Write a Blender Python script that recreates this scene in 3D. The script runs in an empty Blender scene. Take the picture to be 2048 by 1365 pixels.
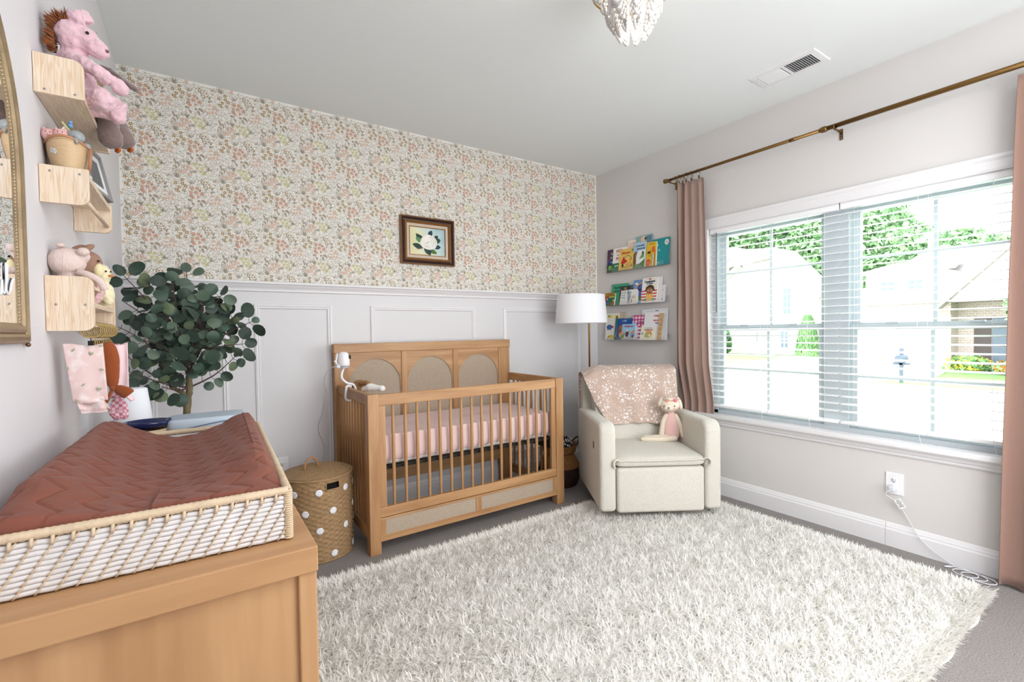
import bpy, math, random
import numpy as np
from mathutils import Vector, Matrix, noise
R = math.radians
rnd = random.Random(7)
C = bpy.context.scene.collection
SC = bpy.context.scene

# ---------------------------------------------------------------- camera
XL, XR, YB, H = -0.327, 3.253, 3.331, 2.74      # left wall, window wall, papered wall, ceiling
YN = -0.85                                       # wall behind the camera
CAMZ, YAW, PITCH, ROLL, FPX = 1.2575, 0.5928, -0.0224, -0.015, 937.68
f_ = Vector((math.sin(YAW)*math.cos(PITCH), math.cos(YAW)*math.cos(PITCH), math.sin(PITCH)))
r_ = Vector((math.cos(YAW), -math.sin(YAW), 0))
u_ = r_.cross(f_)
r2 = r_*math.cos(ROLL)+u_*math.sin(ROLL)
u2 = -r_*math.sin(ROLL)+u_*math.cos(ROLL)
cam = bpy.data.cameras.new('camera'); co = bpy.data.objects.new('camera', cam); C.objects.link(co)
co.matrix_world = Matrix(((r2.x, u2.x, -f_.x, 0), (r2.y, u2.y, -f_.y, 0), (r2.z, u2.z, -f_.z, CAMZ), (0, 0, 0, 1)))
cam.sensor_width = 36; cam.sensor_fit = 'HORIZONTAL'; cam.lens = FPX/2048*36; cam.clip_start = .02; cam.clip_end = 500
SC.camera = co

# ---------------------------------------------------------------- light
SC.view_settings.view_transform = 'Standard'; SC.view_settings.look = 'None'
SC.view_settings.exposure = 0.24; SC.view_settings.gamma = 1.0; SC.view_settings.use_curve_mapping = False
W = bpy.data.worlds.new('sky'); SC.world = W; W.use_nodes = True
wn = W.node_tree.nodes; wl = W.node_tree.links
bg = wn['Background']
tc = wn.new('ShaderNodeTexCoord'); sep = wn.new('ShaderNodeSeparateXYZ'); rmp = wn.new('ShaderNodeValToRGB')
wl.new(tc.outputs['Generated'], sep.inputs[0]); wl.new(sep.outputs[2], rmp.inputs[0]); wl.new(rmp.outputs[0], bg.inputs[0])
rmp.color_ramp.elements[0].position = 0.0; rmp.color_ramp.elements[0].color = (.93, .96, 1, 1)
rmp.color_ramp.elements[1].position = 1.0; rmp.color_ramp.elements[1].color = (.84, .92, 1, 1)
bg.inputs[1].default_value = 6.8
def area(name, loc, rot, sx, sy, power, col=(1, 1, 1), portal=False):
    l = bpy.data.lights.new(name, 'AREA'); l.shape = 'RECTANGLE'; l.size = sx; l.size_y = sy; l.energy = power; l.color = col
    o = bpy.data.objects.new(name, l); C.objects.link(o); o.location = loc; o.rotation_euler = rot
    if portal: l.cycles.is_portal = True
    return o
area('window_portal', (XR+.17, 1.275, 1.31), (0, R(90), 0), 1.42, 1.78, 1, portal=True)
# added fill lamp by the closed wall behind the camera, no real source
area('rear_fill', (1.9, YN+.06, 1.35), (R(-90), 0, R(180)), 1.9, 2.2, 60, (.97, .98, 1))
area('ceiling_fill', (1.2, -.2, H-.03), (0, 0, 0), 1.6, .9, 30, (.97, .98, 1))  # added fill lamp under the ceiling, stands in for bounced light
cyc = SC.cycles
cyc.max_bounces = 8; cyc.diffuse_bounces = 5; cyc.glossy_bounces = 4; cyc.transmission_bounces = 8; cyc.transparent_max_bounces = 12
cyc.sample_clamp_indirect = 6; cyc.caustics_reflective = False; cyc.caustics_refractive = False
cyc.use_denoising = True

# ---------------------------------------------------------------- materials
def lin(h):
    if not isinstance(h, str): return tuple(h)[:3]
    v = [int(h[i:i+2], 16)/255 for i in (0, 2, 4)]
    return tuple(x/12.92 if x <= .04045 else ((x+.055)/1.055)**2.4 for x in v)
def mat(name, col, rough=.6, metal=0., bump=0., bscale=200., spec=.5, var=0., vscale=8., emit=0., trans=0., alpha=1., sheen=0., stretch=(1, 1, 1)):
    m = bpy.data.materials.new(name); m.use_nodes = True
    nt = m.node_tree; b = nt.nodes['Principled BSDF']
    c = lin(col); b.inputs['Base Color'].default_value = (*c, 1)
    b.inputs['Roughness'].default_value = rough; b.inputs['Metallic'].default_value = metal
    b.inputs['Specular IOR Level'].default_value = spec
    if sheen: b.inputs['Sheen Weight'].default_value = sheen
    if trans: b.inputs['Transmission Weight'].default_value = trans
    if alpha < 1: b.inputs['Alpha'].default_value = alpha
    if emit: b.inputs['Emission Color'].default_value = (*c, 1); b.inputs['Emission Strength'].default_value = emit
    if bump or var:
        t = nt.nodes.new('ShaderNodeTexCoord'); mp = nt.nodes.new('ShaderNodeMapping'); mp.inputs['Scale'].default_value = stretch
        nt.links.new(t.outputs['Object'], mp.inputs[0])
    if bump:
        n = nt.nodes.new('ShaderNodeTexNoise'); n.inputs['Scale'].default_value = bscale; n.inputs['Detail'].default_value = 3
        bp = nt.nodes.new('ShaderNodeBump'); bp.inputs['Strength'].default_value = bump; bp.inputs['Distance'].default_value = .004
        nt.links.new(mp.outputs[0], n.inputs[0]); nt.links.new(n.outputs[0], bp.inputs['Height']); nt.links.new(bp.outputs[0], b.inputs['Normal'])
    if var:
        n = nt.nodes.new('ShaderNodeTexNoise'); n.inputs['Scale'].default_value = vscale; n.inputs['Detail'].default_value = 6
        r = nt.nodes.new('ShaderNodeValToRGB'); nt.links.new(mp.outputs[0], n.inputs[0]); nt.links.new(n.outputs[0], r.inputs[0])
        r.color_ramp.elements[0].position = .3; r.color_ramp.elements[1].position = .7
        r.color_ramp.elements[0].color = (*[x*(1-var) for x in c], 1); r.color_ramp.elements[1].color = (*[min(1, x*(1+var)) for x in c], 1)
        nt.links.new(r.outputs[0], b.inputs['Base Color'])
    return m
def wood(name, c1, c2, axis='x', scale=1., rough=.45):
    m = bpy.data.materials.new(name); m.use_nodes = True; nt = m.node_tree; b = nt.nodes['Principled BSDF']
    t = nt.nodes.new('ShaderNodeTexCoord'); mp = nt.nodes.new('ShaderNodeMapping'); nt.links.new(t.outputs['Object'], mp.inputs[0])
    s = {'x': (.8, 9, 9), 'y': (9, .8, 9), 'z': (9, 9, .8)}[axis]; mp.inputs['Scale'].default_value = tuple(v*scale for v in s)
    n = nt.nodes.new('ShaderNodeTexNoise'); n.inputs['Scale'].default_value = 1.6; n.inputs['Detail'].default_value = 5; n.inputs['Distortion'].default_value = .6
    n2 = nt.nodes.new('ShaderNodeTexNoise'); n2.inputs['Scale'].default_value = 9; n2.inputs['Detail'].default_value = 8
    nt.links.new(mp.outputs[0], n.inputs[0]); nt.links.new(mp.outputs[0], n2.inputs[0])
    mx = nt.nodes.new('ShaderNodeMath'); mx.operation = 'MULTIPLY_ADD'; mx.inputs[1].default_value = .35
    nt.links.new(n2.outputs[0], mx.inputs[0]); nt.links.new(n.outputs[0], mx.inputs[2])
    r = nt.nodes.new('ShaderNodeValToRGB'); nt.links.new(mx.outputs[0], r.inputs[0])
    r.color_ramp.elements[0].position = .48; r.color_ramp.elements[1].position = .88
    r.color_ramp.elements[0].color = (*lin(c1), 1); r.color_ramp.elements[1].color = (*lin(c2), 1)
    nt.links.new(r.outputs[0], b.inputs['Base Color']); b.inputs['Roughness'].default_value = rough
    bp = nt.nodes.new('ShaderNodeBump'); bp.inputs['Strength'].default_value = .08; bp.inputs['Distance'].default_value = .002
    nt.links.new(n2.outputs[0], bp.inputs['Height']); nt.links.new(bp.outputs[0], b.inputs['Normal'])
    return m
def pine(name, axis):            # pale pine with long straight rings across the board
    m = bpy.data.materials.new(name); m.use_nodes = True; nt = m.node_tree; b = nt.nodes['Principled BSDF']
    t = nt.nodes.new('ShaderNodeTexCoord'); mp = nt.nodes.new('ShaderNodeMapping'); nt.links.new(t.outputs['Object'], mp.inputs[0])
    mp.inputs['Scale'].default_value = {'z': (26, 26, 1.0), 'y': (26, 1.0, 26)}[axis]
    w = nt.nodes.new('ShaderNodeTexNoise'); w.inputs['Scale'].default_value = 3.2; w.inputs['Detail'].default_value = 3; w.inputs['Distortion'].default_value = .35
    nt.links.new(mp.outputs[0], w.inputs[0])
    r = nt.nodes.new('ShaderNodeValToRGB'); nt.links.new(w.outputs[0], r.inputs[0]); e = r.color_ramp.elements
    e[0].position = .30; e[0].color = (*lin('E3CDB4'), 1); e[1].position = .70; e[1].color = (*lin('EAD9C6'), 1)
    
    for q_, c_ in ((.38, 'E9D8C4'), (.42, 'D9BE9E'), (.45, 'EBDAC6'), (.50, 'E6D2BA'), (.54, 'D6BA98'), (.57, 'EBDBC8'), (.62, 'DCC3A6')): x = e.new(q_); x.color = (*lin(c_), 1)
    nt.links.new(r.outputs[0], b.inputs['Base Color']); b.inputs['Roughness'].default_value = .55
    return m
def weave(name, col, col2, scale=260., rough=.9, bump=.5, sheen=.2):   # plain woven cloth
    m = bpy.data.materials.new(name); m.use_nodes = True; nt = m.node_tree; b = nt.nodes['Principled BSDF']
    t = nt.nodes.new('ShaderNodeTexCoord')
    v = nt.nodes.new('ShaderNodeTexVoronoi'); v.inputs['Scale'].default_value = scale
    n = nt.nodes.new('ShaderNodeTexNoise'); n.inputs['Scale'].default_value = scale*1.3; n.inputs['Detail'].default_value = 2
    nt.links.new(t.outputs['Object'], v.inputs[0]); nt.links.new(t.outputs['Object'], n.inputs[0])
    r = nt.nodes.new('ShaderNodeMixRGB'); r.inputs[1].default_value = (*lin(col), 1); r.inputs[2].default_value = (*lin(col2), 1)
    rr = nt.nodes.new('ShaderNodeValToRGB'); rr.color_ramp.elements[0].position = .4; rr.color_ramp.elements[1].position = .6
    nt.links.new(n.outputs[0], rr.inputs[0]); nt.links.new(rr.outputs[0], r.inputs[0]); nt.links.new(r.outputs[0], b.inputs['Base Color'])
    b.inputs['Roughness'].default_value = rough; b.inputs['Sheen Weight'].default_value = sheen; b.inputs['Specular IOR Level'].default_value = .2
    bp = nt.nodes.new('ShaderNodeBump'); bp.inputs['Strength'].default_value = bump; bp.inputs['Distance'].default_value = .002
    nt.links.new(v.outputs[0], bp.inputs['Height']); nt.links.new(bp.outputs[0], b.inputs['Normal'])
    return m
OAK = {a: wood('oak_'+a, 'A0744B', 'C0976A', a) for a in 'xyz'}
OAKD = {a: wood('dresser_wood_'+a, 'A0764F', 'B88F65', a, .55) for a in 'xyz'}
PINE = {a: pine('pine_'+a, a) for a in 'zy'}
M_wall = mat('wall_paint', 'D6D3D1', .85, bump=.04, bscale=350)
M_wallL = mat('left_wall_paint', 'DFDDE0', .85, bump=.04, bscale=350)
M_ceil = mat('ceiling_paint', 'E6EAEA', .95)
M_white = mat('white_trim_paint', 'E6E5E7', .4)
M_wain = mat('wainscot_paint', 'D9D8DA', .5)
M_plastic = mat('white_plastic', 'EDEDF0', .35)
M_black = mat('black_plastic', '0B0B0C', .35)
M_dark = mat('dark_cloth', '1A1715', .9)
M_brass = mat('antique_brass', '7E6038', .38, .9)
M_brassl = mat('satin_brass', 'B08A4A', .3, .9)
M_gold = mat('aged_gold', 'B09A7C', .38, .85, bump=.15, bscale=60, var=.18, vscale=20)
M_steel = mat('steel', '9A9A9A', .35, 1.)
M_leafs = [mat('leaf_'+str(i), c, .55, bump=.1, bscale=40, sheen=.1) for i, c in enumerate(('2F4338', '3C5244', '566A58', '5F6E50', '27382F'))]
M_stem = mat('purple_brown_stem', '4A3535', .7)
M_bark = mat('bark', '6E6248', .85, bump=.5, bscale=60, var=.25, vscale=30)
M_cream = weave('cream_boucle', 'D6D3CA', 'C8C4B8', 230, bump=.6)
M_linen = weave('oat_linen', 'B9AA98', 'A39380', 420, bump=.4)
M_pinksheet = mat('pink_muslin_sheet', 'DCC1BC', .95, bump=.35, bscale=120, sheen=.2, stretch=(1, 1, .35))
M_terra = mat('terracotta_quilt', '794637', .95, bump=.15, bscale=300, sheen=.08)
M_rattan = mat('tan_rattan', 'C9B498', .7, bump=.4, bscale=120, var=.12, vscale=30)
M_whitereed = mat('whitewashed_reed', 'CFCCCB', .6, bump=.35, bscale=70, var=.08, vscale=25, stretch=(1, .15, 1))
M_wicker = mat('brown_wicker', '9E805B', .75, bump=.5, bscale=150, var=.2, vscale=60)
M_dot = mat('white_yarn', 'E9EAEE', .9, bump=.4, bscale=200)

# ---------------------------------------------------------------- mesh building
class MB:
    def __init__(s): s.v = []; s.f = []; s.m = []; s.s = []
    def add(s, vs, fs, m=0, sm=False):
        b = len(s.v); s.v += [tuple(p) for p in vs]
        for f in fs: s.f.append(tuple(b+i for i in f)); s.m.append(m); s.s.append(sm)
        return s
    def box(s, x0, y0, z0, x1, y1, z1, m=0):
        vs = [(x, y, z) for x in (x0, x1) for y in (y0, y1) for z in (z0, z1)]
        return s.add(vs, [(0, 1, 3, 2), (4, 6, 7, 5), (0, 4, 5, 1), (2, 3, 7, 6), (0, 2, 6, 4), (1, 5, 7, 3)], m)
    def obox(s, c, ax, m=0):     # centre, three half-axis vectors
        c = Vector(c); a, b, d = [Vector(q) for q in ax]
        vs = [c+a*i+b*j+d*k for i in (-1, 1) for j in (-1, 1) for k in (-1, 1)]
        return s.add(vs, [(0, 1, 3, 2), (4, 6, 7, 5), (0, 4, 5, 1), (2, 3, 7, 6), (0, 2, 6, 4), (1, 5, 7, 3)], m)
    def tube(s, pts, r, n=8, m=0, closed=False, caps=True, flat=1., up=None):
        pts = [Vector(p) for p in pts]; k = len(pts); rs = r if isinstance(r, (list, tuple)) else [r]*k
        vs = []; prev = None
        for i, p in enumerate(pts):
            if closed: d = pts[(i+1) % k]-pts[i-1]
            else: d = pts[min(i+1, k-1)]-pts[max(i-1, 0)]
            d = d.normalized() if d.length > 1e-9 else Vector((0, 0, 1))
            if prev is None:
                a = Vector(up) if up else (Vector((0, 0, 1)) if abs(d.z) < .9 else Vector((1, 0, 0)))
                e1 = (a-d*a.dot(d)).normalized()
            else:
                e1 = prev-d*prev.dot(d); e1 = e1.normalized() if e1.length > 1e-6 else d.orthogonal().normalized()
            prev = e1; e2 = d.cross(e1)
            for j in range(n):
                t = 2*math.pi*j/n; vs.append(p+e1*(math.cos(t)*rs[i]*flat)+e2*(math.sin(t)*rs[i]))
        fs = []
        for i in range(k if closed else k-1):
            a = i*n; b = ((i+1) % k)*n
            for j in range(n): fs.append((a+j, a+(j+1) % n, b+(j+1) % n, b+j))
        s.add(vs, fs, m, True)
        if caps and not closed:
            b0 = len(s.v)-len(vs)
            s.f.append(tuple(b0+j for j in range(n))[::-1]); s.m.append(m); s.s.append(False)
            s.f.append(tuple(b0+(k-1)*n+j for j in range(n))); s.m.append(m); s.s.append(False)
        return s
    def lathe(s, prof, n=24, c=(0, 0, 0), m=0, sm=True, sx=1., sy=1., rot=None):
        vs = []
        for r, z in prof:
            for j in range(n):
                t = 2*math.pi*j/n; q = Vector((r*math.cos(t)*sx, r*math.sin(t)*sy, z))
                if rot is not None: q = rot @ q
                vs.append(Vector(c)+q)
        fs = [(i*n+j, i*n+(j+1) % n, (i+1)*n+(j+1) % n, (i+1)*n+j) for i in range(len(prof)-1) for j in range(n)]
        return s.add(vs, fs, m, sm)
    def ell(s, c, r, n=12, m=0, rot=None):
        if not isinstance(r, (list, tuple)): r = (r, r, r)
        k = max(4, n//2+1); vs = []
        for i in range(k+1):
            ph = math.pi*i/k
            for j in range(n):
                t = 2*math.pi*j/n
                q = Vector((math.sin(ph)*math.cos(t)*r[0], math.sin(ph)*math.sin(t)*r[1], -math.cos(ph)*r[2]))
                if rot is not None: q = rot @ q
                vs.append(Vector(c)+q)
        fs = [(i*n+j, i*n+(j+1) % n, (i+1)*n+(j+1) % n, (i+1)*n+j) for i in range(k) for j in range(n)]
        return s.add(vs, fs, m, True)
    def grid(s, P, m=0, sm=True, cu=False, cv=False):
        nu = len(P); nv = len(P[0]); vs = [p for row in P for p in row]
        fs = [(i*nv+j, ((i+1) % nu)*nv+j, ((i+1) % nu)*nv+(j+1) % nv, i*nv+(j+1) % nv)
              for i in range(nu if cu else nu-1) for j in range(nv if cv else nv-1)]
        return s.add(vs, fs, m, sm)
    def prism(s, pts, d, m=0, cap=True):   # closed outline extruded by vector d
        n = len(pts); pts = [Vector(p) for p in pts]; d = Vector(d)
        fs = [(i, (i+1) % n, n+(i+1) % n, n+i) for i in range(n)]
        if cap: fs += [tuple(range(n))[::-1], tuple(range(n, 2*n))]
        return s.add(pts+[p+d for p in pts], fs, m)
ORG = {}
def obj(name, mb, mats, parent=None, local=False, bev=0, seg=2, sub=0, sol=0, kind=None, fix=True, lab=None):
    me = bpy.data.meshes.new(name)
    o = bpy.data.objects.new(name, me); C.objects.link(o)
    org = Vector((0, 0, 0))
    if parent is not None:
        o.parent = parent
        if not local: org = ORG.get(parent.name, Vector((0, 0, 0)))
        ORG[o.name] = org if not local else Vector((0, 0, 0))
    vs = mb.v if not org.length else [(p[0]-org.x, p[1]-org.y, p[2]-org.z) for p in mb.v]
    me.from_pydata(vs, [], mb.f)
    if not isinstance(mats, (list, tuple)): mats = [mats]
    for q in mats: me.materials.append(q)
    me.polygons.foreach_set('material_index', mb.m); me.polygons.foreach_set('use_smooth', mb.s)
    if fix:
        import bmesh
        b = bmesh.new(); b.from_mesh(me); bmesh.ops.recalc_face_normals(b, faces=b.faces); b.to_mesh(me); b.free()
    me.update()
    if bev:
        q = o.modifiers.new('bevel', 'BEVEL'); q.width = bev; q.segments = seg; q.limit_method = 'ANGLE'; q.angle_limit = R(40); q.harden_normals = False
        for p in me.polygons: p.use_smooth = seg > 2
    if sol: q = o.modifiers.new('thickness', 'SOLIDIFY'); q.thickness = sol; q.offset = 0
    if sub: q = o.modifiers.new('smooth', 'SUBSURF'); q.levels = sub; q.render_levels = sub
    if kind: o['kind'] = kind
    if lab: o['label'] = lab
    return o
def thing(name, label, cat, loc=(0, 0, 0), group=None, rotz=0):
    o = bpy.data.objects.new(name, None); C.objects.link(o); o.location = loc; o.rotation_euler = (0, 0, rotz)
    o.empty_display_size = .05; o['label'] = label; o['category'] = cat
    if group: o['group'] = group
    ORG[o.name] = Vector(loc)
    return o
def tag(o, label, cat, group=None):
    o['label'] = label; o['category'] = cat
    if group: o['group'] = group
    return o
def base(o, loc):                  # puts a one-mesh thing's origin at loc
    loc = Vector(loc); o.data.transform(Matrix.Translation(-loc)); o.location = loc; return o
def struct(name, mb, mats, **k):
    return obj(name, mb, mats, kind='structure', **k)
def copytree(o, parent=None):
    c = o.copy(); C.objects.link(c); ORG[c.name] = ORG.get(o.name, Vector((0, 0, 0)))
    if parent is not None: c.parent = parent
    for ch in [q for q in bpy.data.objects if q.parent == o]: copytree(ch, c)
    return c
def text(name, s, size, m, M, parent=None, ext=.0004, align='CENTER', shear=0., bold=0.):
    cu = bpy.data.curves.new(name, 'FONT'); cu.body = s; cu.size = size; cu.extrude = ext; cu.align_x = align; cu.align_y = 'CENTER'
    cu.shear = shear; cu.offset = bold; cu.resolution_u = 3; cu.materials.append(m)
    o = bpy.data.objects.new(name, cu); C.objects.link(o)
    bpy.context.view_layer.update()
    me = bpy.data.meshes.new_from_object(o); me.materials.clear(); me.materials.append(m)
    bpy.data.objects.remove(o); o = bpy.data.objects.new(name, me); C.objects.link(o)
    if parent is not None: o.parent = parent
    o.matrix_local = M
    return o
def plush(name, mb, mats, parent, voxel=.006, disp=.004, dscale=.02, local=False, smooth=4):
    o = obj(name, mb, mats, parent, local=local, fix=False)
    q = o.modifiers.new('skin', 'REMESH'); q.mode = 'VOXEL'; q.voxel_size = voxel; q.use_smooth_shade = True
    if smooth: q = o.modifiers.new('smooth', 'SMOOTH'); q.iterations = smooth; q.factor = .5
    if disp:
        t = bpy.data.textures.new(name, 'CLOUDS'); t.noise_scale = dscale; t.noise_depth = 2
        q = o.modifiers.new('fluff', 'DISPLACE'); q.texture = t; q.strength = disp; q.mid_level = .5
    return o
def rotm(ax, d): return Matrix.Rotation(R(d), 3, ax)
# ================================================================ ROOM
struct('floor', MB().box(XL-.2, YN-.2, -.06, XR+.2, YB+.2, 0), mat('grey_carpet', '8F8A87', 1., bump=1., bscale=300, var=.30, vscale=170))
struct('ceiling', MB().box(XL-.2, YN-.2, H, XR+.2, YB+.2, H+.1), M_ceil)
struct('wall_left', MB().box(XL-.12, YN-.2, 0, XL, YB+.12, H), M_wallL)
struct('wall_near', MB().box(XL-.12, YN-.12, 0, XR+.12, YN, H), M_wall)
wb = struct('wall_back', MB().box(XL-.12, YB, 0, XR+.12, YB+.12, H), M_wain)
# window wall with its opening
WY0, WY1, WZ0, WZ1 = .42, 2.13, .60, 2.01
w = MB(); T = .16
for a in ((YN-.2, 0, WY0, H), (WY1, 0, YB+.12, H), (WY0, 0, WY1, WZ0), (WY0, WZ1, WY1, H)):
    w.box(XR, a[0], a[1], XR+T, a[2], a[3])
struct('wall_right', w, M_wall)
# ---- papered upper part of the back wall: paper sheet and its flat print
ZR = 1.5876
paper = obj('wallpaper', MB().box(XL+.002, YB-.0015, ZR-.02, XR-.001, YB, H), mat('wallpaper_ground', 'EDEAE3', .8), wb)
def wallpaper_print():
    PC = ['D0A28C', 'DCBBA8', 'A4844F', 'CFCB96', 'A09584', '9C9D97', 'B9AD9A', 'F2E9DC', 'C9AC94']
    mats = [mat('print_'+str(i), c, .85) for i, c in enumerate(PC)]
    TU, TV = .2255, .2685
    el = []       # (polygon points in tile metres, material)
    def blade(x, y, ang, L, wd, m, curve=0.):
        wd *= 1.12
        pts = []; n = 4
        dx, dy = math.cos(ang), math.sin(ang)
        for s in (1, -1):
            rng = range(n+1) if s == 1 else range(n-1, 0, -1)
            for i in rng:
                t = i/n; wv = wd*math.sin(math.pi*min(1, t*.9+.1))*.5*s if 0 < i < n else 0
                c = curve*L*4*t*(1-t)
                pts.append((x+dx*L*t-dy*(wv+c), y+dy*L*t+dx*(wv+c)))
        el.append((pts, m))
    def petals(x, y, r, m, n=5, c=None, rot=0.):
        pts = []
        for k in range(n):
            a = rot+2*math.pi*k/n
            for da, q in ((-.42, .72), (-.2, 1), (.2, 1), (.42, .72), (.62, .5)): pts.append((x+math.cos(a+da)*r*q, y+math.sin(a+da)*r*q))
        el.append((pts, m))
        if c is not None: el.append(([(x+math.cos(2*math.pi*k/6)*r*.3, y+math.sin(2*math.pi*k/6)*r*.3) for k in range(6)], c))
    rg = random.Random(3); occ = []
    K = .000265; KV = .000331
    def at(dx, dy, b=(0, 0)):
        u = (dx-.043*dy)*K; v = -(dy-.229*dx)*KV
        occ.append((u % TU, v % TV)); return u, v
    for i, (a, b) in enumerate([(0, 0), (100, 15), (-10, 85), (80, 88), (195, 130), (15, 165), (120, 175), (150, 58)]):
        petals(*at(a, b), (.0135, .011, .0105, .0125, .0125, .0115, .0085, .009)[i], 0, 6, 8 if i in (0, 1, 3) else None, i*.7)
    for i, (a, b) in enumerate([(-295, -120), (-180, -170), (-170, -98), (-230, -45), (-115, -48), (-275, -3), (-140, 25), (-240, 30)]):
        petals(*at(a, b), .0102 if i < 7 else .006, 2, 5, 7, i)
    for i, (a, b) in enumerate([(375, 190), (490, 225), (455, 270), (385, 260), (380, 335), (445, 320), (510, 340), (535, 290), (310, 290)]):
        petals(*at(a, b), .0100 if i in (0, 1, 4, 6) else .0076, 1, 5, None, i)
    for i, (a, b) in enumerate([(-125, 420), (-35, 430), (-95, 480), (-35, 490), (30, 475), (-235, 480), (-155, 510), (-90, 525), (-20, 575)]):
        petals(*at(a, b), .0118 if i in (0, 1, 6, 8) else .0082, 1, 5, None, i*1.3)
    for i, (a, b) in enumerate([(170, 425), (130, 475), (225, 500), (290, 455), (200, 555), (345, 530), (275, 590), (85, 405)]):
        x, y = at(a, b)
        for k in range(7): blade(x, y, 2*math.pi*k/7+i, .0125, .0042, 3)
        petals(x, y, .002, 2, 5)
    for i, (a, b) in enumerate([(125, -115), (190, -115), (225, -85), (175, -80), (280, -70), (215, -45), (265, -30), (325, -20), (230, 5), (290, 20), (335, 30), (290, 50)]):
        petals(*at(a, b), .0052, 2 if i % 3 else 4, 5, None, i)
    for a, b, ang, L, wd in [(375, 95, 65, .026, .011), (345, 135, 25, .030, .011), (190, 240, -40, .028, .013), (160, 270, -75, .03, .012), (-310, 260, -70, .038, .009), (-250, 320, -65, .034, .010), (-310, 370, -50, .034, .009), (-40, 400, 60, .026, .014), (40, 545, 15, .026, .010), (-50, 130, 0, .02, .014), (-80, 190, -20, .024, .014), (0, 250, -60, .024, .012), (100, 245, 0, .018, .014), (170, 235, -40, .028, .013)]:
        x, y = at(a, b); blade(x, y, R(ang), L, wd, 4, .08); blade(x+.15*L*math.cos(R(ang)), y+.15*L*math.sin(R(ang)), R(ang), L*.72, wd*.45, 6)
        occ.append(((x+L*.6*math.cos(R(ang))) % TU, (y+L*.6*math.sin(R(ang))) % TV))
    for bx, by, a0, a1, n, L in [(10, -50, 55, 140, 11, .036), (-250, -190, 50, 140, 10, .03), (380, -60, 0, 60, 8, .034), (-230, 600, 50, 125, 8, .04), (-90, 370, 40, 150, 10, .034), (0, 560, 40, 90, 6, .02), (330, -250, 20, 140, 9, .03), (300, 90, 120, 220, 6, .02)]:
        x, y = at(bx, by)
        for k in range(n):
            an = R(a0+(a1-a0)*k/(n-1)); l2 = L*rg.uniform(.7, 1.05)
            blade(x+math.cos(an)*.004, y+math.sin(an)*.004, an, l2, .0026, rg.choice((4, 5, 4, 6)), rg.uniform(-.1, .1))
            for t in (.35, .75): occ.append(((x+math.cos(an)*l2*t) % TU, (y+math.sin(an)*l2*t) % TV))
    tries = 0; cnt = 0
    while tries < 16000 and cnt < 520:
        tries += 1
        x, y = rg.uniform(0, TU), rg.uniform(0, TV); ok = True
        for (a, b) in occ:
            da = abs(a-x); da = min(da, TU-da); db = abs(b-y); db = min(db, TV-db)
            if da*da+db*db < .0060**2: ok = False; break
        if not ok: continue
        occ.append((x, y)); cnt += 1
        if rg.random() < .16: petals(x, y, .0028, rg.choice((1, 4, 2, 6)), 4, None, rg.uniform(0, 3))
        else:
            an = 2.6*math.sin(x*40+y*25)+rg.uniform(-.5, .5)+math.pi/2; L = rg.uniform(.009, .019); blade(x-math.cos(an)*L/2, y-math.sin(an)*L/2, an, L, rg.uniform(.0018, .0032), rg.choice((4, 5, 5, 6, 4)), rg.uniform(-.2, .2))
    V = []; F = []; MI = []
    y0 = YB-.0019; n = 0
    U0, V0 = .001, 2.656            # one coral cluster
    for iu in range(-3, 16):
        for iv in range(-6, 3):
            ou = U0+iu*TU; ov = V0+iv*TV
            for ei, (pts, m) in enumerate(el):
                cx = ou+pts[0][0]; cz = ov+pts[0][1]
                if cx < XL+.012 or cx > XR-.012 or cz < ZR+.006 or cz > H-.01: continue
                dy = -.0002*(m in (7, 8))-.000045*(ei % 17)
                for q in pts: V.append((min(max(ou+q[0], XL+.002), XR-.002), y0+dy, min(max(ov+q[1], ZR), H-.001)))
                F.append(tuple(range(n, n+len(pts)))); n += len(pts); MI.append(m)
    mb = MB(); mb.v = V; mb.f = F; mb.m = MI; mb.s = [False]*len(F)
    return obj('floral_print', mb, mats, paper, fix=False, kind='stuff')
wallpaper_print()
# ---- chair rail, box mouldings, baseboards
rail = [(0, ZR), (-.045, ZR), (-.05, ZR-.006), (-.05, ZR-.014), (-.038, ZR-.02), (-.03, ZR-.03), (-.018, ZR-.042), (-.014, ZR-.05), (-.014, ZR-.058), (-.008, ZR-.062), (0, ZR-.064)]
struct('trim_1', MB().prism([(XL, YB+a, b) for a, b in rail], (XR-XL, 0, 0)), M_white, bev=.001)
def moulding(mb, x0, x1, z0, z1):
    prof = [(0, 0), (.004, .010), (.013, .013), (.020, .008), (.027, .011), (.033, .004), (.035, 0)]   # inward offset, depth
    P = []
    for cx, cz, sx, sz in ((x0, z0, 1, 1), (x1, z0, -1, 1), (x1, z1, -1, -1), (x0, z1, 1, -1)):
        P.append([(cx+sx*a, YB-d, cz+sz*a) for a, d in prof])
    mb.grid(P, sm=False, cu=True)
zt, zb = 1.450, .205
for i, (a, b) in enumerate(((-.225, .16), (.30, .77), (1.03, 1.887), (2.155, 3.025))):
    mb = MB(); moulding(mb, a, b, zb, zt); struct('trim_%d' % (i+2), mb, M_white)
def baseboard(name, axis, fixed, a, b, sgn):
    prof = [(0, 0), (.016, 0), (.016, .095), (.012, .103), (.012, .110), (.009, .118), (.006, .128), (.004, .132), (0, .133)]
    if axis == 'x': struct(name, MB().prism([(a, fixed+sgn*p, z) for p, z in prof], (b-a, 0, 0)), M_white)
    else: struct(name, MB().prism([(fixed+sgn*p, a, z) for p, z in prof], (0, b-a, 0)), M_white)
baseboard('baseboard_back', 'x', YB, XL, XR, -1)
baseboard('baseboard_left', 'y', XL, YN, YB, 1)
baseboard('baseboard_right', 'y', XR, 1.02, YB, -1)
baseboard('baseboard_right_near', 'y', XR, YN, 1.0185, -1)
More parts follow.
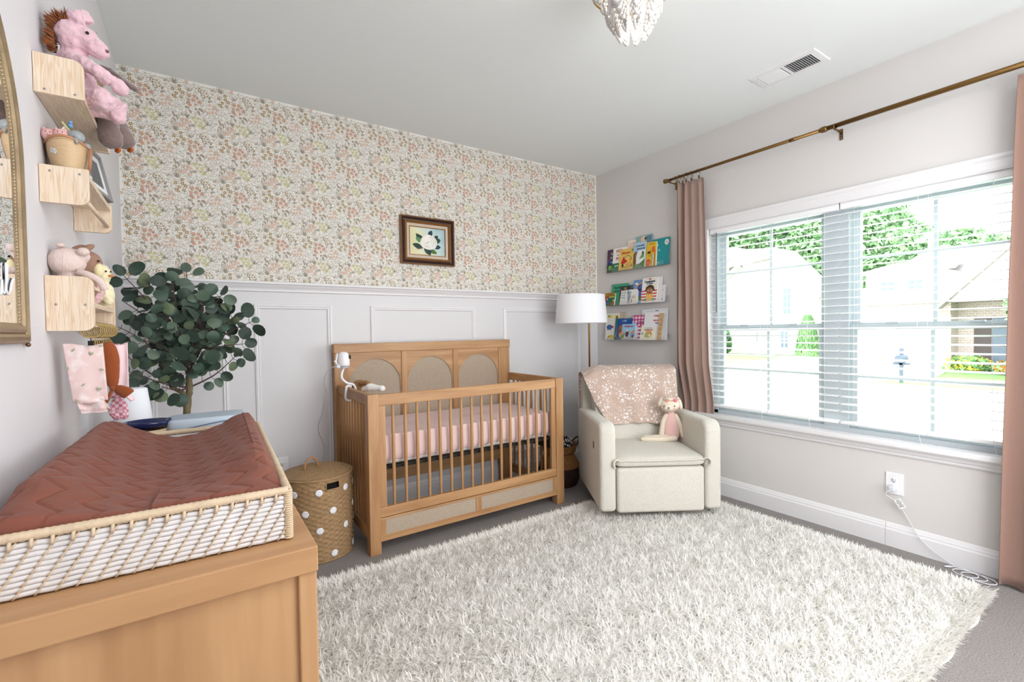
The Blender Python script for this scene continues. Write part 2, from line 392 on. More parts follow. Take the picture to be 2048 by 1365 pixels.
# ---- window
win = thing('window_1', 'wide double window in white frame with colonial grids', 'window', (XR, 1.275, .6)); win['kind'] = 'structure'; del win['category']
M_vinyl = mat('white_vinyl', 'D3DDE1', .35); M_glass = mat('glass', (1, 1, 1), .0, spec=.5, trans=1.)
gl = bpy.data.materials.new('window_glass'); gl.use_nodes = True; nt = gl.node_tree; nt.nodes.clear()
o_ = nt.nodes.new('ShaderNodeOutputMaterial'); t_ = nt.nodes.new('ShaderNodeBsdfTransparent'); g_ = nt.nodes.new('ShaderNodeBsdfGlossy'); g_.inputs['Roughness'].default_value = .02
mx_ = nt.nodes.new('ShaderNodeMixShader'); fr_ = nt.nodes.new('ShaderNodeFresnel'); fr_.inputs[0].default_value = 1.25
nt.links.new(fr_.outputs[0], mx_.inputs[0]); nt.links.new(t_.outputs[0], mx_.inputs[1]); nt.links.new(g_.outputs[0], mx_.inputs[2]); nt.links.new(mx_.outputs[0], o_.inputs[0])
# casing band over the window, stool and apron
cs = MB(); x = XR
cs.prism([(x-a, WY0-.07, b) for a, b in ((0, 2.0), (.012, 2.0), (.016, 2.012), (.016, 2.05), (.022, 2.062), (.022, 2.077), (0, 2.078))], (0, WY1-WY0+.14, 0))
obj('casing', cs, M_white, win)
for y0, y1 in ((WY0-.07, WY0), (WY1, WY1+.07)): obj('casing', MB().box(XR-.016, y0, .60, XR, y1, 2.0), M_white, win, bev=.003)
st = MB().box(XR-.045, WY0-.10, .575, XR-.0005, WY1+.10, .604).box(XR-.001, WY0+.001, .5995, XR+.065, WY1-.001, .604)
obj('sill', st, M_white, win, bev=.008, seg=3)
ap = [(0, .575), (.03, .575), (.03, .567), (.022, .558), (.018, .545), (.012, .538), (.012, .53), (.008, .522), (0, .518)]
obj('apron', MB().prism([(XR-a, WY0-.08, b) for a, b in ap], (0, WY1-WY0+.16, 0)), M_white, win)
fr = MB()
fr.box(XR+.06, WY0, WZ0, XR+.16, WY0+.035, WZ1); fr.box(XR+.06, WY1-.035, WZ0, XR+.16, WY1, WZ1)
fr.box(XR+.06, WY0, WZ1-.03, XR+.16, WY1, WZ1); fr.box(XR+.06, WY0, WZ0, XR+.16, WY1, WZ0+.03)
obj('window_frame', fr, M_vinyl, win, bev=.003)
obj('mullion', MB().box(XR+.055, 1.225, WZ0+.03, XR+.16, 1.365, WZ1-.03), M_vinyl, win, bev=.003)
for (a, b) in ((WY0+.035, 1.225), (1.365, WY1-.035)):
    for k, (z0, z1, xx) in enumerate(((WZ0+.03, 1.265, XR+.075), (1.235, WZ1-.03, XR+.115))):
        s = MB(); e = .038
        s.box(xx, a, z0, xx+.035, a+e, z1); s.box(xx, b-e, z0, xx+.035, b, z1); s.box(xx, a+e, z0, xx+.035, b-e, z0+e); s.box(xx, a+e, z1-e+.005, xx+.035, b-e, z1)
        sh = obj('sash', s, M_vinyl, win, bev=.003)
        obj('pane', MB().box(xx+.016, a+e, z0+e, xx+.019, b-e, z1-e), gl, sh)
        c = (a+b)/2; zc = (z0+z1)/2+(.06 if k else 0)
        obj('muntin', MB().box(xx+.012, c-.009, z0+e, xx+.024, c+.009, z1-e), M_vinyl, sh)
        obj('muntin', MB().box(xx+.013, a+e, zc-.0085, xx+.023, b-e, zc+.0085), M_vinyl, sh)
        if k == 0:
            for q in (.27, .73): obj('sash_lock', MB().box(xx-.004, a+(b-a)*q-.03, z1, xx+.03, a+(b-a)*q+.03, z1+.012), M_vinyl, sh, bev=.004)
# ---- blinds
M_slat = mat('white_slat', 'F2F4F5', .35)
def blind(y0, y1, label, wand):
    t = thing('window_blind', label, 'blind', (XR+.03, (y0+y1)/2, .62), 'white blinds of the wide window')
    cx = XR+.030
    obj('headrail', MB().box(cx-.026, y0, 1.962, cx+.026, y1, 2.008), M_slat, t, bev=.003)
    obj('bottom_rail', MB().box(cx-.026, y0+.002, .655, cx+.026, y1-.002, .675), M_slat, t, bev=.005, seg=3)
    first = None; n = 27
    for k in range(n):
        z = 1.935-k*.0463
        if first is None:
            c = MB(); tl = R(5); P = []
            prof = [(-.025, 0), (-.0125, .0018), (0, .0028), (.0125, .002), (.025, 0.0004)]
            for yy in (y0+.003, y1-.003):
                P.append([(cx+a*math.cos(tl)-b*math.sin(tl), yy, z+a*math.sin(tl)+b+.0016) for a, b in prof]+[(cx+a*math.cos(tl), yy, z+a*math.sin(tl)+b-.0016) for a, b in prof[::-1]])
            c.grid(P, sm=False, cv=True); c.f += [tuple(range(10)), tuple(range(10, 20))[::-1]]; c.m += [0, 0]; c.s += [False]*2
            first = obj('slat', c, M_slat, t)
        else:
            o = first.copy(); o.location.z = -k*.0463; C.objects.link(o)
    wd = y1-y0
    for q in (.09, .5, .91):
        yy = y0+wd*q
        c = MB()
        for xx in (cx-.027, cx+.027): c.tube([(xx, yy, 1.965), (xx, yy, .66)], .0009, 5)
        for k in range(n): c.tube([(cx-.027, yy, 1.930-k*.0463), (cx+.027, yy, 1.930-k*.0463)], .0006, 4)
        obj('ladder_cord', c, M_slat, t)
    for q in (.2, .55):
        yy = y0+wd*q
        pts = [(cx-.03, yy, 1.965)]+[(cx-.033, yy+.002*math.sin(i), 1.965-i*.1) for i in range(1, 13)]+[(cx-.038, yy-.01, .66), (cx-.045, yy-.02, .612), (cx-.05, yy-.05, .605), (cx-.04, yy-.065, .612), (cx-.05, yy-.04, .618)]
        obj('lift_cord', MB().tube(pts, .0011, 5), M_slat, t)
    if wand: obj('tilt_wand', MB().tube([(cx-.032, wand, 1.965), (cx-.034, wand, 1.37)], .0042, 8), mat('clear_grey_wand', '7F8287', .25), t)
blind(WY0+.006, 1.255, 'white slatted blind on the window half farthest from the armchair', None)
blind(1.262, WY1-.006, 'white slatted blind on the window half beside the armchair, with tilt wand', 2.065)
# ---- outlets
def outlet(name, label, c, u, nrm, plugged=False):
    c = Vector(c); u = Vector(u); n = Vector(nrm); v = Vector((0, 0, 1))
    t = thing(name, label, 'outlet', c)
    def bx(mb, a, b, w_, h_, d, m=0, d0=0): mb.obox(c+u*a+v*b+n*(d0+d/2), (u*(w_/2), v*(h_/2), n*(d/2)), m)
    m = MB(); bx(m, 0, 0, .082, .122, .006); obj('wall_plate', m, M_plastic, t, bev=.003)
    for z in (.02, -.02):
        m = MB(); m.lathe([(.0, .0075), (.0155, .0075), (.0165, .006)], 20, c+v*z, 0, True, rot=Matrix((u, v, n)).transposed())
        r = obj('receptacle', m, M_plastic, t)
        if not (plugged and z < 0):
            s = MB(); bx(s, -.0065, z+.003, .002, .009, .0012, 0, .0072); bx(s, .0065, z+.003, .002, .007, .0012, 0, .0072); bx(s, 0, z-.008, .0045, .0045, .0012, 0, .0072)
            obj('socket_slots', s, M_black, r)
    return t
outlet('wall_outlet', 'white duplex wall outlet low on the panelled wall beside the wicker hamper', (.437, YB, .40), (1, 0, 0), (0, -1, 0))
outlet('wall_outlet', 'white duplex wall outlet under the window with an adapter plugged in', (XR, .980, .360), (0, -1, 0), (-1, 0, 0), True)
pl = thing('plug_adapter_cord', 'thin white power cord with plug and printed tag hanging from the outlet under the window', 'cord', (XR-.02, .98, .34))
M_cord = mat('grey_white_cord', 'D9DBE2', .5)
obj('plug', MB().box(XR-.05, .966, .323, XR-.008, .998, .352), mat('pale_plug', 'D3D7DF', .4), pl, bev=.006, seg=3)
pts = [(XR-.05, .985, .332), (XR-.055, 1.0, .318), (XR-.05, 1.005, .300), (XR-.03, .985, .28), (XR-.02, .955, .255), (XR-.021, .90, .16), (XR-.03, .86, .10), (XR-.034, .80, .05), (XR-.04, .72, .008)]
def smooth_path(pts, n=6):
    pts = [Vector(p) for p in pts]; out = []
    for i in range(len(pts)-1):
        p0, p1, p2, p3 = pts[max(i-1, 0)], pts[i], pts[i+1], pts[min(i+2, len(pts)-1)]
        for k in range(n):
            t = k/n; out.append(.5*((2*p1)+(p2-p0)*t+(2*p0-5*p1+4*p2-p3)*t*t+(3*p1-p0-3*p2+p3)*t**3))
    out.append(pts[-1]); return out
coil = []
for k in range(40):
    a = k/40*2*math.pi*3; coil.append((XR-.085+.034*math.sin(a)-.02*k/40, .69-.10*k/40+.055*math.cos(a), .006+.003*(1+math.sin(a))))
obj('cable', MB().tube(smooth_path(pts+coil, 5), .0022, 6), M_cord, pl)
tg = MB(); c = Vector((XR-.035, .945, .262)); a = Vector((0, -.55, -.83)).normalized(); b = Vector((0, -.83, .55)).normalized()
tg.obox(c, (a*.026, b*.017, Vector((.0004, 0, 0))))
tg_ = obj('paper_tag', tg, mat('tag_paper', 'EFEFF0', .8), pl)
ln = MB()
for k in range(6): ln.obox(c+a*(-.02+k*.007)+Vector((-.0006, 0, 0)), (a*.0011, b*(.008+.005*((k*7) % 3)/2), Vector((.0002, 0, 0))))
obj('printed_lines', ln, M_black, tg_)
# ================================================================ CRIB
crib = thing('crib', 'light oak baby crib with arched linen headboard and slatted sides', 'crib', (1.48, 2.95, 0))
def cb(name, x0, y0, z0, x1, y1, z1, ax, bev=.003, parent=None, mt=None):
    return obj(name, MB().box(x0, y0, z0, x1, y1, z1), mt or OAK[ax], parent or crib, bev=bev)
cb('front_post', .779, 2.600, 0, .842, 2.662, .910, 'z'); cb('front_post', 2.126, 2.600, 0, 2.191, 2.662, .910, 'z')
cb('top_rail', .842, 2.607, .842, 2.126, 2.637, .906, 'x')
cb('bottom_rail', .842, 2.607, .206, 2.126, 2.637, .262, 'x')
cb('front_stile', .842, 2.611, .262, .883, 2.633, .842, 'z'); cb('front_stile', 2.088, 2.611, .262, 2.126, 2.633, .842, 'z')
def spindle(x, y, z0, z1, r=.0098):
    m = MB(); k = [(r*.75, z0), (r*.8, z0+.02), (r, z0+.15), (r*1.06, (z0+z1)/2), (r, z1-.15), (r*.8, z1-.02), (r*.75, z1)]
    m.lathe(k, 12, (x, y, 0)); return m
s0 = None
for i in range(16):
    x = .930+i*.0737
    if s0 is None: s0 = obj('spindle', spindle(.930, 2.622, .255, .848), OAK['z'], crib)
    else: o = s0.copy(); o.location.x = x-.930; C.objects.link(o)
# lower front panel with two linen inlays
lp = cb('lower_panel', .842, 2.612, .070, 2.126, 2.630, .203, 'x')
for z0, z1 in ((.070, .104), (.191, .203)): cb('panel_rail', .842, 2.604, z0, 2.126, 2.614, z1, 'x', .0015, lp)
for x0, x1 in ((.842, .872), (1.460, 1.502), (2.092, 2.126)): cb('panel_stile', x0, 2.604, .104, x1, 2.614, .191, 'z', .0015, lp)
for x0, x1 in ((.872, 1.460), (1.502, 2.092)): cb('linen_inlay', x0, 2.6085, .104, x1, 2.6125, .191, 'x', 0, lp, M_linen)
for sx in (.780, 2.150):
    a = sx; b = sx+.030
    cb('side_rail', a, 2.662, .850, b, 3.250, .910, 'y'); cb('side_rail', a, 2.662, .085, b, 3.250, .150, 'y')
    s1 = None
    for i in range(9):
        y = 2.715+i*.0605
        if s1 is None: s1 = obj('side_spindle', spindle(a+.015, 2.715, .145, .855), OAK['z'], crib); yy = y
        else: o = s1.copy(); o.location.y = y-yy; C.objects.link(o)
hb0, hb1 = .760, 2.162
cb('headboard_post', hb0, 3.252, 0, hb0+.088, 3.300, 1.122, 'z'); cb('headboard_post', hb1-.088, 3.252, 0, hb1, 3.300, 1.122, 'z')
cb('headboard_rail', hb0-.004, 3.246, 1.122, hb1+.004, 3.304, 1.184, 'x', .004)
cb('headboard_rail', hb0+.088, 3.256, .20, hb1-.088, 3.296, .30, 'x')
cb('headboard_stile', 2.056, 3.250, .30, 2.074, 3.290, 1.122, 'z')
for x0 in (1.226, 1.641): cb('headboard_stile', x0, 3.250, .30, x0+.042, 3.290, 1.122, 'z')
for k, (x0, x1) in enumerate(((.848, 1.226), (1.268, 1.641), (1.683, 2.056))):
    r = (x1-x0)/2-.006; cx = (x0+x1)/2; zs = 1.075-r
    m = MB(); pts = [(x0, 3.258, .30), (x0, 3.258, 1.122), (x1, 3.258, 1.122), (x1, 3.258, .30), (cx+r, 3.258, .30)]
    pts += [(cx+r*math.cos(t), 3.258, zs+r*math.sin(t)) for t in [math.pi*i/28 for i in range(29)]]+[(cx-r, 3.258, .30)]
    m.prism(pts, (0, .012, 0)); ph = obj('arch_panel', m, OAK['x'], crib)
    obj('linen_panel', MB().box(x0, 3.266, .30, x1, 3.274, 1.10), M_linen, ph)
    obj('linen_piping', MB().tube([(cx+r*.995, 3.262, .32)]+[(cx+r*.995*math.cos(t), 3.262, zs+r*.995*math.sin(t)) for t in [math.pi*i/28 for i in range(29)]]+[(cx-r*.995, 3.262, .32)], .002, 6), M_linen, ph)
sup = cb('mattress_support', .83, 2.655, .462, 2.135, 3.245, .480, 'x', .002, None, mat('dark_support_board', '1E1814', .8))
for x0 in (.83, 2.10): cb('support_frame', x0, 2.66, .400, x0+.035, 3.24, .462, 'y', .002, None, mat('dark_metal', '221D1A', .6))
bo = MB()
for z in (.33, .77):
    for x in (.8605, 2.107): bo.lathe([(0, 2.610), (.0045, 2.610), (.0045, 2.613)], 10, (x, 0, z), rot=Matrix(((1, 0, 0), (0, 0, 1), (0, 1, 0))))
def superbox(c, h, e=.28, nu=48, nv=24, e2=None):
    e2 = e2 or e; P = []
    sg = lambda v, q: math.copysign(abs(v)**q, v)
    for i in range(nu):
        u = 2*math.pi*i/nu; row = []
        for j in range(nv+1):
            v = -math.pi/2+math.pi*j/nv
            cv = sg(math.cos(v), e2)
            row.append(Vector((c[0]+h[0]*cv*sg(math.cos(u), e), c[1]+h[1]*cv*sg(math.sin(u), e), c[2]+h[2]*sg(math.sin(v), e2))))
        P.append(row)
    return P
# mattress wrapped in a fitted muslin sheet
mt = thing('crib_mattress', 'crib mattress under a pink muslin fitted sheet in the oak crib', 'mattress', (1.48, 2.95, .48))
obj('mattress_core', MB().box(.855, 2.675, .481, 2.112, 3.235, .60), mat('mattress_core', 'D8D2CC', .9), mt, bev=.02, seg=4)
m = MB(); P = []
x0, x1, y0, y1 = .852, 2.118, 2.665, 3.242; rr = .045; ring = []
NN = 420
def ringpt(t):
    per = 2*((x1-x0)+(y1-y0)); s = t*per
    if s < x1-x0: return x0+s, y0, (0, -1)
    s -= x1-x0
    if s < y1-y0: return x1, y0+s, (1, 0)
    s -= y1-y0
    if s < x1-x0: return x1-s, y1, (0, 1)
    return x0, y1-(s-(x1-x0)), (-1, 0)
levels = [(0, -.6), (0, -.35), (0, -.15), (0, -.05), (0, -.018), (.0, -.006), (.006, 0.004), (.012, -.004), (.015, -.02), (.016, -.05), (.018, -.09), (.018, -.125), (.010, -.150), (-.004, -.166)]
rows = []
for k in range(NN):
    px, py, nn = ringpt(k/NN); row = []
    w_ = noise.noise(Vector((k*.09, 3, 0)))*.5+.5*math.sin(k*.55+2.5*noise.noise(Vector((k*.03, 9, 1))))
    cxm, cym = (x0+x1)/2, (y0+y1)/2
    for j, (o_, dz) in enumerate(levels):
        if j < 6:
            f = (1, .8, .6, .4, .15, .0)[j]
            qx = px+(cxm-px)*(1-(1-f*0.0)) ; s = (0, .25, .5, .72, .93, .985)[j]
            X = cxm+(px-cxm)*s; Y = cym+(py-cym)*s; Z = .662+.004*noise.noise(Vector((X*6, Y*6, 0)))+(-.006 if j == 5 else 0)
        else:
            q = (j-6)/7; amp = .0075*q**.8
            X = px+nn[0]*(o_-.010+amp*w_); Y = py+nn[1]*(o_-.010+amp*w_); Z = .660+dz+(.022*q**3)*(noise.noise(Vector((k*.05, 0, 5)))+.2*w_)
        row.append((X, Y, Z))
    rows.append(row)
m.grid(rows, cu=True)
sh = obj('fitted_sheet', m, M_pinksheet, mt, sub=1)
# soft toys in the corner of the crib
t = thing('plush_bunny', 'white and tan soft toy slumped in the crib corner below the baby monitor', 'soft toy', (.92, 3.13, .665))
mb = MB(); mb.ell((.885, 3.13, .80), (.05, .06, .13)); mb.ell((.885, 3.12, .905), (.05, .05, .045)); mb.tube([(.87, 3.1, .93), (.90, 3.0, .935), (.90, 2.95, .925)], [.016, .020, .022])
plush('tan_body', mb, mat('tan_plush', 'A98259', 1., bump=.8, bscale=90), t, .007, .008, .015)
mb = MB(); mb.tube([(.835, 2.90, .905), (.872, 2.85, .925), (.900, 2.82, .922), (.918, 2.80, .918)], [.012, .026, .020, .018], 10); mb.ell((.925, 2.79, .918), (.022, .02, .020))
plush('white_ear', mb, mat('white_plush', 'EDEBE8', 1., bump=.6, bscale=90), t, .006, .004, .015)
o = tag(base(obj('plush_ball', MB().ell((.955, 3.10, .718), (.042, .042, .045), 20), mat('white_plush_b', 'F0EEEC', 1., bump=.6, bscale=120)), (.955, 3.10, .672)), 'small white soft ball on the pink sheet by the crib headboard', 'ball')
# baby monitor
bm_ = thing('baby_monitor', 'white baby monitor camera on a bendy arm hooked over the crib side', 'camera', (.755, 3.02, .91))
mb = MB(); cx, cy = .757, 3.0
mb.lathe([(0, 1.050), (.033, 1.052), (.036, 1.060), (.036, 1.095), (.034, 1.115), (.028, 1.130), (.018, 1.139), (0, 1.142)], 28, (cx, cy, 0))
obj('camera_head', mb, M_plastic, bm_)
mb = MB(); mb.ell((cx+.030, cy-.014, 1.108), (.012, .012, .0145), 14); obj('lens', mb, mat('black_gloss', '050506', .08), bm_)
mb = MB(); mb.lathe([(0, 1.040), (.030, 1.041), (.033, 1.050)], 24, (cx, cy, 0)); obj('camera_base', mb, mat('pale_grey_plastic', 'CFD0D8', .4), bm_)
mb = MB(); mb.tube([(.712, 2.99, 1.046), (.708, 2.985, 1.09), (.716, 2.985, 1.135)], .0045, 8); mb.tube([(.74, 2.99, 1.046), (.715, 2.98, 1.062), (.700, 2.975, 1.083)], .004, 8); mb.ell((.700, 2.975, 1.085), .007, 8); mb.ell((.722, 2.99, 1.05), (.016, .012, .011), 10)
obj('antenna', mb, M_plastic, bm_)
mb = MB(); mb.tube(smooth_path([(.757, 3.0, 1.042), (.745, 3.0, 1.01), (.745, 3.0, .975), (.775, 3.0, .945), (.815, 3.0, .93), (.826, 3.0, .885), (.80, 3.0, .838), (.766, 3.0, .845), (.768, 3.0, .90), (.775, 3.0, .925), (.80, 3.0, .921)], 6), .0075, 10)
obj('bendy_arm', mb, M_plastic, bm_)
mb = MB(); mb.tube(smooth_path([(.715, 2.99, 1.05), (.69, 3.02, 1.045), (.672, 3.1, 1.0), (.68, 3.2, .93), (.71, 3.29, .86), (.70, 3.31, .74), (.665, 3.318, .62), (.70, 3.318, .50), (.69, 3.318, .42), (.675, 3.318, .34), (.69, 3.318, .2), (.66, 3.3, .02)], 6), .0022, 6)
obj('power_cable', mb, mat('white_cable', 'E6E6EA', .5), bm_)

# ================================================================ HAMPER
HX, HY, HR = .562, 2.875, .190
hm = thing('laundry_hamper', 'round brown woven hamper with white dots between dresser and crib', 'hamper', (HX, HY, 0))
def woven(mb, R_, z0, z1, rows, stakes, a=.0028, per=6, skip=None, rf=None):
    n = stakes*per; P = []
    k = rows*2
    for i in range(n):
        th = 2*math.pi*i/n; row = []
        for j in range(k+1):
            q = j/k; z = z0+(z1-z0)*q; rr_ = (rf(q) if rf else R_)
            rw = j//2
            w_ = math.cos(th*stakes/2+math.pi*(rw % 2))
            rad = rr_+(a*w_ if j % 2 else a*w_*.3)+(.0016 if j % 2 else -.0016)
            row.append((rad*math.cos(th), rad*math.sin(th), z))
        P.append(row)
    return P
P = woven(None, HR, .004, .452, 34, 40, a=.0042)
P = [[(x+HX, y+HY, z) for x, y, z in r] for r in P]
# leave the handle slot open
sl0, sl1 = R(-88), R(-65)
m = MB(); nu, nv = len(P), len(P[0])
vs = [p for r in P for p in r]; fs = []
for i in range(nu):
    th = 2*math.pi*(i+.5)/nu
    if th > math.pi: th -= 2*math.pi
    for j in range(nv-1):
        zc = P[0][j][2]
        if sl0 < th < sl1 and .398 < zc < .434: continue
        fs.append((i*nv+j, ((i+1) % nu)*nv+j, ((i+1) % nu)*nv+j+1, i*nv+j+1))
m.add(vs, fs, 0, True)
obj('woven_body', m, M_wicker, hm, fix=False)
obj('dark_inner_shell', MB().lathe([(0, .006), (HR-.016, .006), (HR-.016, .44)], 40, (HX, HY, 0)), mat('black_inside', '060505', 1.), hm)  # near-black shell; the shade inside the hamper is put into its colour
mb = MB()
for z in (.395, .437): mb.tube([(HX+(HR+.001)*math.cos(sl0+(sl1-sl0)*i/8), HY+(HR+.001)*math.sin(sl0+(sl1-sl0)*i/8), z) for i in range(9)], .004, 6)
for a in (sl0, sl1): mb.tube([(HX+(HR+.001)*math.cos(a), HY+(HR+.001)*math.sin(a), z) for z in (.395, .437)], .004, 6)
obj('slot_binding', mb, M_wicker, hm)
mb = MB(); mb.tube([(HX+(HR+.001)*math.cos(2*math.pi*i/48), HY+(HR+.001)*math.sin(2*math.pi*i/48), .455) for i in range(48)], .0065, 8, closed=True)
obj('rim', mb, M_wicker, hm); mb = MB()
mb.tube([(HX+(HR+.001)*math.cos(2*math.pi*i/48), HY+(HR+.001)*math.sin(2*math.pi*i/48), .006) for i in range(48)], .006, 8, closed=True)
obj('rim', mb, M_wicker, hm)
ld = MB(); P = []
for i in range(200):
    th = 2*math.pi*i/200; row = []
    for j in range(61):
        q = j/60; rad = (HR-.004)*(1-q)+.0005
        z = .462+.030*(1-(1-q)**2.2)+.0022*math.sin(j*math.pi)*0+.0024*((j % 2)*1.)*(1 if math.cos(th*38+(j//2)*math.pi) > 0 else .25)
        row.append((HX+rad*math.cos(th), HY+rad*math.sin(th), z))
    P.append(row)
ld.grid(P, cu=True); ld.lathe([(0, .456), (HR-.003, .456), (HR-.003, .464)], 40, (HX, HY, 0))
lid = obj('lid', ld, M_wicker, hm, fix=False)
hp = [(HX-.035-.004*math.sin(t)*0+.040*-math.cos(t), HY-.02-.02*math.cos(t), .486+.062*math.sin(t)) for t in [math.pi*i/14 for i in range(15)]]
obj('lid_handle', MB().tube(hp, .0062, 10), mat('tan_leather_cord', 'A77B52', .6), lid)
for a, z in ((-138.4, .385), (-99, .39), (-51.9, .386), (-18, .386), (-120.4, .28), (-77.5, .28), (-24.8, .267), (-145, .18), (-98.9, .182), (-52.8, .175), (-12, .17), (-120, .05), (-76.6, .042), (-28.1, .038), (170, .385), (160, .28), (-165, .28), (25, .28)):
    mb = MB(); cols = []
    for i in range(9):
        da = -1+2*i/8; hh = math.sqrt(max(0.03, 1-da*da)); row = []
        th = R(a)+da*.019/HR
        for j in range(5): rr_ = HR+.0048-.001*abs(da); row.append((HX+rr_*math.cos(th), HY+rr_*math.sin(th), z+hh*.019*(-1+2*j/4)))
        cols.append(row)
    mb.grid(cols); obj('white_dot', mb, M_dot, hm, sol=.0015, fix=False)

# ================================================================ BELLY BASKET
BX, BY = 2.435, 2.95
bk = thing('belly_basket', 'two-tone woven belly basket behind the crib holding a patterned blanket', 'basket', (BX, BY, 0))
rf = lambda q: .115+.055*math.sin(min(1, q*1.15+.12)*math.pi)**.9 if q < .8 else .13+.012*(q-.8)*5
P = [[(x+BX, y+BY, z) for x, y, z in r] for r in woven(None, .1, .004, .330, 26, 34, a=.003, rf=rf)]
m = MB(); m.grid(P, cu=True); nv = len(P[0])
m.m = [(1 if (k % (nv-1)) < (nv-1)*.45 else 0) for k in range(len(m.f))]
obj('woven_body', m, [mat('golden_wicker', '8E6234', .75, bump=.5, bscale=150, var=.25, vscale=60), mat('dark_brown_wicker', '3A2118', .8, bump=.5, bscale=150)], bk, fix=False)
for s in (-1, 1):
    a0 = R(-10) if s > 0 else R(170)
    c = Vector((BX+.135*math.cos(a0), BY+.135*math.sin(a0), .31)); e = Vector((-math.sin(a0), math.cos(a0), 0)); o_ = Vector((math.cos(a0), math.sin(a0), 0))
    obj('handle', MB().tube([c+e*(.045*math.cos(t))+Vector((0, 0, .055*math.sin(t)))+o_*(.05*math.sin(t)) for t in [math.pi*i/10 for i in range(11)]], .009, 8), mat('basket_handle', '5C3C22', .8, bump=.4, bscale=200), bk)
bl = MB(); bl.ell((BX, BY, .325), (.115, .115, .045), 20); bl.ell((BX-.03, BY-.02, .375), (.085, .08, .045), 16); bl.ell((BX+.03, BY+.02, .355), (.08, .08, .04), 16)
def pattern_mat(name, a, b, scale, thr=.5, kind='checker'):
    m = bpy.data.materials.new(name); m.use_nodes = True; nt = m.node_tree; bs = nt.nodes['Principled BSDF']; bs.inputs['Roughness'].default_value = .95
    t = nt.nodes.new('ShaderNodeTexCoord'); v = nt.nodes.new('ShaderNodeTexVoronoi'); v.inputs['Scale'].default_value = scale
    n = nt.nodes.new('ShaderNodeTexNoise'); n.inputs['Scale'].default_value = scale*.5
    r = nt.nodes.new('ShaderNodeValToRGB'); r.color_ramp.interpolation = 'CONSTANT'; r.color_ramp.elements[0].color = (*lin(a), 1); r.color_ramp.elements[1].color = (*lin(b), 1); r.color_ramp.elements[1].position = thr
    nt.links.new(t.outputs['Object'], v.inputs[0]); nt.links.new(v.outputs[0], r.inputs[0]); nt.links.new(r.outputs[0], bs.inputs['Base Color']); return m
o = plush('folded_throw', bl, pattern_mat('black_white_print', 'D8D8DC', '101014', 45, .42), None, .008, .01, .05)
tag(o, 'black and white patterned throw stuffed in the belly basket', 'blanket')

# ================================================================ FLOOR LAMP
lp_ = thing('floor_lamp', 'brass floor lamp with white drum shade in the far corner', 'lamp', (2.955, 3.135, 0))
mb = MB(); mb.lathe([(0, 0), (.135, 0), (.138, .006), (.134, .016), (.02, .022), (.012, .05), (0, .05)], 40, (2.955, 3.135, 0)); obj('base', mb, M_brassl, lp_)
mb = MB(); mb.tube([(2.955, 3.135, .02), (2.952, 3.13, 1.40), (2.945, 3.125, 1.44), (2.915, 3.11, 1.455), (2.72, 2.985, 1.455)], .0085, 12); obj('pole', mb, M_brassl, lp_)
SX, SY = 2.715, 2.975
M_shade = mat('white_linen_shade', 'F0F1F5', .9, bump=.15, bscale=300)
mb = MB(); mb.lathe([(.218, 1.312), (.219, 1.316), (.199, 1.545), (.198, 1.550), (.195, 1.550), (.196, 1.544), (.2155, 1.316), (.2150, 1.312), (.218, 1.312)], 64, (SX, SY, 0)); obj('lamp_shade', mb, M_shade, lp_)
mb = MB(); mb.tube([(SX-.195, SY, 1.53), (SX+.195, SY, 1.53)], .002, 6); mb.tube([(SX, SY-.195, 1.53), (SX, SY+.195, 1.53)], .002, 6); obj('shade_spider', mb, M_brassl, lp_)
mb = MB(); mb.lathe([(0, 1.44), (.018, 1.44), (.018, 1.48), (.03, 1.50), (.03, 1.52), (.012, 1.54), (0, 1.54)], 16, (SX, SY, 0)); obj('bulb_holder', mb, M_plastic, lp_)

# ================================================================ DRESSER
DX = .1845; DY0, DY1 = .952, 2.40
dr = thing('dresser', 'light wood changing dresser along the left wall in the foreground', 'dresser', (-.07, 1.67, 0))
obj('top', MB().box(XL+.008, DY0, .800, DX, DY1, .850), OAKD['x'], dr, bev=.003)
obj('end_panel', MB().box(XL+.05, DY0+.016, .08, .152, DY0+.036, .800), OAKD['z'], dr)
obj('end_panel', MB().box(XL+.05, DY1-.036, .08, .125, DY1-.020, .800), OAKD['z'], dr)
obj('back_panel', MB().box(XL+.02, DY0+.03, .08, XL+.03, DY1-.03, .80), OAKD['z'], dr)
for y0 in (DY0+.006, DY1-.051):
    for x0, x1 in ((XL+.015, XL+.05), (.150, DX-.002)): obj('corner_post', MB().box(x0, y0, 0, x1, y0+.045, .800), OAKD['z'], dr, bev=.003)
    obj('end_rail', MB().box(XL+.05, y0+.008, .08, .148, y0+.030, .14), OAKD['x'], dr, bev=.002)
obj('face_frame', MB().box(.14, DY0+.05, .08, .150, DY1-.05, .80), OAKD['y'], dr)
for k in range(3):
    for j in range(2):
        y0 = DY0+.058+j*.666; z0 = .10+k*.232
        d = obj('drawer', MB().box(.150, y0, z0, .172, y0+.658, z0+.224), OAKD['y'], dr, bev=.003)
        mb = MB(); mb.tube([(.172, y0+.26, z0+.112), (.196, y0+.265, z0+.112), (.196, y0+.395, z0+.112), (.172, y0+.40, z0+.112)], .005, 8); obj('handle', mb, M_brassl, d)
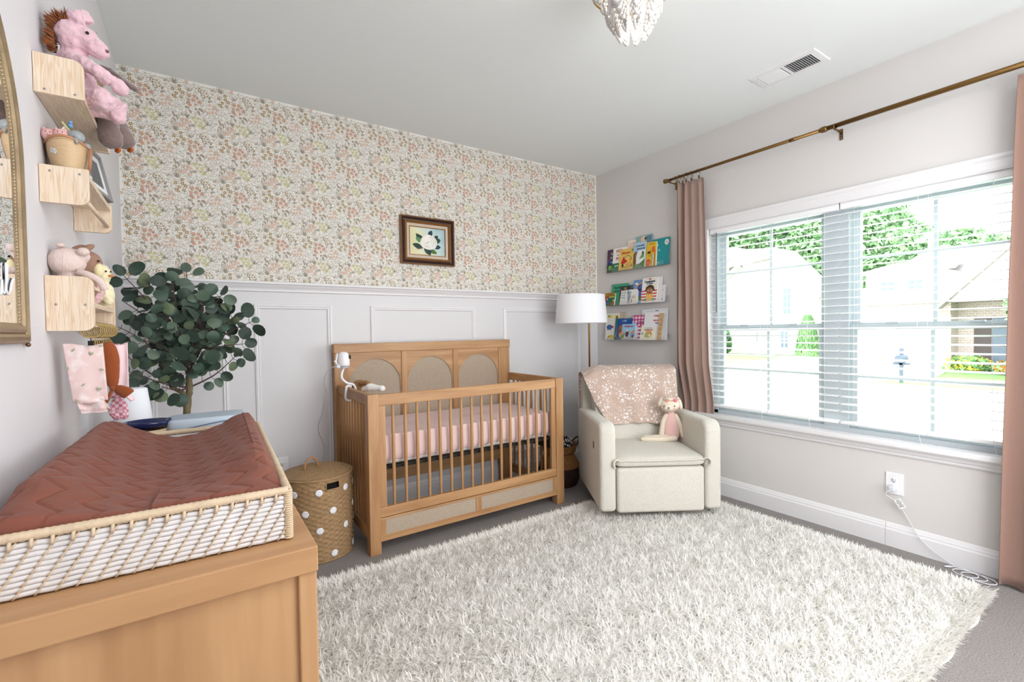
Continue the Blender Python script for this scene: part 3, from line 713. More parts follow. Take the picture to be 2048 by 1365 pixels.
# ================================================================ CHANGING TRAY  (local frame, near right corner)
A = R(-1.8)
tr = thing('changing_tray', 'whitewashed woven rattan changing tray on the dresser', 'tray', (.143, 1.018, .8515), rotz=A)
TW, TL, TH = .425, .822, .100
rows = 10
def rod(p0, p1):
    p0, p1 = Vector(p0), Vector(p1); n = 26; pts = [p0.lerp(p1, i/n)+Vector((0, 0, .0006*math.sin(i*2.1))) for i in range(n+1)]
    return MB().tube(pts, [.0049+.0003*math.sin(i*1.7) for i in range(n+1)], 8)
dz = (TH-.014)/rows
for side in range(4):
    p0, p1, nrm = [((-TW, 0), (0, 0), (0, -1)), ((0, 0), (0, TL), (1, 0)), ((0, TL), (-TW, TL), (0, 1)), ((-TW, TL), (-TW, 0), (-1, 0))][side]
    first = None
    for k in range(rows):
        z = .0055+k*dz*1.0
        if first is None: first = obj('reed', rod((*p0, z), (*p1, z)), M_whitereed, tr, local=True)
        else:
            o = first.copy(); o.location.z = k*dz; C.objects.link(o)
    # tan wraps slanting over the reeds
    mb = MB(); L = (Vector(p1)-Vector(p0)).length; u = (Vector((*p1, 0))-Vector((*p0, 0)))/L; nv_ = Vector((*nrm, 0)); cnt = int(L/.0245)
    for i in range(-7, cnt+1):
        for k in range(rows):
            s = (i+.5)*.0245+(k*.0052)
            if i % 1 == 0 and .002 < s < L-.006:
                s1 = min(s+.0085, L-.002)
                c0 = Vector((*p0, 0)); zc = .0055+k*dz
                pts = [c0+u*(s+(s1-s)*t)+nv_*(.0066*math.cos((t-.5)*2.4))+Vector((0, 0, zc+dz*.62*(t*2-1))) for t in (0, .25, .5, .75, 1)]
                mb.tube(pts, .0019, 5, flat=.6)
    obj('rattan_binding', mb, M_rattan, tr, local=True, kind='stuff')
    mb = MB(); n = int(L/.0045); c0 = Vector((*p0, TH-.004)); 
    pts = [c0+u*(L*i/n) for i in range(n+1)]
    mb.tube(pts, [.0075+.0009*(i % 2) for i in range(n+1)], 10)
    for i in range(int(L/.0245)): 
        s = (i+.5)*.0245; mb.tube([c0+u*s+nv_*.007+Vector((0, 0, -.003)), c0+u*(s-.001)+nv_*.0075+Vector((0, 0, -.012)), c0+u*(s-.002)+nv_*.005+Vector((0, 0, -.019))], .0026, 6)
    obj('rim', mb, M_rattan, tr, local=True, fix=False)
mb = MB()
for x, y in ((0, 0), (-TW, 0), (0, TL), (-TW, TL)):
    for k in range(22): mb.tube([(x+.007*math.cos(a), y+.007*math.sin(a), .003+k*.0044) for a in [2*math.pi*i/10 for i in range(10)]], .0024, 5, closed=True)
obj('corner_wrap', mb, M_rattan, tr, local=True, kind='stuff')
obj('base_board', MB().box(-TW+.004, .004, .001, -.004, TL-.004, .006), M_rattan, tr, local=True)
# ---- contoured pad in a quilted cover
pad = thing('changing_pad', 'contoured changing pad with quilted terracotta cover in the rattan tray', 'changing pad', (.143, 1.018, .8515), rotz=A)
NX, NY = 190, 320; X0, X1, Y0, Y1 = -TW-.012, -.001, .009, TL-.020
P = []
for i in range(NX+1):
    s = i/NX; x = X0+(X1-X0)*s; row = []
    for j in range(NY+1):
        q = j/NY; y = Y0+(Y1-Y0)*q
        up = min(1, q/.26); up = up*up*(3-2*up)
        prof = np.interp(s, [0, .02, .05, .09, .13, .20, .32, .48, .60, .74, .85, .90, .94, .975, 1.0], [.085, .118, .144, .156, .156, .143, .112, .088, .090, .112, .138, .146, .142, .118, .085])
        flat_ = .104-.010*abs(2*s-1)**6
        prof = flat_+(prof-flat_)*(up if s > .5 else min(1, .35+up))
        ey = 1-max(0, ((2*q-1)-.93)/.07)**2.2*.42-max(0, ((1-2*q)-.97)/.03)**2*.2
        z = prof*ey
        # zigzag quilting
        per = .070; row_h = .056
        tri = abs(((y/per) % 1)-.5)*2
        g = ((x+.034*tri+.10*y) / row_h) % 1; dg = min(g, 1-g)*row_h
        keep = 1.0 if ((y/per) % 1) < .5 else .8
        z -= .0045*math.exp(-(dg/.0032)**2)*keep-.0022*(dg/row_h*2)
        z += .0028*noise.noise(Vector((x*14, y*14, 0)))+.0012*noise.noise(Vector((x*45, y*45, 4)))
        row.append((x, y, z))
    P.append(row)
mb = MB(); mb.grid(P)
bot = [[(p[0], p[1], .010) for p in r] for r in (P[0], P[-1])]
mb.grid([P[0], bot[0]]); mb.grid([P[-1], bot[1]])
mb.grid([[r[0] for r in P], [(r[0][0], r[0][1], .010) for r in P]]); mb.grid([[r[-1] for r in P], [(r[-1][0], r[-1][1], .010) for r in P]])
obj('quilted_cover', mb, M_terra, pad, local=True, fix=False)
mb = MB(); mb.tube([(P[int(NX*.90)][j][0], P[0][j][1], P[int(NX*.90)][j][2]-.0004) for j in range(int(NY*.30), NY-4, 4)], .0016, 6)
obj('cover_seam', mb, mat('terracotta_seam', '70443A', .95), pad, local=True)

# ---- things at the dresser's far end
t = thing('wipes_box', 'pale blue-lidded white wipes dispenser at the far end of the dresser', 'box', (.035, 2.14, .8505))
mb = MB(); P = superbox((.03, 2.14, .8835), (.122, .075, .033), .25, 48, 16); mb.grid(P, cu=True); obj('box_body', mb, M_plastic, t)
mb = MB(); P = superbox((.03, 2.14, .934), (.127, .080, .020), .25, 48, 16); mb.grid(P, cu=True)
lid_ = obj('box_lid', mb, mat('pale_blue_plastic', 'B9C8D6', .35), t)
mb = MB(); mb.tube([(-.06+.2*i/20, 2.0585+.0006*math.cos(i), .915+.022*math.sin(math.pi*i/40)) for i in range(21)], .0022, 6); obj('lid_curve', mb, mat('slate_blue_line', '5F7488', .4), lid_)
t = thing('small_wicker_basket', 'small brown wicker basket behind the changing tray under the blue dish', 'basket', (-.19, 2.10, .8505))
P = [[(x*1.15-.19, y*.75+2.10, z+.8505) for x, y, z in r] for r in woven(None, .085, .002, .072, 10, 26, a=.002)]
mb = MB(); mb.grid(P, cu=True); mb.lathe([(0, .853), (.08, .853)], 24, (-.19, 2.10, 0), sx=1.1, sy=.7); obj('woven_body', mb, mat('dark_tan_wicker', '8C6E50', .8, bump=.5, bscale=150), t, fix=False)
mb = MB(); mb.tube([(-.19+.098*math.cos(a), 2.10+.064*math.sin(a), .9225) for a in [2*math.pi*i/40 for i in range(40)]], .005, 8, closed=True); obj('rim', mb, M_rattan, t)
M_blue = mat('cobalt_glaze', '14204F', .12)
mb = MB(); mb.lathe([(0, .930), (.030, .930), (.060, .936), (.068, .947), (.070, .957), (.066, .957), (.058, .944), (.03, .939), (0, .939)], 40, (-.150, 2.095, 0), sx=1.0, sy=.8)
tag(base(obj('ceramic_dish', mb, M_blue), (-.150, 2.095, .930)), 'cobalt blue glazed oval dish beside the wipes box', 'dish')
o = thing('cone_lamp', 'white tapered table lamp at the dresser\'s far end below the hanging baby clothes', 'lamp', (-.205, 2.27, .8505))
mb = MB(); mb.lathe([(0, 1.061), (.040, 1.061), (.046, 1.057), (.066, .885), (.064, .882), (0, .882)], 36, (-.205, 2.27, 0)); obj('lamp_shade', mb, mat('white_shade', 'EEF1F7', .6), o)
mb = MB(); mb.lathe([(0, .851), (.048, .851), (.050, .858), (.02, .872), (.015, .884), (0, .884)], 28, (-.205, 2.27, 0)); obj('base', mb, M_plastic, o)
mb = MB(); mb.obox((-.098, 2.205, .895), (Vector((.030, .008, 0)), Vector((-.001, .002, 0)), Vector((0, .004, .040))))
o = obj('greeting_card', mb, M_plastic); base(o, (-.098, 2.205, .853)); tag(o, 'small white card with orange and blue print between dish and wipes box', 'card')
for c_, z in (('E07B3C', .925), ('3B8FD0', .912)):
    q = MB(); q.obox((-.098, 2.2025, z), (Vector((.026, .007, 0)), Vector((.0001, -.0003, 0)), Vector((0, 0, .004)))); oo = obj('printed_band', q, mat('band_'+c_, c_, .6)); oo.data.transform(Matrix.Translation((.098, -2.205, -.853))); oo.parent = o
# ================================================================ RECLINER (local frame: front left bottom corner)
CA = math.atan2(-.522, .853); CO = Vector((2.117, 2.16, 0)); CM = Matrix.Translation(CO) @ Matrix.Rotation(CA, 4, 'Z')
ch = thing('recliner', 'cream upholstered nursery glider recliner in the corner by the window', 'armchair', CO, rotz=CA)
LO = dict(local=True)
def arm(x0, x1):
    D = .77; pts = [(0, .080), (0, .585)]
    rr_ = .070
    for i in range(1, 9): a = math.pi-math.pi/2*i/8; pts.append((rr_+rr_*math.cos(a), .585+rr_*math.sin(a)))
    pts += [(D-.05, .640), (D-.02, .625), (D, .58), (D-.03, .080)]
    m = MB(); m.prism([(x0, y, z) for y, z in pts], (x1-x0, 0, 0)); return m
obj('arm', arm(.0, .107), M_cream, ch, bev=.028, seg=5, **LO)
obj('arm', arm(.690, .797), M_cream, ch, bev=.028, seg=5, **LO)
m = MB(); m.box(.113, .002, .070, .686, .075, .362); obj('footrest', m, M_cream, ch, bev=.022, seg=5, **LO)
m = MB(); m.box(.105, .07, .10, .69, .70, .36); obj('seat_base', m, M_cream, ch, bev=.01, **LO)
m = MB(); m.lathe([(0, .0), (.24, 0), (.245, .02), (.20, .03), (.06, .035), (.06, .11), (0, .11)], 40, (.40, .40, .0)); obj('swivel_base', m, M_dark, ch, **LO)
# seat cushion: crowned box with flat welt all round
P = superbox((.400, .285, .395), (.300, .285, .042), .16, 72, 20, .55)
for r in P:
    for v in r:
        if v.z > .395: v.z += .016*math.cos((v.x-.4)/.3*1.4)*math.cos((v.y-.28)/.29*1.3)
m = MB(); m.grid(P, cu=True); cu_ = obj('seat_cushion', m, M_cream, ch, **LO)
def sq(t, hx, hy, e=.16): sg = lambda v, q: math.copysign(abs(v)**q, v); return (.4+hx*sg(math.cos(t), e), .285+hy*sg(math.sin(t), e))
pts = [(*sq(2*math.pi*i/90, .306, .291), .412+.0025*math.sin(i*.9)) for i in range(90)]
obj('welt', MB().tube(pts, .0065, 8, closed=True), M_cream, cu_, local=True)
for x, s in ((.098, -1), (.702, 1)):
    m = MB(); m.tube([(x-s*.03, -.002, .418), (x, -.010, .425), (x+s*.018, -.012, .405), (x+s*.014, -.012, .375), (x-s*.008, -.010, .368)], [.006, .012, .016, .013, .006], 10, flat=.6)
    obj('corner_tuck', m, M_cream, cu_, local=True, sub=1)
# reclined back
def backslab(x0, x1, y0, y1, z0, z1, th, lean, crown=0.):
    P = superbox((0, 0, 0), ((x1-x0)/2, th/2, (z1-z0)/2), .22, 56, 28, .22)
    out = []
    for r in P:
        row = []
        for v in r:
            X = v.x+(x0+x1)/2; Z = v.z+(z0+z1)/2; t = (Z-z0)/(z1-z0); Y = y0+(y1-y0)*t+v.y-crown*math.sin(math.pi*t)*math.cos((X-.4)/.4)*.5*(v.y < 0)
            w_ = 1-.05*t; X = .385+(X-.385)*w_
            row.append((X, Y, Z))
        out.append(row)
    return out
m = MB(); m.grid(backslab(.020, .755, .70, .80, .30, .935, .13, 0), cu=True); obj('outer_back', m, M_cream, ch, **LO)
m = MB(); m.grid(backslab(.085, .700, .545, .715, .385, .955, .15, 0, .05), cu=True); obj('backrest', m, M_cream, ch, **LO)
m = MB(); m.box(-.0015, .168, .452, .006, .198, .500); cp = obj('control_plate', m, mat('dark_bronze_plate', '2C2823', .4, .6), ch, bev=.002, **LO)
m = MB()
for z in (.465, .485): m.lathe([(0, -.0035), (.005, -.0035), (.006, -.001)], 12, (0, .183, z), rot=Matrix(((0, 0, 1), (1, 0, 0), (0, 1, 0))))
obj('button', m, M_steel, cp, local=True)
# throw over the back
th = thing('throw_blanket', 'dusty pink blanket with white blossom print draped over the recliner back', 'blanket', CO, rotz=CA)
def blossom_mat():
    m = bpy.data.materials.new('blossom_print'); m.use_nodes = True; nt = m.node_tree; b = nt.nodes['Principled BSDF']; b.inputs['Roughness'].default_value = .95; b.inputs['Sheen Weight'].default_value = .2
    t = nt.nodes.new('ShaderNodeTexCoord'); cur = None
    def layer(kind, scale, lo, hi, stretch=(1, 1, 1)):
        mp = nt.nodes.new('ShaderNodeMapping'); mp.inputs['Scale'].default_value = stretch; nt.links.new(t.outputs['Object'], mp.inputs[0])
        ns = nt.nodes.new('ShaderNodeTexNoise'); ns.inputs['Scale'].default_value = scale*1.6; nt.links.new(mp.outputs[0], ns.inputs[0])
        ad = nt.nodes.new('ShaderNodeMixRGB'); ad.blend_type = 'ADD'; ad.inputs[0].default_value = .012; nt.links.new(mp.outputs[0], ad.inputs[1]); nt.links.new(ns.outputs[1], ad.inputs[2])
        v = nt.nodes.new('ShaderNodeTexVoronoi'); v.inputs['Scale'].default_value = scale; nt.links.new(ad.outputs[0], v.inputs[0])
        r = nt.nodes.new('ShaderNodeValToRGB'); r.color_ramp.elements[0].position = lo; r.color_ramp.elements[1].position = hi
        r.color_ramp.elements[0].color = (1, 1, 1, 1); r.color_ramp.elements[1].color = (0, 0, 0, 1); nt.links.new(v.outputs[0], r.inputs[0]); return r.outputs[0]
    a = layer('v', 42, .28, .34); c = layer('v', 95, .26, .34); s = layer('v', 60, .10, .16, (1, 1, .16))
    m1 = nt.nodes.new('ShaderNodeMath'); m1.operation = 'MAXIMUM'; m2 = nt.nodes.new('ShaderNodeMath'); m2.operation = 'MAXIMUM'
    nt.links.new(a, m1.inputs[0]); nt.links.new(c, m1.inputs[1]); nt.links.new(m1.outputs[0], m2.inputs[0]); nt.links.new(s, m2.inputs[1])
    nz = nt.nodes.new('ShaderNodeTexNoise'); nz.inputs['Scale'].default_value = 9; nt.links.new(t.outputs['Object'], nz.inputs[0])
    rr = nt.nodes.new('ShaderNodeValToRGB'); rr.color_ramp.elements[0].position = .36; rr.color_ramp.elements[1].position = .56; nt.links.new(nz.outputs[0], rr.inputs[0])
    mu = nt.nodes.new('ShaderNodeMath'); mu.operation = 'MULTIPLY'; nt.links.new(m2.outputs[0], mu.inputs[0]); nt.links.new(rr.outputs[0], mu.inputs[1])
    mx = nt.nodes.new('ShaderNodeMixRGB'); mx.inputs[1].default_value = (*lin('BCA597'), 1); mx.inputs[2].default_value = (*lin('EDE7E6'), 1)
    nt.links.new(mu.outputs[0], mx.inputs[0]); nt.links.new(mx.outputs[0], b.inputs['Base Color']); return m
rows = []; nu = 70
for i in range(nu+1):
    s = i/nu; x = .015+.72*s; row = []
    hang = .552+.006*math.sin(s*14)+(.17*(max(0, .20-s)/.20)**1.2)+.03*max(0, s-.85)
    path = []
    # front fall from hem to crest, then over and down the back
    ytop, ztop = .665, .968-.050*max(0, (.18-s)/.18)**1.5
    for k in range(22):
        t_ = k/21; z = hang+(ztop-.03-hang)*t_; y = .545+.170*(z-.385)/.57-.090
        path.append((y, z))
    for k in range(1, 9):
        a = math.pi*k/8; path.append((ytop+.05-.095*math.cos(a)*1.0, ztop-.03+.035*math.sin(a)))
    for k in range(1, 8): path.append((ytop+.150, ztop-.03-.05*k))
    for k, (y, z) in enumerate(path):
        fr = max(0, 1-k/22); w_ = .011*math.sin(s*22+3*noise.noise(Vector((s*3, z*2, 0))))*fr+.010*noise.noise(Vector((s*9, z*9, 2)))+.012*noise.noise(Vector((s*4, z*3.5, 7)))
        xx = x+(.045*fr*(max(0, .25-s)/.25))+(.0)*fr
        xx = .385+(xx-.385)*(1.0 if k > 20 else .93+.07*k/20)
        row.append((xx, y-.016+w_-.012*(1 if k < 22 else 0), z+.004*noise.noise(Vector((s*12, k*.4, 1)))))
    rows.append(row)
m = MB(); m.grid(rows); obj('cloth', m, blossom_mat(), th, sol=.006, sub=1, fix=False, **LO)
# doll
DM = CM @ Matrix.Translation((.618, .400, .447)) @ Matrix.Rotation(R(-6), 4, 'Z')
dl = thing('plush_doll', 'cream bear doll with pink dress and flower headband sitting on the recliner', 'soft toy', DM.translation, rotz=CA-R(6))
dl.scale = (1.22, 1.22, 1.22)
M_dc = mat('cream_knit', 'DDD1BE', .95, bump=.25, bscale=300); M_dp = mat('pink_knit_dress', 'DDB6B0', .95, bump=.3, bscale=300); M_pk = mat('pink_paw', 'E29AA0', .95)
m = MB(); m.tube([(0, 0, .0), (0, 0, .03), (0, 0, .09), (-.003, .005, .15), (-.004, .008, .168)], [.048, .052, .044, .031, .022], 20, flat=.62, up=(0, 1, 0))
m.s = [True]*len(m.s); obj('dress', m, M_dp, dl, sub=1, **LO)
m = MB(); m.ell((-.008, -.002, .208), (.056, .043, .045), 24); m.ell((-.024, -.033, .193), (.028, .018, .022), 14)
hd = plush('head', m, M_dc, dl, .004, 0, local=True, smooth=3)
m = MB(); m.ell((.048, .0, .215), (.016, .022, .042), 16, rot=rotm('Y', -16)); obj('ear', m, M_dc, hd, local=True)
m = MB(); m.ell((-.062, .004, .222), (.013, .018, .028), 16, rot=rotm('Y', 20)); obj('ear', m, M_dc, hd, local=True)
m = MB(); m.ell((.010, -.0415, .205), .0042, 10); m.ell((-.048, -.034, .205), .004, 10); obj('eye', m, M_black, hd, local=True)
m = MB(); m.ell((-.026, -.0515, .196), (.006, .0035, .004), 10); m.tube([(-.036, -.049, .186), (-.030, -.0515, .183), (-.026, -.052, .187), (-.021, -.0515, .183), (-.014, -.048, .186)], .0009, 5); obj('nose_and_mouth', m, M_black, hd, local=True)
m = MB(); m.ell((.016, -.0405, .190), (.008, .002, .006), 10); obj('cheek', m, mat('blush_felt', 'E3B5AE', .95), hd, local=True)
for x, z, c_, s in ((-.030, .236, 'E8A088', .010), (.016, .237, 'EE7F93', .012)):
    m = MB()
    for k in range(6): a = k*math.pi/3; m.ell((x+s*.6*math.cos(a), -.034, z+s*.6*math.sin(a)), (s*.5, s*.35, s*.5), 8)
    m.ell((x, -.038, z), s*.4, 8); obj('felt_flower', m, mat('flower_'+c_, c_, .9), hd, local=True)
m = MB(); m.tube([(-.06+.012*i, -.041*math.sqrt(max(0, 1-((-.052+.0115*i)/.06)**2)), .240+.004*math.sin(i)) for i in range(10)], .0013, 5); obj('headband', m, mat('taupe_string', '9C7F76', .9), hd, local=True)
for sx, pts in ((-1, [(-.024, .0, .150), (-.046, -.004, .11), (-.058, -.014, .05), (-.060, -.018, .03)]), (1, [(.022, .0, .150), (.042, -.004, .11), (.062, -.010, .045), (.068, -.014, .020)])):
    m = MB(); m.tube(smooth_path(pts, 5), [.012+.005*i/15 for i in range(16)], 12); a_ = obj('arm', m, M_dc, dl, local=True)
    m = MB(); m.ell(pts[-1], (.0165, .015, .017), 14); obj('paw', m, M_pk, a_, local=True)
m = MB(); m.tube(smooth_path([(.02, -.02, .012), (-.05, -.055, .014), (-.13, -.06, .014), (-.19, -.055, .014)], 5), [.018, .018, .0175, .017, .0165, .016, .016, .0155, .015, .015, .0145, .014, .014, .013, .012, .010], 12); obj('leg', m, M_dc, dl, local=True)
m = MB(); m.tube(smooth_path([(-.02, -.01, .014), (-.07, -.035, .018), (-.14, -.032, .016), (-.175, -.03, .014)], 5), [.018]*8+[.016]*6+[.012, .010], 12); obj('leg', m, M_dc, dl, local=True)

# ================================================================ CURTAINS
rod_ = thing('curtain_rod', 'antique brass telescoping curtain rod over the window', 'curtain rod', (XR, 1.2, 2.44)); RX = XR-.088; RZ = 2.440
obj('thin_rod', MB().tube([(RX, 2.42, RZ), (RX, 1.28, RZ)], .0105, 16), M_brass, rod_)
obj('thick_rod', MB().tube([(RX, 1.50, RZ), (RX, 1.46, RZ)], .0118, 16).tube([(RX, 1.31, RZ), (RX, .05, RZ)], .0135, 16), M_brass, rod_)
obj('rod_collar', MB().tube([(RX, 1.325, RZ), (RX, 1.315, RZ), (RX, 1.295, RZ), (RX, 1.285, RZ)], [.0135, .0175, .0175, .0135], 16), M_brass, rod_)
for y in (2.45, .03): obj('finial', MB().tube([(RX, y-.022, RZ), (RX, y-.014, RZ), (RX, y-.010, RZ), (RX, y+.012, RZ), (RX, y+.014, RZ)], [.011, .013, .0175, .0175, .010], 18), M_brass, rod_)
for y in (1.245, 2.415, .12):
    m = MB(); m.box(XR-.004, y-.009, 2.375, XR, y+.009, 2.44); m.box(XR-.095, y-.006, 2.418, XR-.002, y+.006, 2.424); m.tube([(RX+.017*math.cos(a), y, RZ+.017*math.sin(a)) for a in [math.pi+math.pi*i/8 for i in range(9)]], .004, 6)
    obj('bracket', m, M_brass, rod_, bev=.001)
    m = MB(); m.ell((XR-.0045, y, 2.385), .0035, 8); m.ell((XR-.0045, y, 2.400), .0035, 8); obj('bracket_screw', m, M_steel, rod_)
M_curt = mat('dusty_rose_curtain', '9B8075', .9, bump=.2, bscale=260, sheen=.5, stretch=(1, 1, .3))
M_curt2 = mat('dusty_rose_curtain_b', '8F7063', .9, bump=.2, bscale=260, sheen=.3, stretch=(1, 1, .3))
def curtain(label, ys, zbot, wtop, wbot, c_top, c_bot, folds, depth, seed, edge=0., xoff=0.):
    t = thing('curtain', label, 'curtain', (XR-.08, (c_top+c_bot)/2, 0), 'dusty rose curtains'); rows = []
    n = 150; K = 46
    for i in range(n+1):
        s = i/n; row = []
        for k in range(K+1):
            q = k/K; z = RZ-.052-(RZ-.052-zbot)*q
            wd = wtop+(wbot-wtop)*min(1, q*1.6)**.7; c = c_top+(c_bot-c_top)*q
            ph = folds*2*math.pi*s+.8*math.sin(3*s+seed)+.5*noise.noise(Vector((s*3, q*1.5, seed)))
            amp = depth*(.55+.45*math.sin(s*5+seed))*(.75+.35*q)
            y = c+wd/2-wd*s+.012*math.sin(ph*1.0+1.3)*(.3+.7*q)+.006*noise.noise(Vector((s*6, q*3, seed)))
            x = RX+xoff+amp*math.sin(ph)+.008*noise.noise(Vector((s*4, q*4, seed+3)))+edge*q
            if k == 0: z += .006*math.cos(ph)
            x = min(x, XR-.012) if z > 2.1 or z < .5 else min(x, XR-.05)
            if c_top > 1:
                kk = min(1, max(0, (.98-z)/.28)); x = x*(1-kk)+kk*(XR-.027+.010*math.sin(ph))
            row.append((x, y, z+(.0 if q < 1 else .006*math.sin(ph))))
        rows.append(row)
    m = MB(); m.grid(rows); cl = obj('cloth', m, M_curt, t, sol=.003, fix=False)
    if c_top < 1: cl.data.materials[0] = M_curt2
    rows2 = [[(x-.002*0, y, z) for (x, y, z) in r[1:3]] for r in rows]
    m = MB(); m.tube([Vector(r[3]) for r in rows][::3], .0016, 5); obj('heading_hem', m, M_curt, t)
    return t
curtain('dusty rose curtain gathered beside the wall book ledges', None, .015, .235, .275, 2.240, 2.222, 4.6, .030, 1.2, xoff=.010)
curtain('dusty rose curtain at the window end nearest the camera, pooling on the carpet', None, .012, .40, .42, .295, .330, 5.0, .042, 4.1, xoff=-.01)
def ring_on_rod(y, tilt, label, grp):
    t = thing('curtain_ring', label, 'ring', (RX, y, RZ-.01), grp)
    m = MB(); m.tube([(RX+.021*math.cos(a), y+.35*tilt*.02*math.cos(a)+tilt*.012*math.sin(a), RZ-.008+.021*math.sin(a)) for a in [2*math.pi*i/24 for i in range(24)]], .0017, 6, closed=True); obj('hoop', m, M_brass, t)
    m = MB(); m.tube([(RX, y-.002, RZ-.029), (RX, y, RZ-.036)], .0015, 5); m.box(RX-.004, y-.005, RZ-.056, RX+.004, y+.005, RZ-.036); obj('clip', m, M_brass, t, bev=.001)
for i, y in enumerate((2.352, 2.325, 2.290, 2.262, 2.215, 2.150)): ring_on_rod(y, (.4, -.6, .8, -.3, .5, 1.2)[i], 'brass clip ring holding up the curtain beside the book ledges', 'clip rings of the far curtain')
for i, y in enumerate((.45, .38, .31, .22, .15)): ring_on_rod(y, .5, 'brass clip ring at the rod end nearest the camera', 'clip rings of the near curtain')
# ================================================================ BOOK LEDGES
PM = {}
def pm(h, rough=.45):
    if h not in PM: PM[h] = mat('ink_'+h, h, rough)
    return PM[h]
class Art:                         # flat printing on a cover, local x right, y up
    def __init__(s): s.mb = MB(); s.cols = []; s.z = .0003
    def ci(s, c):
        if c not in s.cols: s.cols.append(c)
        return s.cols.index(c)
    def poly(s, pts, c): s.z += .00006; s.mb.add([(x, y, s.z) for x, y in pts], [tuple(range(len(pts)))], s.ci(c)); return s
    def rect(s, x0, y0, x1, y1, c): return s.poly([(x0, y0), (x1, y0), (x1, y1), (x0, y1)], c)
    def disc(s, x, y, r, c, ry=None, n=18, a0=0, a1=360): return s.poly([(x+r*math.cos(R(a0+(a1-a0)*i/n)), y+(ry or r)*math.sin(R(a0+(a1-a0)*i/n))) for i in range(n)], c)
    def lines(s, x0, x1, y, h, c, seed=0, slant=0.):      # print too small to read in the photo
        q = random.Random(seed); x = x0
        while x < x1:
            w = h*q.uniform(.25, .6); s.poly([(x, y-h*q.uniform(.3, .5)), (x+w, y-h*.4), (x+w+slant, y+h*q.uniform(.2, .6)), (x+slant, y+h*.45)], c); x += w+h*q.uniform(.12, .4)
        return s
    def arc(s, x, y, r, w_, c, a0=0, a1=180, n=16): return s.poly([(x+r*math.cos(R(a0+(a1-a0)*i/n)), y+r*math.sin(R(a0+(a1-a0)*i/n))) for i in range(n+1)]+[(x+(r-w_)*math.cos(R(a1-(a1-a0)*i/n)), y+(r-w_)*math.sin(R(a1-(a1-a0)*i/n))) for i in range(n+1)], c)
M_pages = mat('book_pages', 'EDE8DC', .8)
def book(label, y0, w_, h, layer, zs, cover, art=None, titles=(), th=.008, lean=9, rounded=0, grp=None, z_up=0):
    bx = XR-.030-layer*1.45; a = math.asin(max(.02, (XR-.009-th*.4-layer*.75-bx)/h))
    M = Matrix(((0, math.sin(a), -math.cos(a), bx), (-1, 0, 0, y0), (0, math.cos(a), math.sin(a), zs+.0035+z_up), (0, 0, 0, 1)))
    t = thing('picture_book', label, 'book', (0, 0, 0), grp); t.matrix_world = M
    cm = pm(cover)
    def slab(x0, y0_, z0, x1, y1, z1, r):
        m = MB()
        if r:
            pts = []
            for cx_, cy_, s in ((x1-r, y0_+r, -90), (x1-r, y1-r, 0)):
                pts += [(cx_+r*math.cos(R(s+90*i/5)), cy_+r*math.sin(R(s+90*i/5)), z0) for i in range(6)]
            pts += [(x0, y1, z0), (x0, y0_, z0)]; m.prism(pts, (0, 0, z1-z0))
        else: m.box(x0, y0_, z0, x1, y1, z1)
        return m
    obj('front_cover', slab(0, 0, -.0012, w_, h, 0, rounded), cm, t, local=True)
    obj('back_cover', slab(0, 0, -th, w_, h, -th+.0012, rounded), cm, t, local=True)
    obj('page_block', slab(.002, .003, -th+.0012, w_-.003, h-.003, -.0012, rounded*.9), M_pages, t, local=True)
    obj('spine', MB().box(-.0012, 0, -th, .001, h, 0), cm, t, local=True)
    if art is not None: art.mb.v = [(min(max(x, 0), w_), min(max(y, 0), h), z) for x, y, z in art.mb.v]
    if art is not None and art.cols: obj('cover_picture', art.mb, [pm(c) for c in art.cols], t, local=True, fix=False)
    for s, x, y, size, c, *rest in titles:
        text('title_lettering', s, size, pm(c), Matrix.Translation((x, y, .0012+(art.z if art else 0))), t, bold=.0008 if size > .014 else 0)
    return t
M_acr = bpy.data.materials.new('clear_acrylic'); M_acr.use_nodes = True; nt = M_acr.node_tree; nt.nodes.clear()
o_ = nt.nodes.new('ShaderNodeOutputMaterial'); t_ = nt.nodes.new('ShaderNodeBsdfTransparent'); t_.inputs[0].default_value = (.985, .985, .985, 1); g_ = nt.nodes.new('ShaderNodeBsdfGlossy'); g_.inputs['Roughness'].default_value = .05
mx_ = nt.nodes.new('ShaderNodeMixShader'); mx_.inputs[0].default_value = .06
nt.links.new(t_.outputs[0], mx_.inputs[1]); nt.links.new(g_.outputs[0], mx_.inputs[2]); nt.links.new(mx_.outputs[0], o_.inputs[0])
LZ = (1.783, 1.474, 1.157)
for z, lab in zip(LZ, ('clear acrylic book ledge, topmost of the three by the window', 'clear acrylic book ledge in the middle of the three by the window', 'clear acrylic book ledge, lowest of the three by the window')):
    t = thing('acrylic_ledge', lab, 'shelf', (XR, 2.85, z), 'acrylic book ledges')
    pts = [(XR-.001, z+.055), (XR-.004, z+.055), (XR-.004, z+.001), (XR-.088, z+.001), (XR-.088, z+.030), (XR-.091, z+.030), (XR-.091, z-.002), (XR-.001, z-.002)]
    obj('ledge_body', MB().prism([(x, 2.475, q) for x, q in pts], (0, .735, 0)), M_acr, t)
    for y in (2.60, 3.08): obj('ledge_screw', MB().ell((XR-.0045, y, z+.042), (.002, .004, .004), 10), M_steel, t)
G1, G2, G3 = 'picture books on the top ledge', 'picture books on the middle ledge', 'picture books on the lowest ledge'
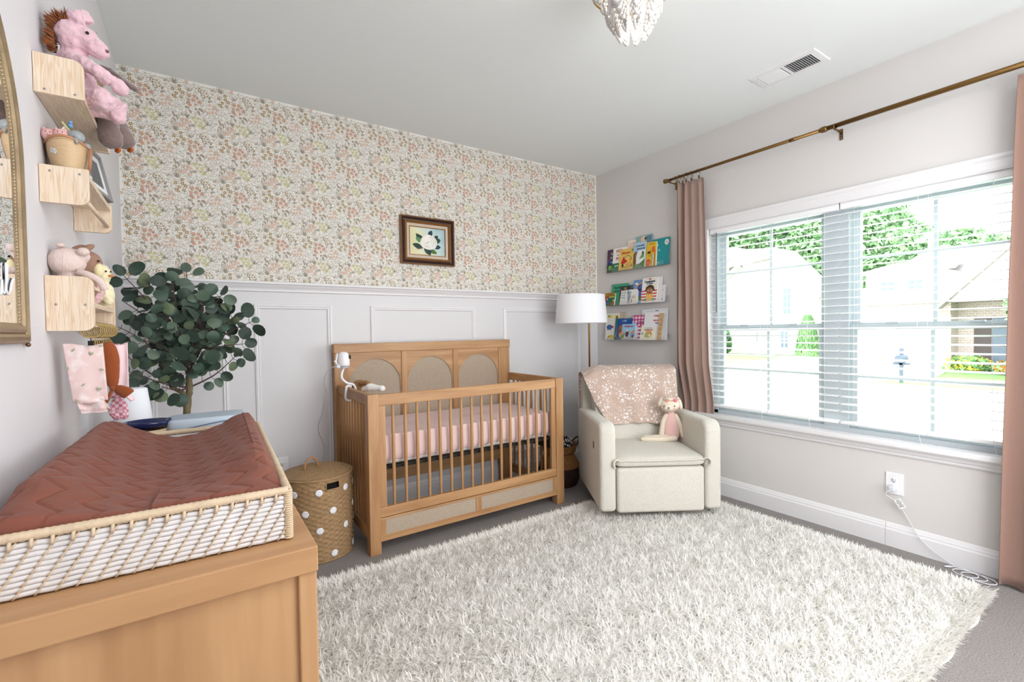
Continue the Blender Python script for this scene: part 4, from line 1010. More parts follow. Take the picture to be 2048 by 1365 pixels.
# top ledge
a = Art().rect(0, 0, .14, .21, '24285E').poly([(0, .21), (.14, .21), (.14, .16), (0, .115)], '4B2C5C').poly([(0, .10), (.10, .21), (.14, .21), (0, .07)], '6B3F77').disc(.05, .17, .022, '5E4A3C').disc(.055, .172, .007, 'E8E2CF').disc(.045, .135, .02, '5A4637').disc(.05, .135, .007, 'E8E2CF').rect(0, 0, .14, .045, '23402A').disc(.04, .042, .025, '5DA134').disc(.035, .05, .012, '8CC657').rect(.02, .015, .07, .02, '4A342A')
book('purple and navy picture book with green bush, first on the top ledge', 3.170, .14, .213, .000, LZ[0], '2B2158', a, [('See', .06, .093, .022, '5CC0EA')], grp=G1)
a = Art().rect(0, 0, .17, .075, '14734A').rect(0, .075, .17, .215, 'EFEFEC').rect(.09, .02, .14, .024, '2E8B7E')
book('white and green picture book reading HOP ON POP on the top ledge', 3.090, .17, .215, .009, LZ[0], 'E8E8E4', a, [('HOP', .075, .185, .036, 'C8372D'), ('on', .06, .150, .016, '8B2E28'), ('POP', .075, .115, .036, 'C8372D'), ('by Dr.', .055, .05, .020, 'F0F0EC')], grp=G1)
a = Art().rect(0, 0, .166, .19, 'E9C65D').disc(.145, .172, .012, '2E9FB5').poly([(.02, .06), (.06, .055), (.10, .075), (.065, .10), (.045, .125)], 'C6221E').arc(.095, .075, .055, .007, '8A7552', 20, 140).arc(.095, .075, .047, .005, 'D8C9A0', 20, 140).rect(.128, .02, .132, .085, '4C6A3A').disc(.135, .09, .007, 'B8312A').disc(.10, .05, .022, 'E2A077', .012).disc(.045, .04, .012, '1E1C1B', .018).rect(.085, .012, .09, .04, '2A2523').rect(.11, .012, .115, .04, '2A2523').poly([(.14, .02), (.158, .02), (.15, .055)], '9C4526').disc(.065, .025, .006, '43342A').rect(.01, .006, .15, .008, 'B98C3B')
book('yellow picture book titled Manners with a red-coated figure on the top ledge', 2.997, .166, .192, .020, LZ[0], 'E9C65D', a, [('Manners', .075, .155, .030, 'D2532B')], grp=G1)
a = Art().rect(0, 0, .10, .26, 'F0E6DA')
for k in range(6): a.poly([(.008+.016*k, .15), (.014+.016*k, .15), (.018+.014*k, .24), (.012+.014*k, .24)], 'E3A98C')
book('cream picture book with peach balloon stripes behind the Manners book', 2.920, .10, .262, .000, LZ[0], 'EFE5DA', a, [], th=.006, grp=G1)
a = Art().rect(0, 0, .17, .275, '87B3AC').disc(.085, .245, .035, 'D8C3B0', .03).disc(.105, .25, .012, '2B2A2C')
for k in range(7): a.poly([(.105+.009*k, .21), (.109+.009*k, .21), (.113+.009*k, .268), (.107+.009*k, .268)], '1E3145' if k % 2 == 0 else '2F6FA8')
book('tall sea-green picture book with blue zebra stripes at the back of the top ledge', 2.822, .172, .277, .004, LZ[0], '3B7CA6', a, [], grp=G1)
a = Art().rect(0, 0, .128, .22, 'A9C9E4').poly([(0, 0), (.128, 0), (.128, .075), (.09, .045), (.05, .03), (0, .035)], '4E7E3A').poly([(.03, .03), (.07, .035), (.11, .06), (.128, .09), (.128, .15), (.05, .15), (.03, .11)], 'E7ECEB').poly([(.0, .03), (.035, .035), (.03, .10), (.04, .14), (.02, .15), (0, .13)], '8A6238').poly([(.0, .03), (.018, .035), (.012, .12), (0, .13)], '5F4227').poly([(.065, .075), (.115, .085), (.118, .115), (.10, .135), (.085, .105)], '6E9A53').disc(.102, .128, .012, '3C5B3A').rect(.02, .012, .09, .015, 'DDE5DD').lines(.02, .11, .192, .014, '3A5470', 1, .004).lines(.03, .115, .166, .014, '3A5470', 2, .004)
book('pale blue picture book with brown bear under a script title on the top ledge', 2.829, .128, .224, .019, LZ[0], 'C9D8E2', a, [], th=.018, grp=G1)
a = Art().rect(0, 0, .10, .2, 'E6BB2B').disc(.07, .14, .018, 'E0692B', .028).disc(.022, .032, .028, 'E3622C', .032).rect(.055, .0, .065, .10, '78A83C').rect(.067, 0, .075, .10, 'EDEBE0').rect(.077, 0, .083, .10, '4C9CA5').rect(.085, .0, .093, .13, 'D9582B').lines(.018, .05, .088, .008, '5A4A20', 3).lines(.02, .08, .187, .007, '5A4A20', 4).disc(.02, .05, .003, '1D1B1A').poly([(.005, .005), (.014, .005), (.012, .025)], '1D1B1A')
book('yellow board book ending M! with orange blobs on the top ledge', 2.690, .10, .205, .014, LZ[0], 'E6BB2B', a, [('M!', .03, .115, .034, '1B1A1A')], th=.026, grp=G1)
a = Art().rect(0, 0, .175, .222, '12939B').disc(.148, .185, .020, 'E9EFEE', .024).rect(.147, .172, .151, .20, '6B7E86').disc(.149, .182, .006, 'C55A56').rect(.02, .018, .08, .026, '9CC3A3').disc(.055, .17, .008, 'D7ECEC')
book('teal picture book with a white emblem, last on the top ledge', 2.648, .175, .224, .000, LZ[0], '12939B', a, [('R', .078, .125, .022, 'D7ECEC')], grp=G1)
# middle ledge
a = Art().rect(0, 0, .155, .118, '1E6B34').poly([(0, 0), (.018, 0), (.055, .085), (.10, .118), (0, .118)], 'A4532B').poly([(.02, .02), (.035, .012), (.055, .055), (.058, .085), (.035, .075)], '2E57A4').disc(.035, .06, .006, 'E8E9EA').rect(0, .095, .14, .118, 'C68A1E').poly([(.08, .0), (.115, .0), (.12, .045), (.105, .04)], 'C9402B').disc(.108, .035, .004, '141313').disc(.115, .045, .01, 'E9E4D6', .008)
book('small green and orange board book, first in front on the middle ledge', 3.186, .125, .120, .018, LZ[1], '1E6B34', a, [('GOODNIGHT', .064, .106, .014, '2B5A2A'), ('MOON', .088, .079, .019, 'E3D34A')], th=.020, rounded=.006, grp=G2)
a = Art().rect(0, 0, .205, .19, '3E9E7C').rect(.08, .055, .10, .060, 'B6593E')
book('mint green board book titled The Wheels on the at the back of the middle ledge', 3.120, .205, .195, .000, LZ[1], '3E9E7C', a, [('The Wheels', .090, .160, .024, '1C3A33'), ('on the', .065, .130, .022, '1C3A33')], rounded=.012, grp=G2)
a = Art().rect(0, 0, .16, .17, '1F4038').rect(.0, .0, .05, .03, '2E5A46').disc(.14, .155, .014, '5B6D86', .010)
book('dark green numbers board book with pink digits on the middle ledge', 3.010, .162, .170, .008, LZ[1], '1F4038', a, [('7', .016, .122, .032, 'D98975'), ('10', .060, .143, .034, 'D98975'), ('9', .135, .128, .028, 'A5483F'), ('8', .060, .018, .030, 'C76E78')], rounded=.008, grp=G2)
a = Art().rect(0, 0, .135, .13, 'E9E7E3').disc(.045, .065, .019, '8FA3B4', .036).disc(.05, .10, .016, 'A5B6C4', .02).disc(.028, .108, .010, '6F8B9C', .022).rect(.032, .006, .041, .04, '8297A8').rect(.048, .006, .057, .04, '8297A8').disc(.053, .103, .002, '33404A').disc(.078, .022, .008, 'C98D4A', .012).disc(.08, .038, .005, 'C98D4A', .01).lines(.078, .118, .068, .009, 'C5746A', 5).lines(.080, .12, .054, .008, 'C5746A', 6)
book('white rounded board book with a blue-grey elephant on the middle ledge', 2.928, .140, .132, .022, LZ[1], 'E6E4E0', a, [], th=.018, rounded=.022, grp=G2)
a = Art().rect(0, 0, .062, .13, 'ECEBE6').lines(.01, .05, .108, .012, '7E9A94', 7).lines(.01, .05, .086, .012, '7E9A94', 8).lines(.01, .05, .064, .012, '7E9A94', 9)
book('small white board book peeking out left of the elephant book', 2.990, .062, .130, .019, LZ[1], 'ECEBE6', a, [], rounded=.006, grp=G2, z_up=.0)
a = Art().rect(0, 0, .15, .205, '6C95CF').disc(.03, .178, .014, 'E6ECF4', .008).disc(.04, .172, .012, 'E6ECF4', .008).disc(.09, .10, .075, 'C8834F', .086).disc(.09, .10, .069, 'E3C24F', .08).disc(.09, .10, .063, '4D62B8', .074).disc(.09, .02, .08, '3F7F3A', .045).disc(.05, .012, .05, '9FBDD8', .02).disc(.065, .152, .006, '1E2340').poly([(.03, .08), (.045, .11), (.05, .07)], 'B5336A')
book('blue picture book titled Jesus with a rainbow on the middle ledge', 2.852, .155, .207, .005, LZ[1], '6C95CF', a, [('Jesus', .085, .122, .032, '1C1A3C'), ('C', .105, .082, .036, 'EDE9F0')], grp=G2)
a = Art().rect(0, 0, .162, .213, 'EFEDE6')
for k in range(8): a.rect(0, .02+.0125*k, .162, .0325+.0125*k-.0002, 'D0473F' if k % 2 == 0 else 'F2F0EA')
a.disc(.085, .105, .034, '9E5B3B', .036).poly([(.035, .10), (.05, .135), (.085, .155), (.12, .14), (.14, .105), (.125, .098), (.115, .12), (.085, .133), (.055, .118), (.05, .10)], '2B241B').arc(.087, .10, .056, .005, 'B99A4A', 25, 155).disc(.072, .103, .007, 'F3EEE6').disc(.102, .103, .007, 'F3EEE6').disc(.073, .102, .0042, '22160F').disc(.103, .102, .0042, '22160F').arc(.087, .088, .006, .002, '5A2A1A', 190, 350).rect(.05, .015, .125, .075, 'E8B765').disc(.045, .025, .014, '4E9E97', .012).disc(.13, .025, .014, '4E9E97', .012).rect(0, 0, .162, .006, 'E6E4E0')
for x, y, c in ((.03, .19, '2F4F77'), (.135, .195, '2F4F77'), (.02, .12, 'C84A43'), (.14, .15, '2F4F77'), (.05, .205, 'C84A43'), (.155, .205, '2F4F77')): a.disc(x, y, .0025, c, n=5)
book('white picture book titled The Constitution for Babies with red stripes on the middle ledge', 2.742, .165, .217, .020, LZ[1], 'EFEDE6', a, [('The', .082, .203, .017, 'C84A43'), ('Constitution', .082, .182, .022, '27313F'), ('for Babies', .082, .165, .017, '2F6F96')], th=.010, grp=G2)
book('thin white book standing right behind the Constitution book', 2.590, .045, .214, .006, LZ[1], 'E9E9EA', Art().rect(0, 0, .04, .2, 'E9E9EA'), [], th=.006, grp=G2)
book('short white board book, last on the middle ledge', 2.560, .045, .145, .003, LZ[1], 'E4E6EA', Art().rect(.006, .02, .018, .07, '8CA4B6').disc(.02, .02, .006, '2D57A5').disc(.02, .10, .006, 'C9A9A2'), [], rounded=.008, grp=G2)
# lowest ledge
a = Art().rect(0, 0, .17, .245, 'E9E7DD').disc(.05, .215, .03, 'E2CE4C', .014).disc(.038, .22, .012, 'A9A23C', .010).disc(.135, .205, .028, 'E5D35C', .022).disc(.14, .205, .009, '2A2418', .016).disc(.05, .115, .036, '2365A8', .024).rect(.025, .085, .033, .10, '2365A8').rect(.045, .085, .053, .10, '2365A8').rect(.066, .085, .074, .10, '2365A8').disc(.088, .118, .015, 'C42C27', .013).poly([(.092, .128), (.104, .142), (.10, .12)], 'E9E7DD').disc(.075, .024, .04, 'E3C23A', .018).poly([(.03, .004), (.06, .03), (.05, .035), (.025, .008)], '5E7F46')
for i in range(26): a.disc(.012+.15*((i*37) % 26)/26, .04+.17*((i*17) % 26)/26, .0022, ('D98C8C', '8CA0B8', 'C9A94E', '7C8C6C', '555555')[i % 5], n=6)
book('white speckled picture book with a blue rhino, first on the lowest ledge', 3.196, .170, .245, .004, LZ[2], 'E9E7DD', a, [], grp=G3)
a = Art().rect(0, 0, .05, .245, 'C7B7A4')
book('taupe book spine showing behind the rhino book', 3.035, .075, .250, .000, LZ[2], 'BDAE9C', a, [], grp=G3)
a = Art().rect(0, 0, .06, .19, '2C6F78').poly([(.0, .0), (.06, 0), (.06, .19), (.035, .19), (.02, .08)], '8A8F90').rect(0, 0, .06, .02, '174C5C').arc(.05, .05, .03, .006, '9CC6CE', 90, 200)
book('grey and teal picture book tucked beside the rhino book', 3.068, .10, .195, .014, LZ[2], '2C6F78', a, [], grp=G3)
a = Art().rect(0, 0, .17, .19, '1D4E94').disc(.05, .10, .03, 'A7683C', .035).disc(.04, .07, .026, '8F5631', .03).disc(.055, .04, .03, 'D9A482', .025).rect(0, 0, .17, .018, '1E6F62').disc(.058, .038, .009, 'E9E1C9')
book('deep blue picture book reading I AM with a brown bear on the lowest ledge', 3.035, .175, .192, .018, LZ[2], '1D4E94', a, [('I AM', .082, .170, .026, '8FB9DE')], grp=G3)
a = Art().rect(0, 0, .21, .215, 'EEE9E4')
for k in range(6): a.rect(.010+.036*k, .12 if k != 3 else 0, .028+.036*k, .215, 'D77BA6')
for k in range(3): a.rect(0, .135+.034*k, .21, .151+.034*k, 'CF6A9B')
for k in range(5):
    for j in range(3): a.rect(.010+.036*k, .135+.034*j, .028+.036*k, .151+.034*j, 'B23E78')
a.lines(.07, .14, .156, .012, '6A3048', 10).lines(.09, .19, .128, .012, '6A3048', 11)
for k in range(4): a.rect(.06, .012+.032*k, .11, .026+.032*k, 'D77BA6').rect(.075, .012+.032*k, .095, .026+.032*k, 'B23E78')
book('pink gingham picture book in the middle of the lowest ledge', 2.862, .215, .217, .008, LZ[2], 'EEE9E4', a, [], grp=G3)
a = Art().rect(0, 0, .155, .15, '9CC9E8').rect(0, 0, .155, .03, 'B9B4B8').disc(.068, .055, .019, '5A2F1E', .03).disc(.066, .083, .010, 'F0EEE8', .012).disc(.075, .088, .004, 'D8A24A', .003).disc(.015, .06, .018, 'D9A3A0').disc(.12, .055, .018, '9A9AC4').disc(.10, .065, .012, 'E0B59A').disc(.14, .075, .014, 'C8A24C').disc(.035, .055, .010, '7FA08C').disc(.15, .04, .02, '6F8FC4').disc(.02, .03, .02, '7C9A55').disc(.135, .03, .014, '6C5040').disc(.045, .025, .006, 'F2EFE8')
book('light blue board book with an eagle and animals in front on the lowest ledge', 2.972, .155, .152, .026, LZ[2], '9CC9E8', a, [('Mr.', .07, .137, .013, 'B73B6A'), ('Washington D.C.', .078, .122, .015, 'B73B6A')], rounded=.008, grp=G3)
a = Art().rect(0, 0, .152, .132, 'ECE6CE').disc(.085, .045, .038, 'D99A4B', .026).disc(.07, .04, .026, 'A9B87C', .022).arc(.085, .045, .036, .006, 'B86A35', 20, 160).disc(.02, .055, .013, '9DB6BC').disc(.10, .04, .014, 'E9D9B2', .012)
book('cream board book titled Guess How Much I Love You in front on the lowest ledge', 2.752, .152, .134, .026, LZ[2], 'ECE6CE', a, [('Guess', .08, .119, .012, '5F7D6A'), ('HOW MUCH', .08, .103, .013, '5F7D6A'), ('I LOVE YOU', .08, .086, .017, 'C46A4A')], rounded=.006, grp=G3)
a = Art().rect(0, 0, .20, .238, 'E8E9EC').disc(.165, .20, .016, 'DDE0E6', .02).rect(.163, .19, .166, .212, '596270')
book('white picture book reading OVER HOUSE with red letters on the lowest ledge', 2.725, .198, .240, .016, LZ[2], 'E8E9EC', a, [('OVER', .125, .203, .020, 'CF4B3C'), ('HOUSE', .13, .165, .020, 'CF4B3C'), ('Pete', .135, .143, .017, '3E6DA8')], grp=G3)
a = Art().rect(0, 0, .26, .262, 'E4E6EA').arc(.155, .228, .024, .006, '3F3A44', 20, 130).arc(.185, .215, .024, .005, '8C6A78', 40, 120)
book('largest white picture book reading OH MY at the back of the lowest ledge', 2.765, .268, .264, .000, LZ[2], 'E4E6EA', a, [('OH MY', .085, .232, .022, '7A5F70')], th=.006, grp=G3)
a = Art().rect(0, 0, .045, .21, 'C2A47A')
for i in range(14): a.disc(.008+.03*((i*5) % 7)/7, .02+.013*i, .005, ('8E6C44', 'DDC7A0', 'A8503A')[i % 3], n=7)
book('narrow tan patterned book, last on the lowest ledge', 2.568, .045, .226, .026, LZ[2], 'C2A47A', a, [], grp=G3)

# ================================================================ FRAMED PAINTING
pc = thing('framed_painting', 'magnolia painting in a brown and gold frame on the floral wallpaper', 'painting', (1.476, YB, 1.94))
def ringframe(mb, x0, x1, z0, z1, prof, m=0):   # prof: inward offset, depth out
    P = [[(cx+sx*a_, YB-d, cz+sz*a_) for a_, d in prof] for cx, cz, sx, sz in ((x0, z0, 1, 1), (x1, z0, -1, 1), (x1, z1, -1, -1), (x0, z1, 1, -1))]
    mb.grid(P, m, sm=False, cu=True)
fx0, fx1, fz0, fz1 = 1.259, 1.695, 1.764, 2.120
M_fdark = mat('dark_walnut', '3A1F14', .35); M_fgold = mat('frame_gold', '9A6B38', .4, .5)
mb = MB(); ringframe(mb, fx0, fx1, fz0, fz1, [(0, .002), (0, .030), (.002, .032), (.005, .029)]); ringframe(mb, fx0+.034, fx1-.034, fz0+.034, fz1-.034, [(0, .014), (0, .026), (.006, .030), (.010, .024), (.014, .026), (.017, .014)]); obj('gold_moulding', mb, M_fgold, pc)
mb = MB(); ringframe(mb, fx0, fx1, fz0, fz1, [(.004, .028), (.012, .028), (.022, .016), (.030, .014), (.036, .016)]); obj('walnut_moulding', mb, M_fdark, pc)
mb = MB(); ringframe(mb, fx0+.049, fx1-.049, fz0+.049, fz1-.049, [(0, .016), (.022, .014), (.0225, .012)]); obj('linen_liner', mb, mat('liner_linen', 'CDBFB0', .9), pc)
mb = MB(); ringframe(mb, fx0+.070, fx1-.070, fz0+.070, fz1-.070, [(0, .012), (0, .018), (.005, .018), (.007, .008)]); obj('gold_slip', mb, M_fgold, pc)
cv = bpy.data.materials.new('painted_ground'); cv.use_nodes = True; nt = cv.node_tree; b_ = nt.nodes['Principled BSDF']; b_.inputs['Roughness'].default_value = .6
t_ = nt.nodes.new('ShaderNodeTexCoord'); s_ = nt.nodes.new('ShaderNodeSeparateXYZ'); nt.links.new(t_.outputs['Object'], s_.inputs[0]); n_ = nt.nodes.new('ShaderNodeTexNoise'); n_.inputs['Scale'].default_value = 7
nt.links.new(t_.outputs['Object'], n_.inputs[0]); ma = nt.nodes.new('ShaderNodeMath'); ma.operation = 'MULTIPLY_ADD'; ma.inputs[1].default_value = 2.6; ma.inputs[2].default_value = .0
nt.links.new(s_.outputs[0], ma.inputs[0]); mb2 = nt.nodes.new('ShaderNodeMath'); mb2.operation = 'MULTIPLY_ADD'; mb2.inputs[1].default_value = 1.2
nt.links.new(s_.outputs[2], mb2.inputs[0]); nt.links.new(ma.outputs[0], mb2.inputs[2]); mc = nt.nodes.new('ShaderNodeMath'); mc.operation = 'ADD'; nt.links.new(mb2.outputs[0], mc.inputs[0]); nt.links.new(n_.outputs[0], mc.inputs[1])
rp = nt.nodes.new('ShaderNodeValToRGB'); nt.links.new(mc.outputs[0], rp.inputs[0]); e = rp.color_ramp.elements; e[0].position = .1; e[0].color = (*lin('D9D5A6'), 1); e[1].position = .95; e[1].color = (*lin('A3C0C8'), 1)
q_ = e.new(.4); q_.color = (*lin('DFE0C0'), 1); q_ = e.new(.62); q_.color = (*lin('C6DAD6'), 1); nt.links.new(rp.outputs[0], b_.inputs['Base Color'])
cvs = obj('canvas', MB().box(fx0+.07, YB-.010, fz0+.07, fx1-.07, YB-.004, fz1-.07), cv, pc)
def petal_rel(name, pts, c, y, par):     # flat painted shape on the canvas (pixel-free, metres from centre)
    m = MB(); m.add([(1.476+a_, YB-y, 1.942+b__) for a_, b__ in pts], [tuple(range(len(pts)))]); return obj(name, m, pm(c, .7), par, fix=False)
def lf(cx, cz, L, wd, ang):
    pts = []
    for s in (1, -1):
        for i in (range(0, 9) if s > 0 else range(7, 0, -1)):
            t = i/8; u, v = L*(t-.0), s*wd*math.sin(math.pi*t)**.8
            pts.append((cx+u*math.cos(R(ang))-v*math.sin(R(ang)), cz+u*math.sin(R(ang))+v*math.cos(R(ang))))
    return pts
k = .0104
for i, (cx, cz, L, wd, ang, c) in enumerate([(-.045, .002, .062, .015, 132, '3E5B3A'), (-.035, -.010, .066, .019, 128, '1F3A38'), (-.05, .0, .046, .014, 155, '5F8C5C'), (-.052, -.045, .062, .015, 165, '24423C'), (-.022, -.045, .064, .017, -50, '2A4A3A'), (.015, .045, .044, .014, 62, '1F3745'), (.06, .028, .036, .012, 40, '1F3A33'), (.068, .01, .04, .017, 15, '24483A'), (.055, -.035, .05, .014, 0, '1F3A48'), (.02, -.062, .055, .013, -22, '4C6F24'), (.012, -.06, .038, .012, -75, '21383F')]):
    petal_rel('painted_leaf', lf(cx-.012*math.cos(R(ang)), cz-.012*math.sin(R(ang)), L*1.35, wd*1.25, ang), c, .0105+.0001*i, cvs)
petal_rel('painted_twig', [(-.095, -.055), (-.075, -.064), (-.045, -.056), (-.018, -.040), (-.020, -.034), (-.048, -.048), (-.075, -.056)], '6E5A3C', .0117, cvs)
for i, (cx, cz, rx, rz, c) in enumerate([(.012, -.005, .068, .056, 'E6E3DA'), (-.018, -.010, .040, .044, 'EDEAE3'), (.045, -.012, .032, .040, 'DEDCD3'), (.010, .022, .034, .032, 'F0EEE8'), (.018, -.030, .045, .028, 'E9E6DE'), (.038, .018, .026, .030, 'E3E0D8'), (-.012, .018, .022, .026, 'F1EEE6'), (.022, -.004, .022, .030, 'EFECE4')]):
    petal_rel('painted_petal', [(cx+rx*math.cos(2*math.pi*j/22)*(1+.05*math.sin(j*3)), cz+rz*math.sin(2*math.pi*j/22)) for j in range(22)], c, .0120+.0001*i, cvs)
for i, (p0, p1) in enumerate([((-.012, -.012), (.012, .004)), ((-.03, .006), (-.02, -.02)), ((.03, .02), (.025, -.02)), ((.05, .01), (.04, -.03)), ((-.02, -.03), (.01, -.038))]):
    petal_rel('painted_shadow_line', [(p0[0], p0[1]), (p1[0], p1[1]), (p1[0]+.002, p1[1]-.003), (p0[0]+.002, p0[1]-.003)], '8C8672' if i == 0 else 'B9B5AA', .0131, cvs)

# ================================================================ CEILING VENT
vt = thing('ceiling_vent', 'white louvred air register in the ceiling near the window wall', 'vent', (2.865, 1.37, H))
vx0, vx1, vy0, vy1 = 2.765, 2.965, 1.185, 1.552
mb = MB()
P = [[(cx+sx*a_, cy+sy*a_, H-d) for a_, d in ((0, 0), (.004, .006), (.034, .008), (.036, .004))] for cx, cy, sx, sy in ((vx0, vy0, 1, 1), (vx1, vy0, -1, 1), (vx1, vy1, -1, -1), (vx0, vy1, 1, -1))]
mb.grid(P, sm=False, cu=True); mb.box(vx0+.034, 1.362, H-.008, vx1-.034, 1.376, H-.002); obj('register_frame', mb, M_white, vt)
obj('duct_shade_plate', MB().box(vx0+.034, vy0+.034, H-.0012, vx1-.034, vy1-.034, H-.0004), mat('duct_shadow', '4A4E52', .8), vt)  # dark plate; the shade of the duct is painted as its colour
sl = None
for half, (a0, a1, tlt) in enumerate(((vy0+.040, 1.358, 38), (1.382, vy1-.040, -30))):
    for i in range(11):
        y = a0+(a1-a0)*(i+.5)/11; m = MB(); d = .0062 if half == 0 else .0046
        m.obox((2.865, y, H-.0052), (Vector((.0655, 0, 0)), Vector((0, d*math.cos(R(tlt)), d*math.sin(R(tlt)))), Vector((0, -.0004*math.sin(R(tlt)), .0004*math.cos(R(tlt))))))
        obj('louvre', m, M_white, vt)
mb = MB()
for i in range(3): mb.box(2.81+.035*i, vy0+.036, H-.0019, 2.8115+.035*i, 1.36, H-.0012)
obj('damper_rods', mb, M_steel, vt)
for y in (vy0+.016, vy1-.016): obj('vent_screw', MB().ell((2.865, y, H-.008), (.005, .005, .002), 10), M_white, vt)

# ================================================================ BEADED CHANDELIER
LX, LY = 1.515, 1.325
cd = thing('beaded_chandelier', 'white wooden bead ceiling light hanging at the room centre', 'ceiling light', (LX, LY, H))
M_bead = mat('white_wood_bead', 'D2CECA', .6, var=.06, vscale=40); M_lit = mat('warm_bulb', 'FFF6EC', .5, emit=4)
obj('canopy', MB().lathe([(0, H), (.065, H), (.065, H-.012), (.03, H-.028), (.008, H-.03), (.008, H-.10), (0, H-.10)], 28, (LX, LY, 0)), M_white, cd)
obj('top_ring', MB().tube([(LX+.17*math.cos(2*math.pi*i/48), LY+.17*math.sin(2*math.pi*i/48), 2.655) for i in range(48)], .004, 8, closed=True), M_brassl, cd)
obj('ring_struts', MB().tube([(LX-.17, LY, 2.655), (LX, LY, 2.665), (LX+.17, LY, 2.655)], .003, 6).tube([(LX, LY-.17, 2.655), (LX, LY, 2.665), (LX, LY+.17, 2.655)], .003, 6), M_brassl, cd)
for i in range(3):
    a_ = 2*math.pi*i/3; x, y = LX+.045*math.cos(a_), LY+.045*math.sin(a_)
    h_ = obj('lamp_holder', MB().tube([(LX, LY, 2.645), (x, y, 2.64), (x, y, 2.60)], .007, 8).lathe([(0, 2.605), (.014, 2.605), (.014, 2.64)], 12, (x, y, 0)), M_plastic, cd)
    obj('bulb', MB().lathe([(.008, 2.605), (.018, 2.59), (.026, 2.57), (.024, 2.553), (.014, 2.543), (0, 2.540)], 18, (x, y, 0)), M_lit, h_)
    l = bpy.data.lights.new('bulb_light', 'POINT'); l.energy = .6; l.shadow_soft_size = .03; l.color = (1, .96, .9); lo = bpy.data.objects.new('bulb_light', l); C.objects.link(lo); lo.location = (x, y, 2.525)
bead = None; bcount = 0
def bead_string(f, n):
    global bead, bcount
    for i in range(n):
        p = f(i/(n-1))
        if bead is None:
            bead = obj('bead', MB().ell((0, 0, 0), (.0078, .0078, .0078), 8), M_bead, cd, local=True); bead.location = Vector(p)-Vector((LX, LY, H))
        else:
            o = bead.copy(); o.location = Vector(p)-Vector((LX, LY, H)); C.objects.link(o)
        bcount += 1
rest = MB()
NS = 9
def swag(a0, a1, r0, z0, drop, rr_):
    def f(t):
        a_ = a0+(a1-a0)*t; s = 4*t*(1-t); r = r0-rr_*s*.6; return (LX+r*math.cos(a_), LY+r*math.sin(a_), z0-drop*s)
    return f
sw = []
for k in range(NS):
    a0 = 2*math.pi*k/NS+.2; a1 = a0+2*math.pi/NS*1.0
    for j, dr_ in enumerate((.07, .09, .11)): sw.append((swag(a0, a1, .118, 2.605, dr_, .02+.02*j), 15+2*j, 0))
    for j in range(3):
        def f(t, a=a0, j=j): z = 2.655-.05*t; r = .17-(.052*t)+.012*math.sin(math.pi*t); return (LX+r*math.cos(a+.04*(j-1)), LY+r*math.sin(a+.04*(j-1)), z)
        sw.append((f, 6, 0))
    for j, (zb_, mid) in enumerate(((.152, .0), (.138, .0), (.124, .0))):
        def f(t, a=a0, b=a1, zb_=zb_, j=j): s = math.sin(math.pi*t); a_ = a+(b-a)*t; r = .118-.062*s**1.1-.004*j; return (LX+r*math.cos(a_), LY+r*math.sin(a_), 2.605-zb_*s**.8+.03*(0))
        sw.append((f, 20, 1))
obj('middle_ring', MB().tube([(LX+.118*math.cos(2*math.pi*i/48), LY+.118*math.sin(2*math.pi*i/48), 2.606) for i in range(48)], .003, 8, closed=True), M_brassl, cd)
tot = 0
vis = [s for s in sw if True]
def dist(s): p = s[0](.5); return (p[0]**2+p[1]**2)+ (0 if s[2] else .05)
vis.sort(key=dist)
for f, n, _ in vis:
    if bcount+n <= 295: bead_string(f, n)
    else:
        for i in range(n): rest.ell(f(i/(n-1)), .0078, 8)
obj('bead_strands', rest, M_bead, cd, kind='stuff', fix=False)
# ================================================================ LEFT WALL SHELVES
SO = -.229
def shelf(label, y0, z0, z1, board_z, round_top, round_bot, rail=None, dowel=None, scr=None, y1=2.115):
    t = thing('wall_shelf', label, 'shelf', (XL, (y0+y1)/2, z0), 'pine wall shelves')
    for y in (y0, y1-.014):
        pts = [(XL+.001, z0)]; r = .022
        if round_bot: pts += [(SO-r+r*math.sin(R(a)), z0+r-r*math.cos(R(a))) for a in range(0, 91, 15)]
        else: pts.append((SO, z0))
        if round_top: pts += [(SO-r+r*math.cos(R(a)), z1-r+r*math.sin(R(a))) for a in range(0, 91, 15)]
        else: pts.append((SO, z1))
        pts.append((XL+.001, z1)); m = MB(); m.prism([(x, y, z) for x, z in pts], (0, .014, 0)); sp = obj('side_panel', m, PINE['z'], t, bev=.001)
        for x in (XL+.022, SO-.018):
            yy = y-.0006 if y == y0 else y+.0146
            q = MB(); q.ell((x, yy, scr), (.0028, .0012, .0028), 10); obj('screw', q, M_steel, sp)
    obj('board', MB().box(XL+.001, y0+.014, board_z-.014, SO-.002, y1-.014, board_z), PINE['y'], t, bev=.001)
    if rail: obj('rail_dowel', MB().tube([(SO-.010, y0+.014, rail), (SO-.010, y1-.014, rail)], .0055, 12), PINE['y'], t)
    if dowel: obj('hanging_dowel', MB().tube([(SO-.013, y0+.014, dowel), (SO-.013, y1-.014, dowel)], .0055, 12), PINE['y'], t)
shelf('pine wall shelf, topmost of three, with pink plush horse sitting on it', 1.667, 1.883, 1.984, 1.900, True, False, scr=1.893)
shelf('pine wall shelf in the middle of three, holding an ark figurine', 1.689, 1.610, 1.7075, 1.699, False, True, dowel=1.632, scr=1.692)
shelf('pine wall shelf, lowest of three, with plush toys and baby clothes hanging', 1.705, 1.274, 1.4215, 1.352, True, True, rail=1.396, dowel=1.291, scr=1.345)
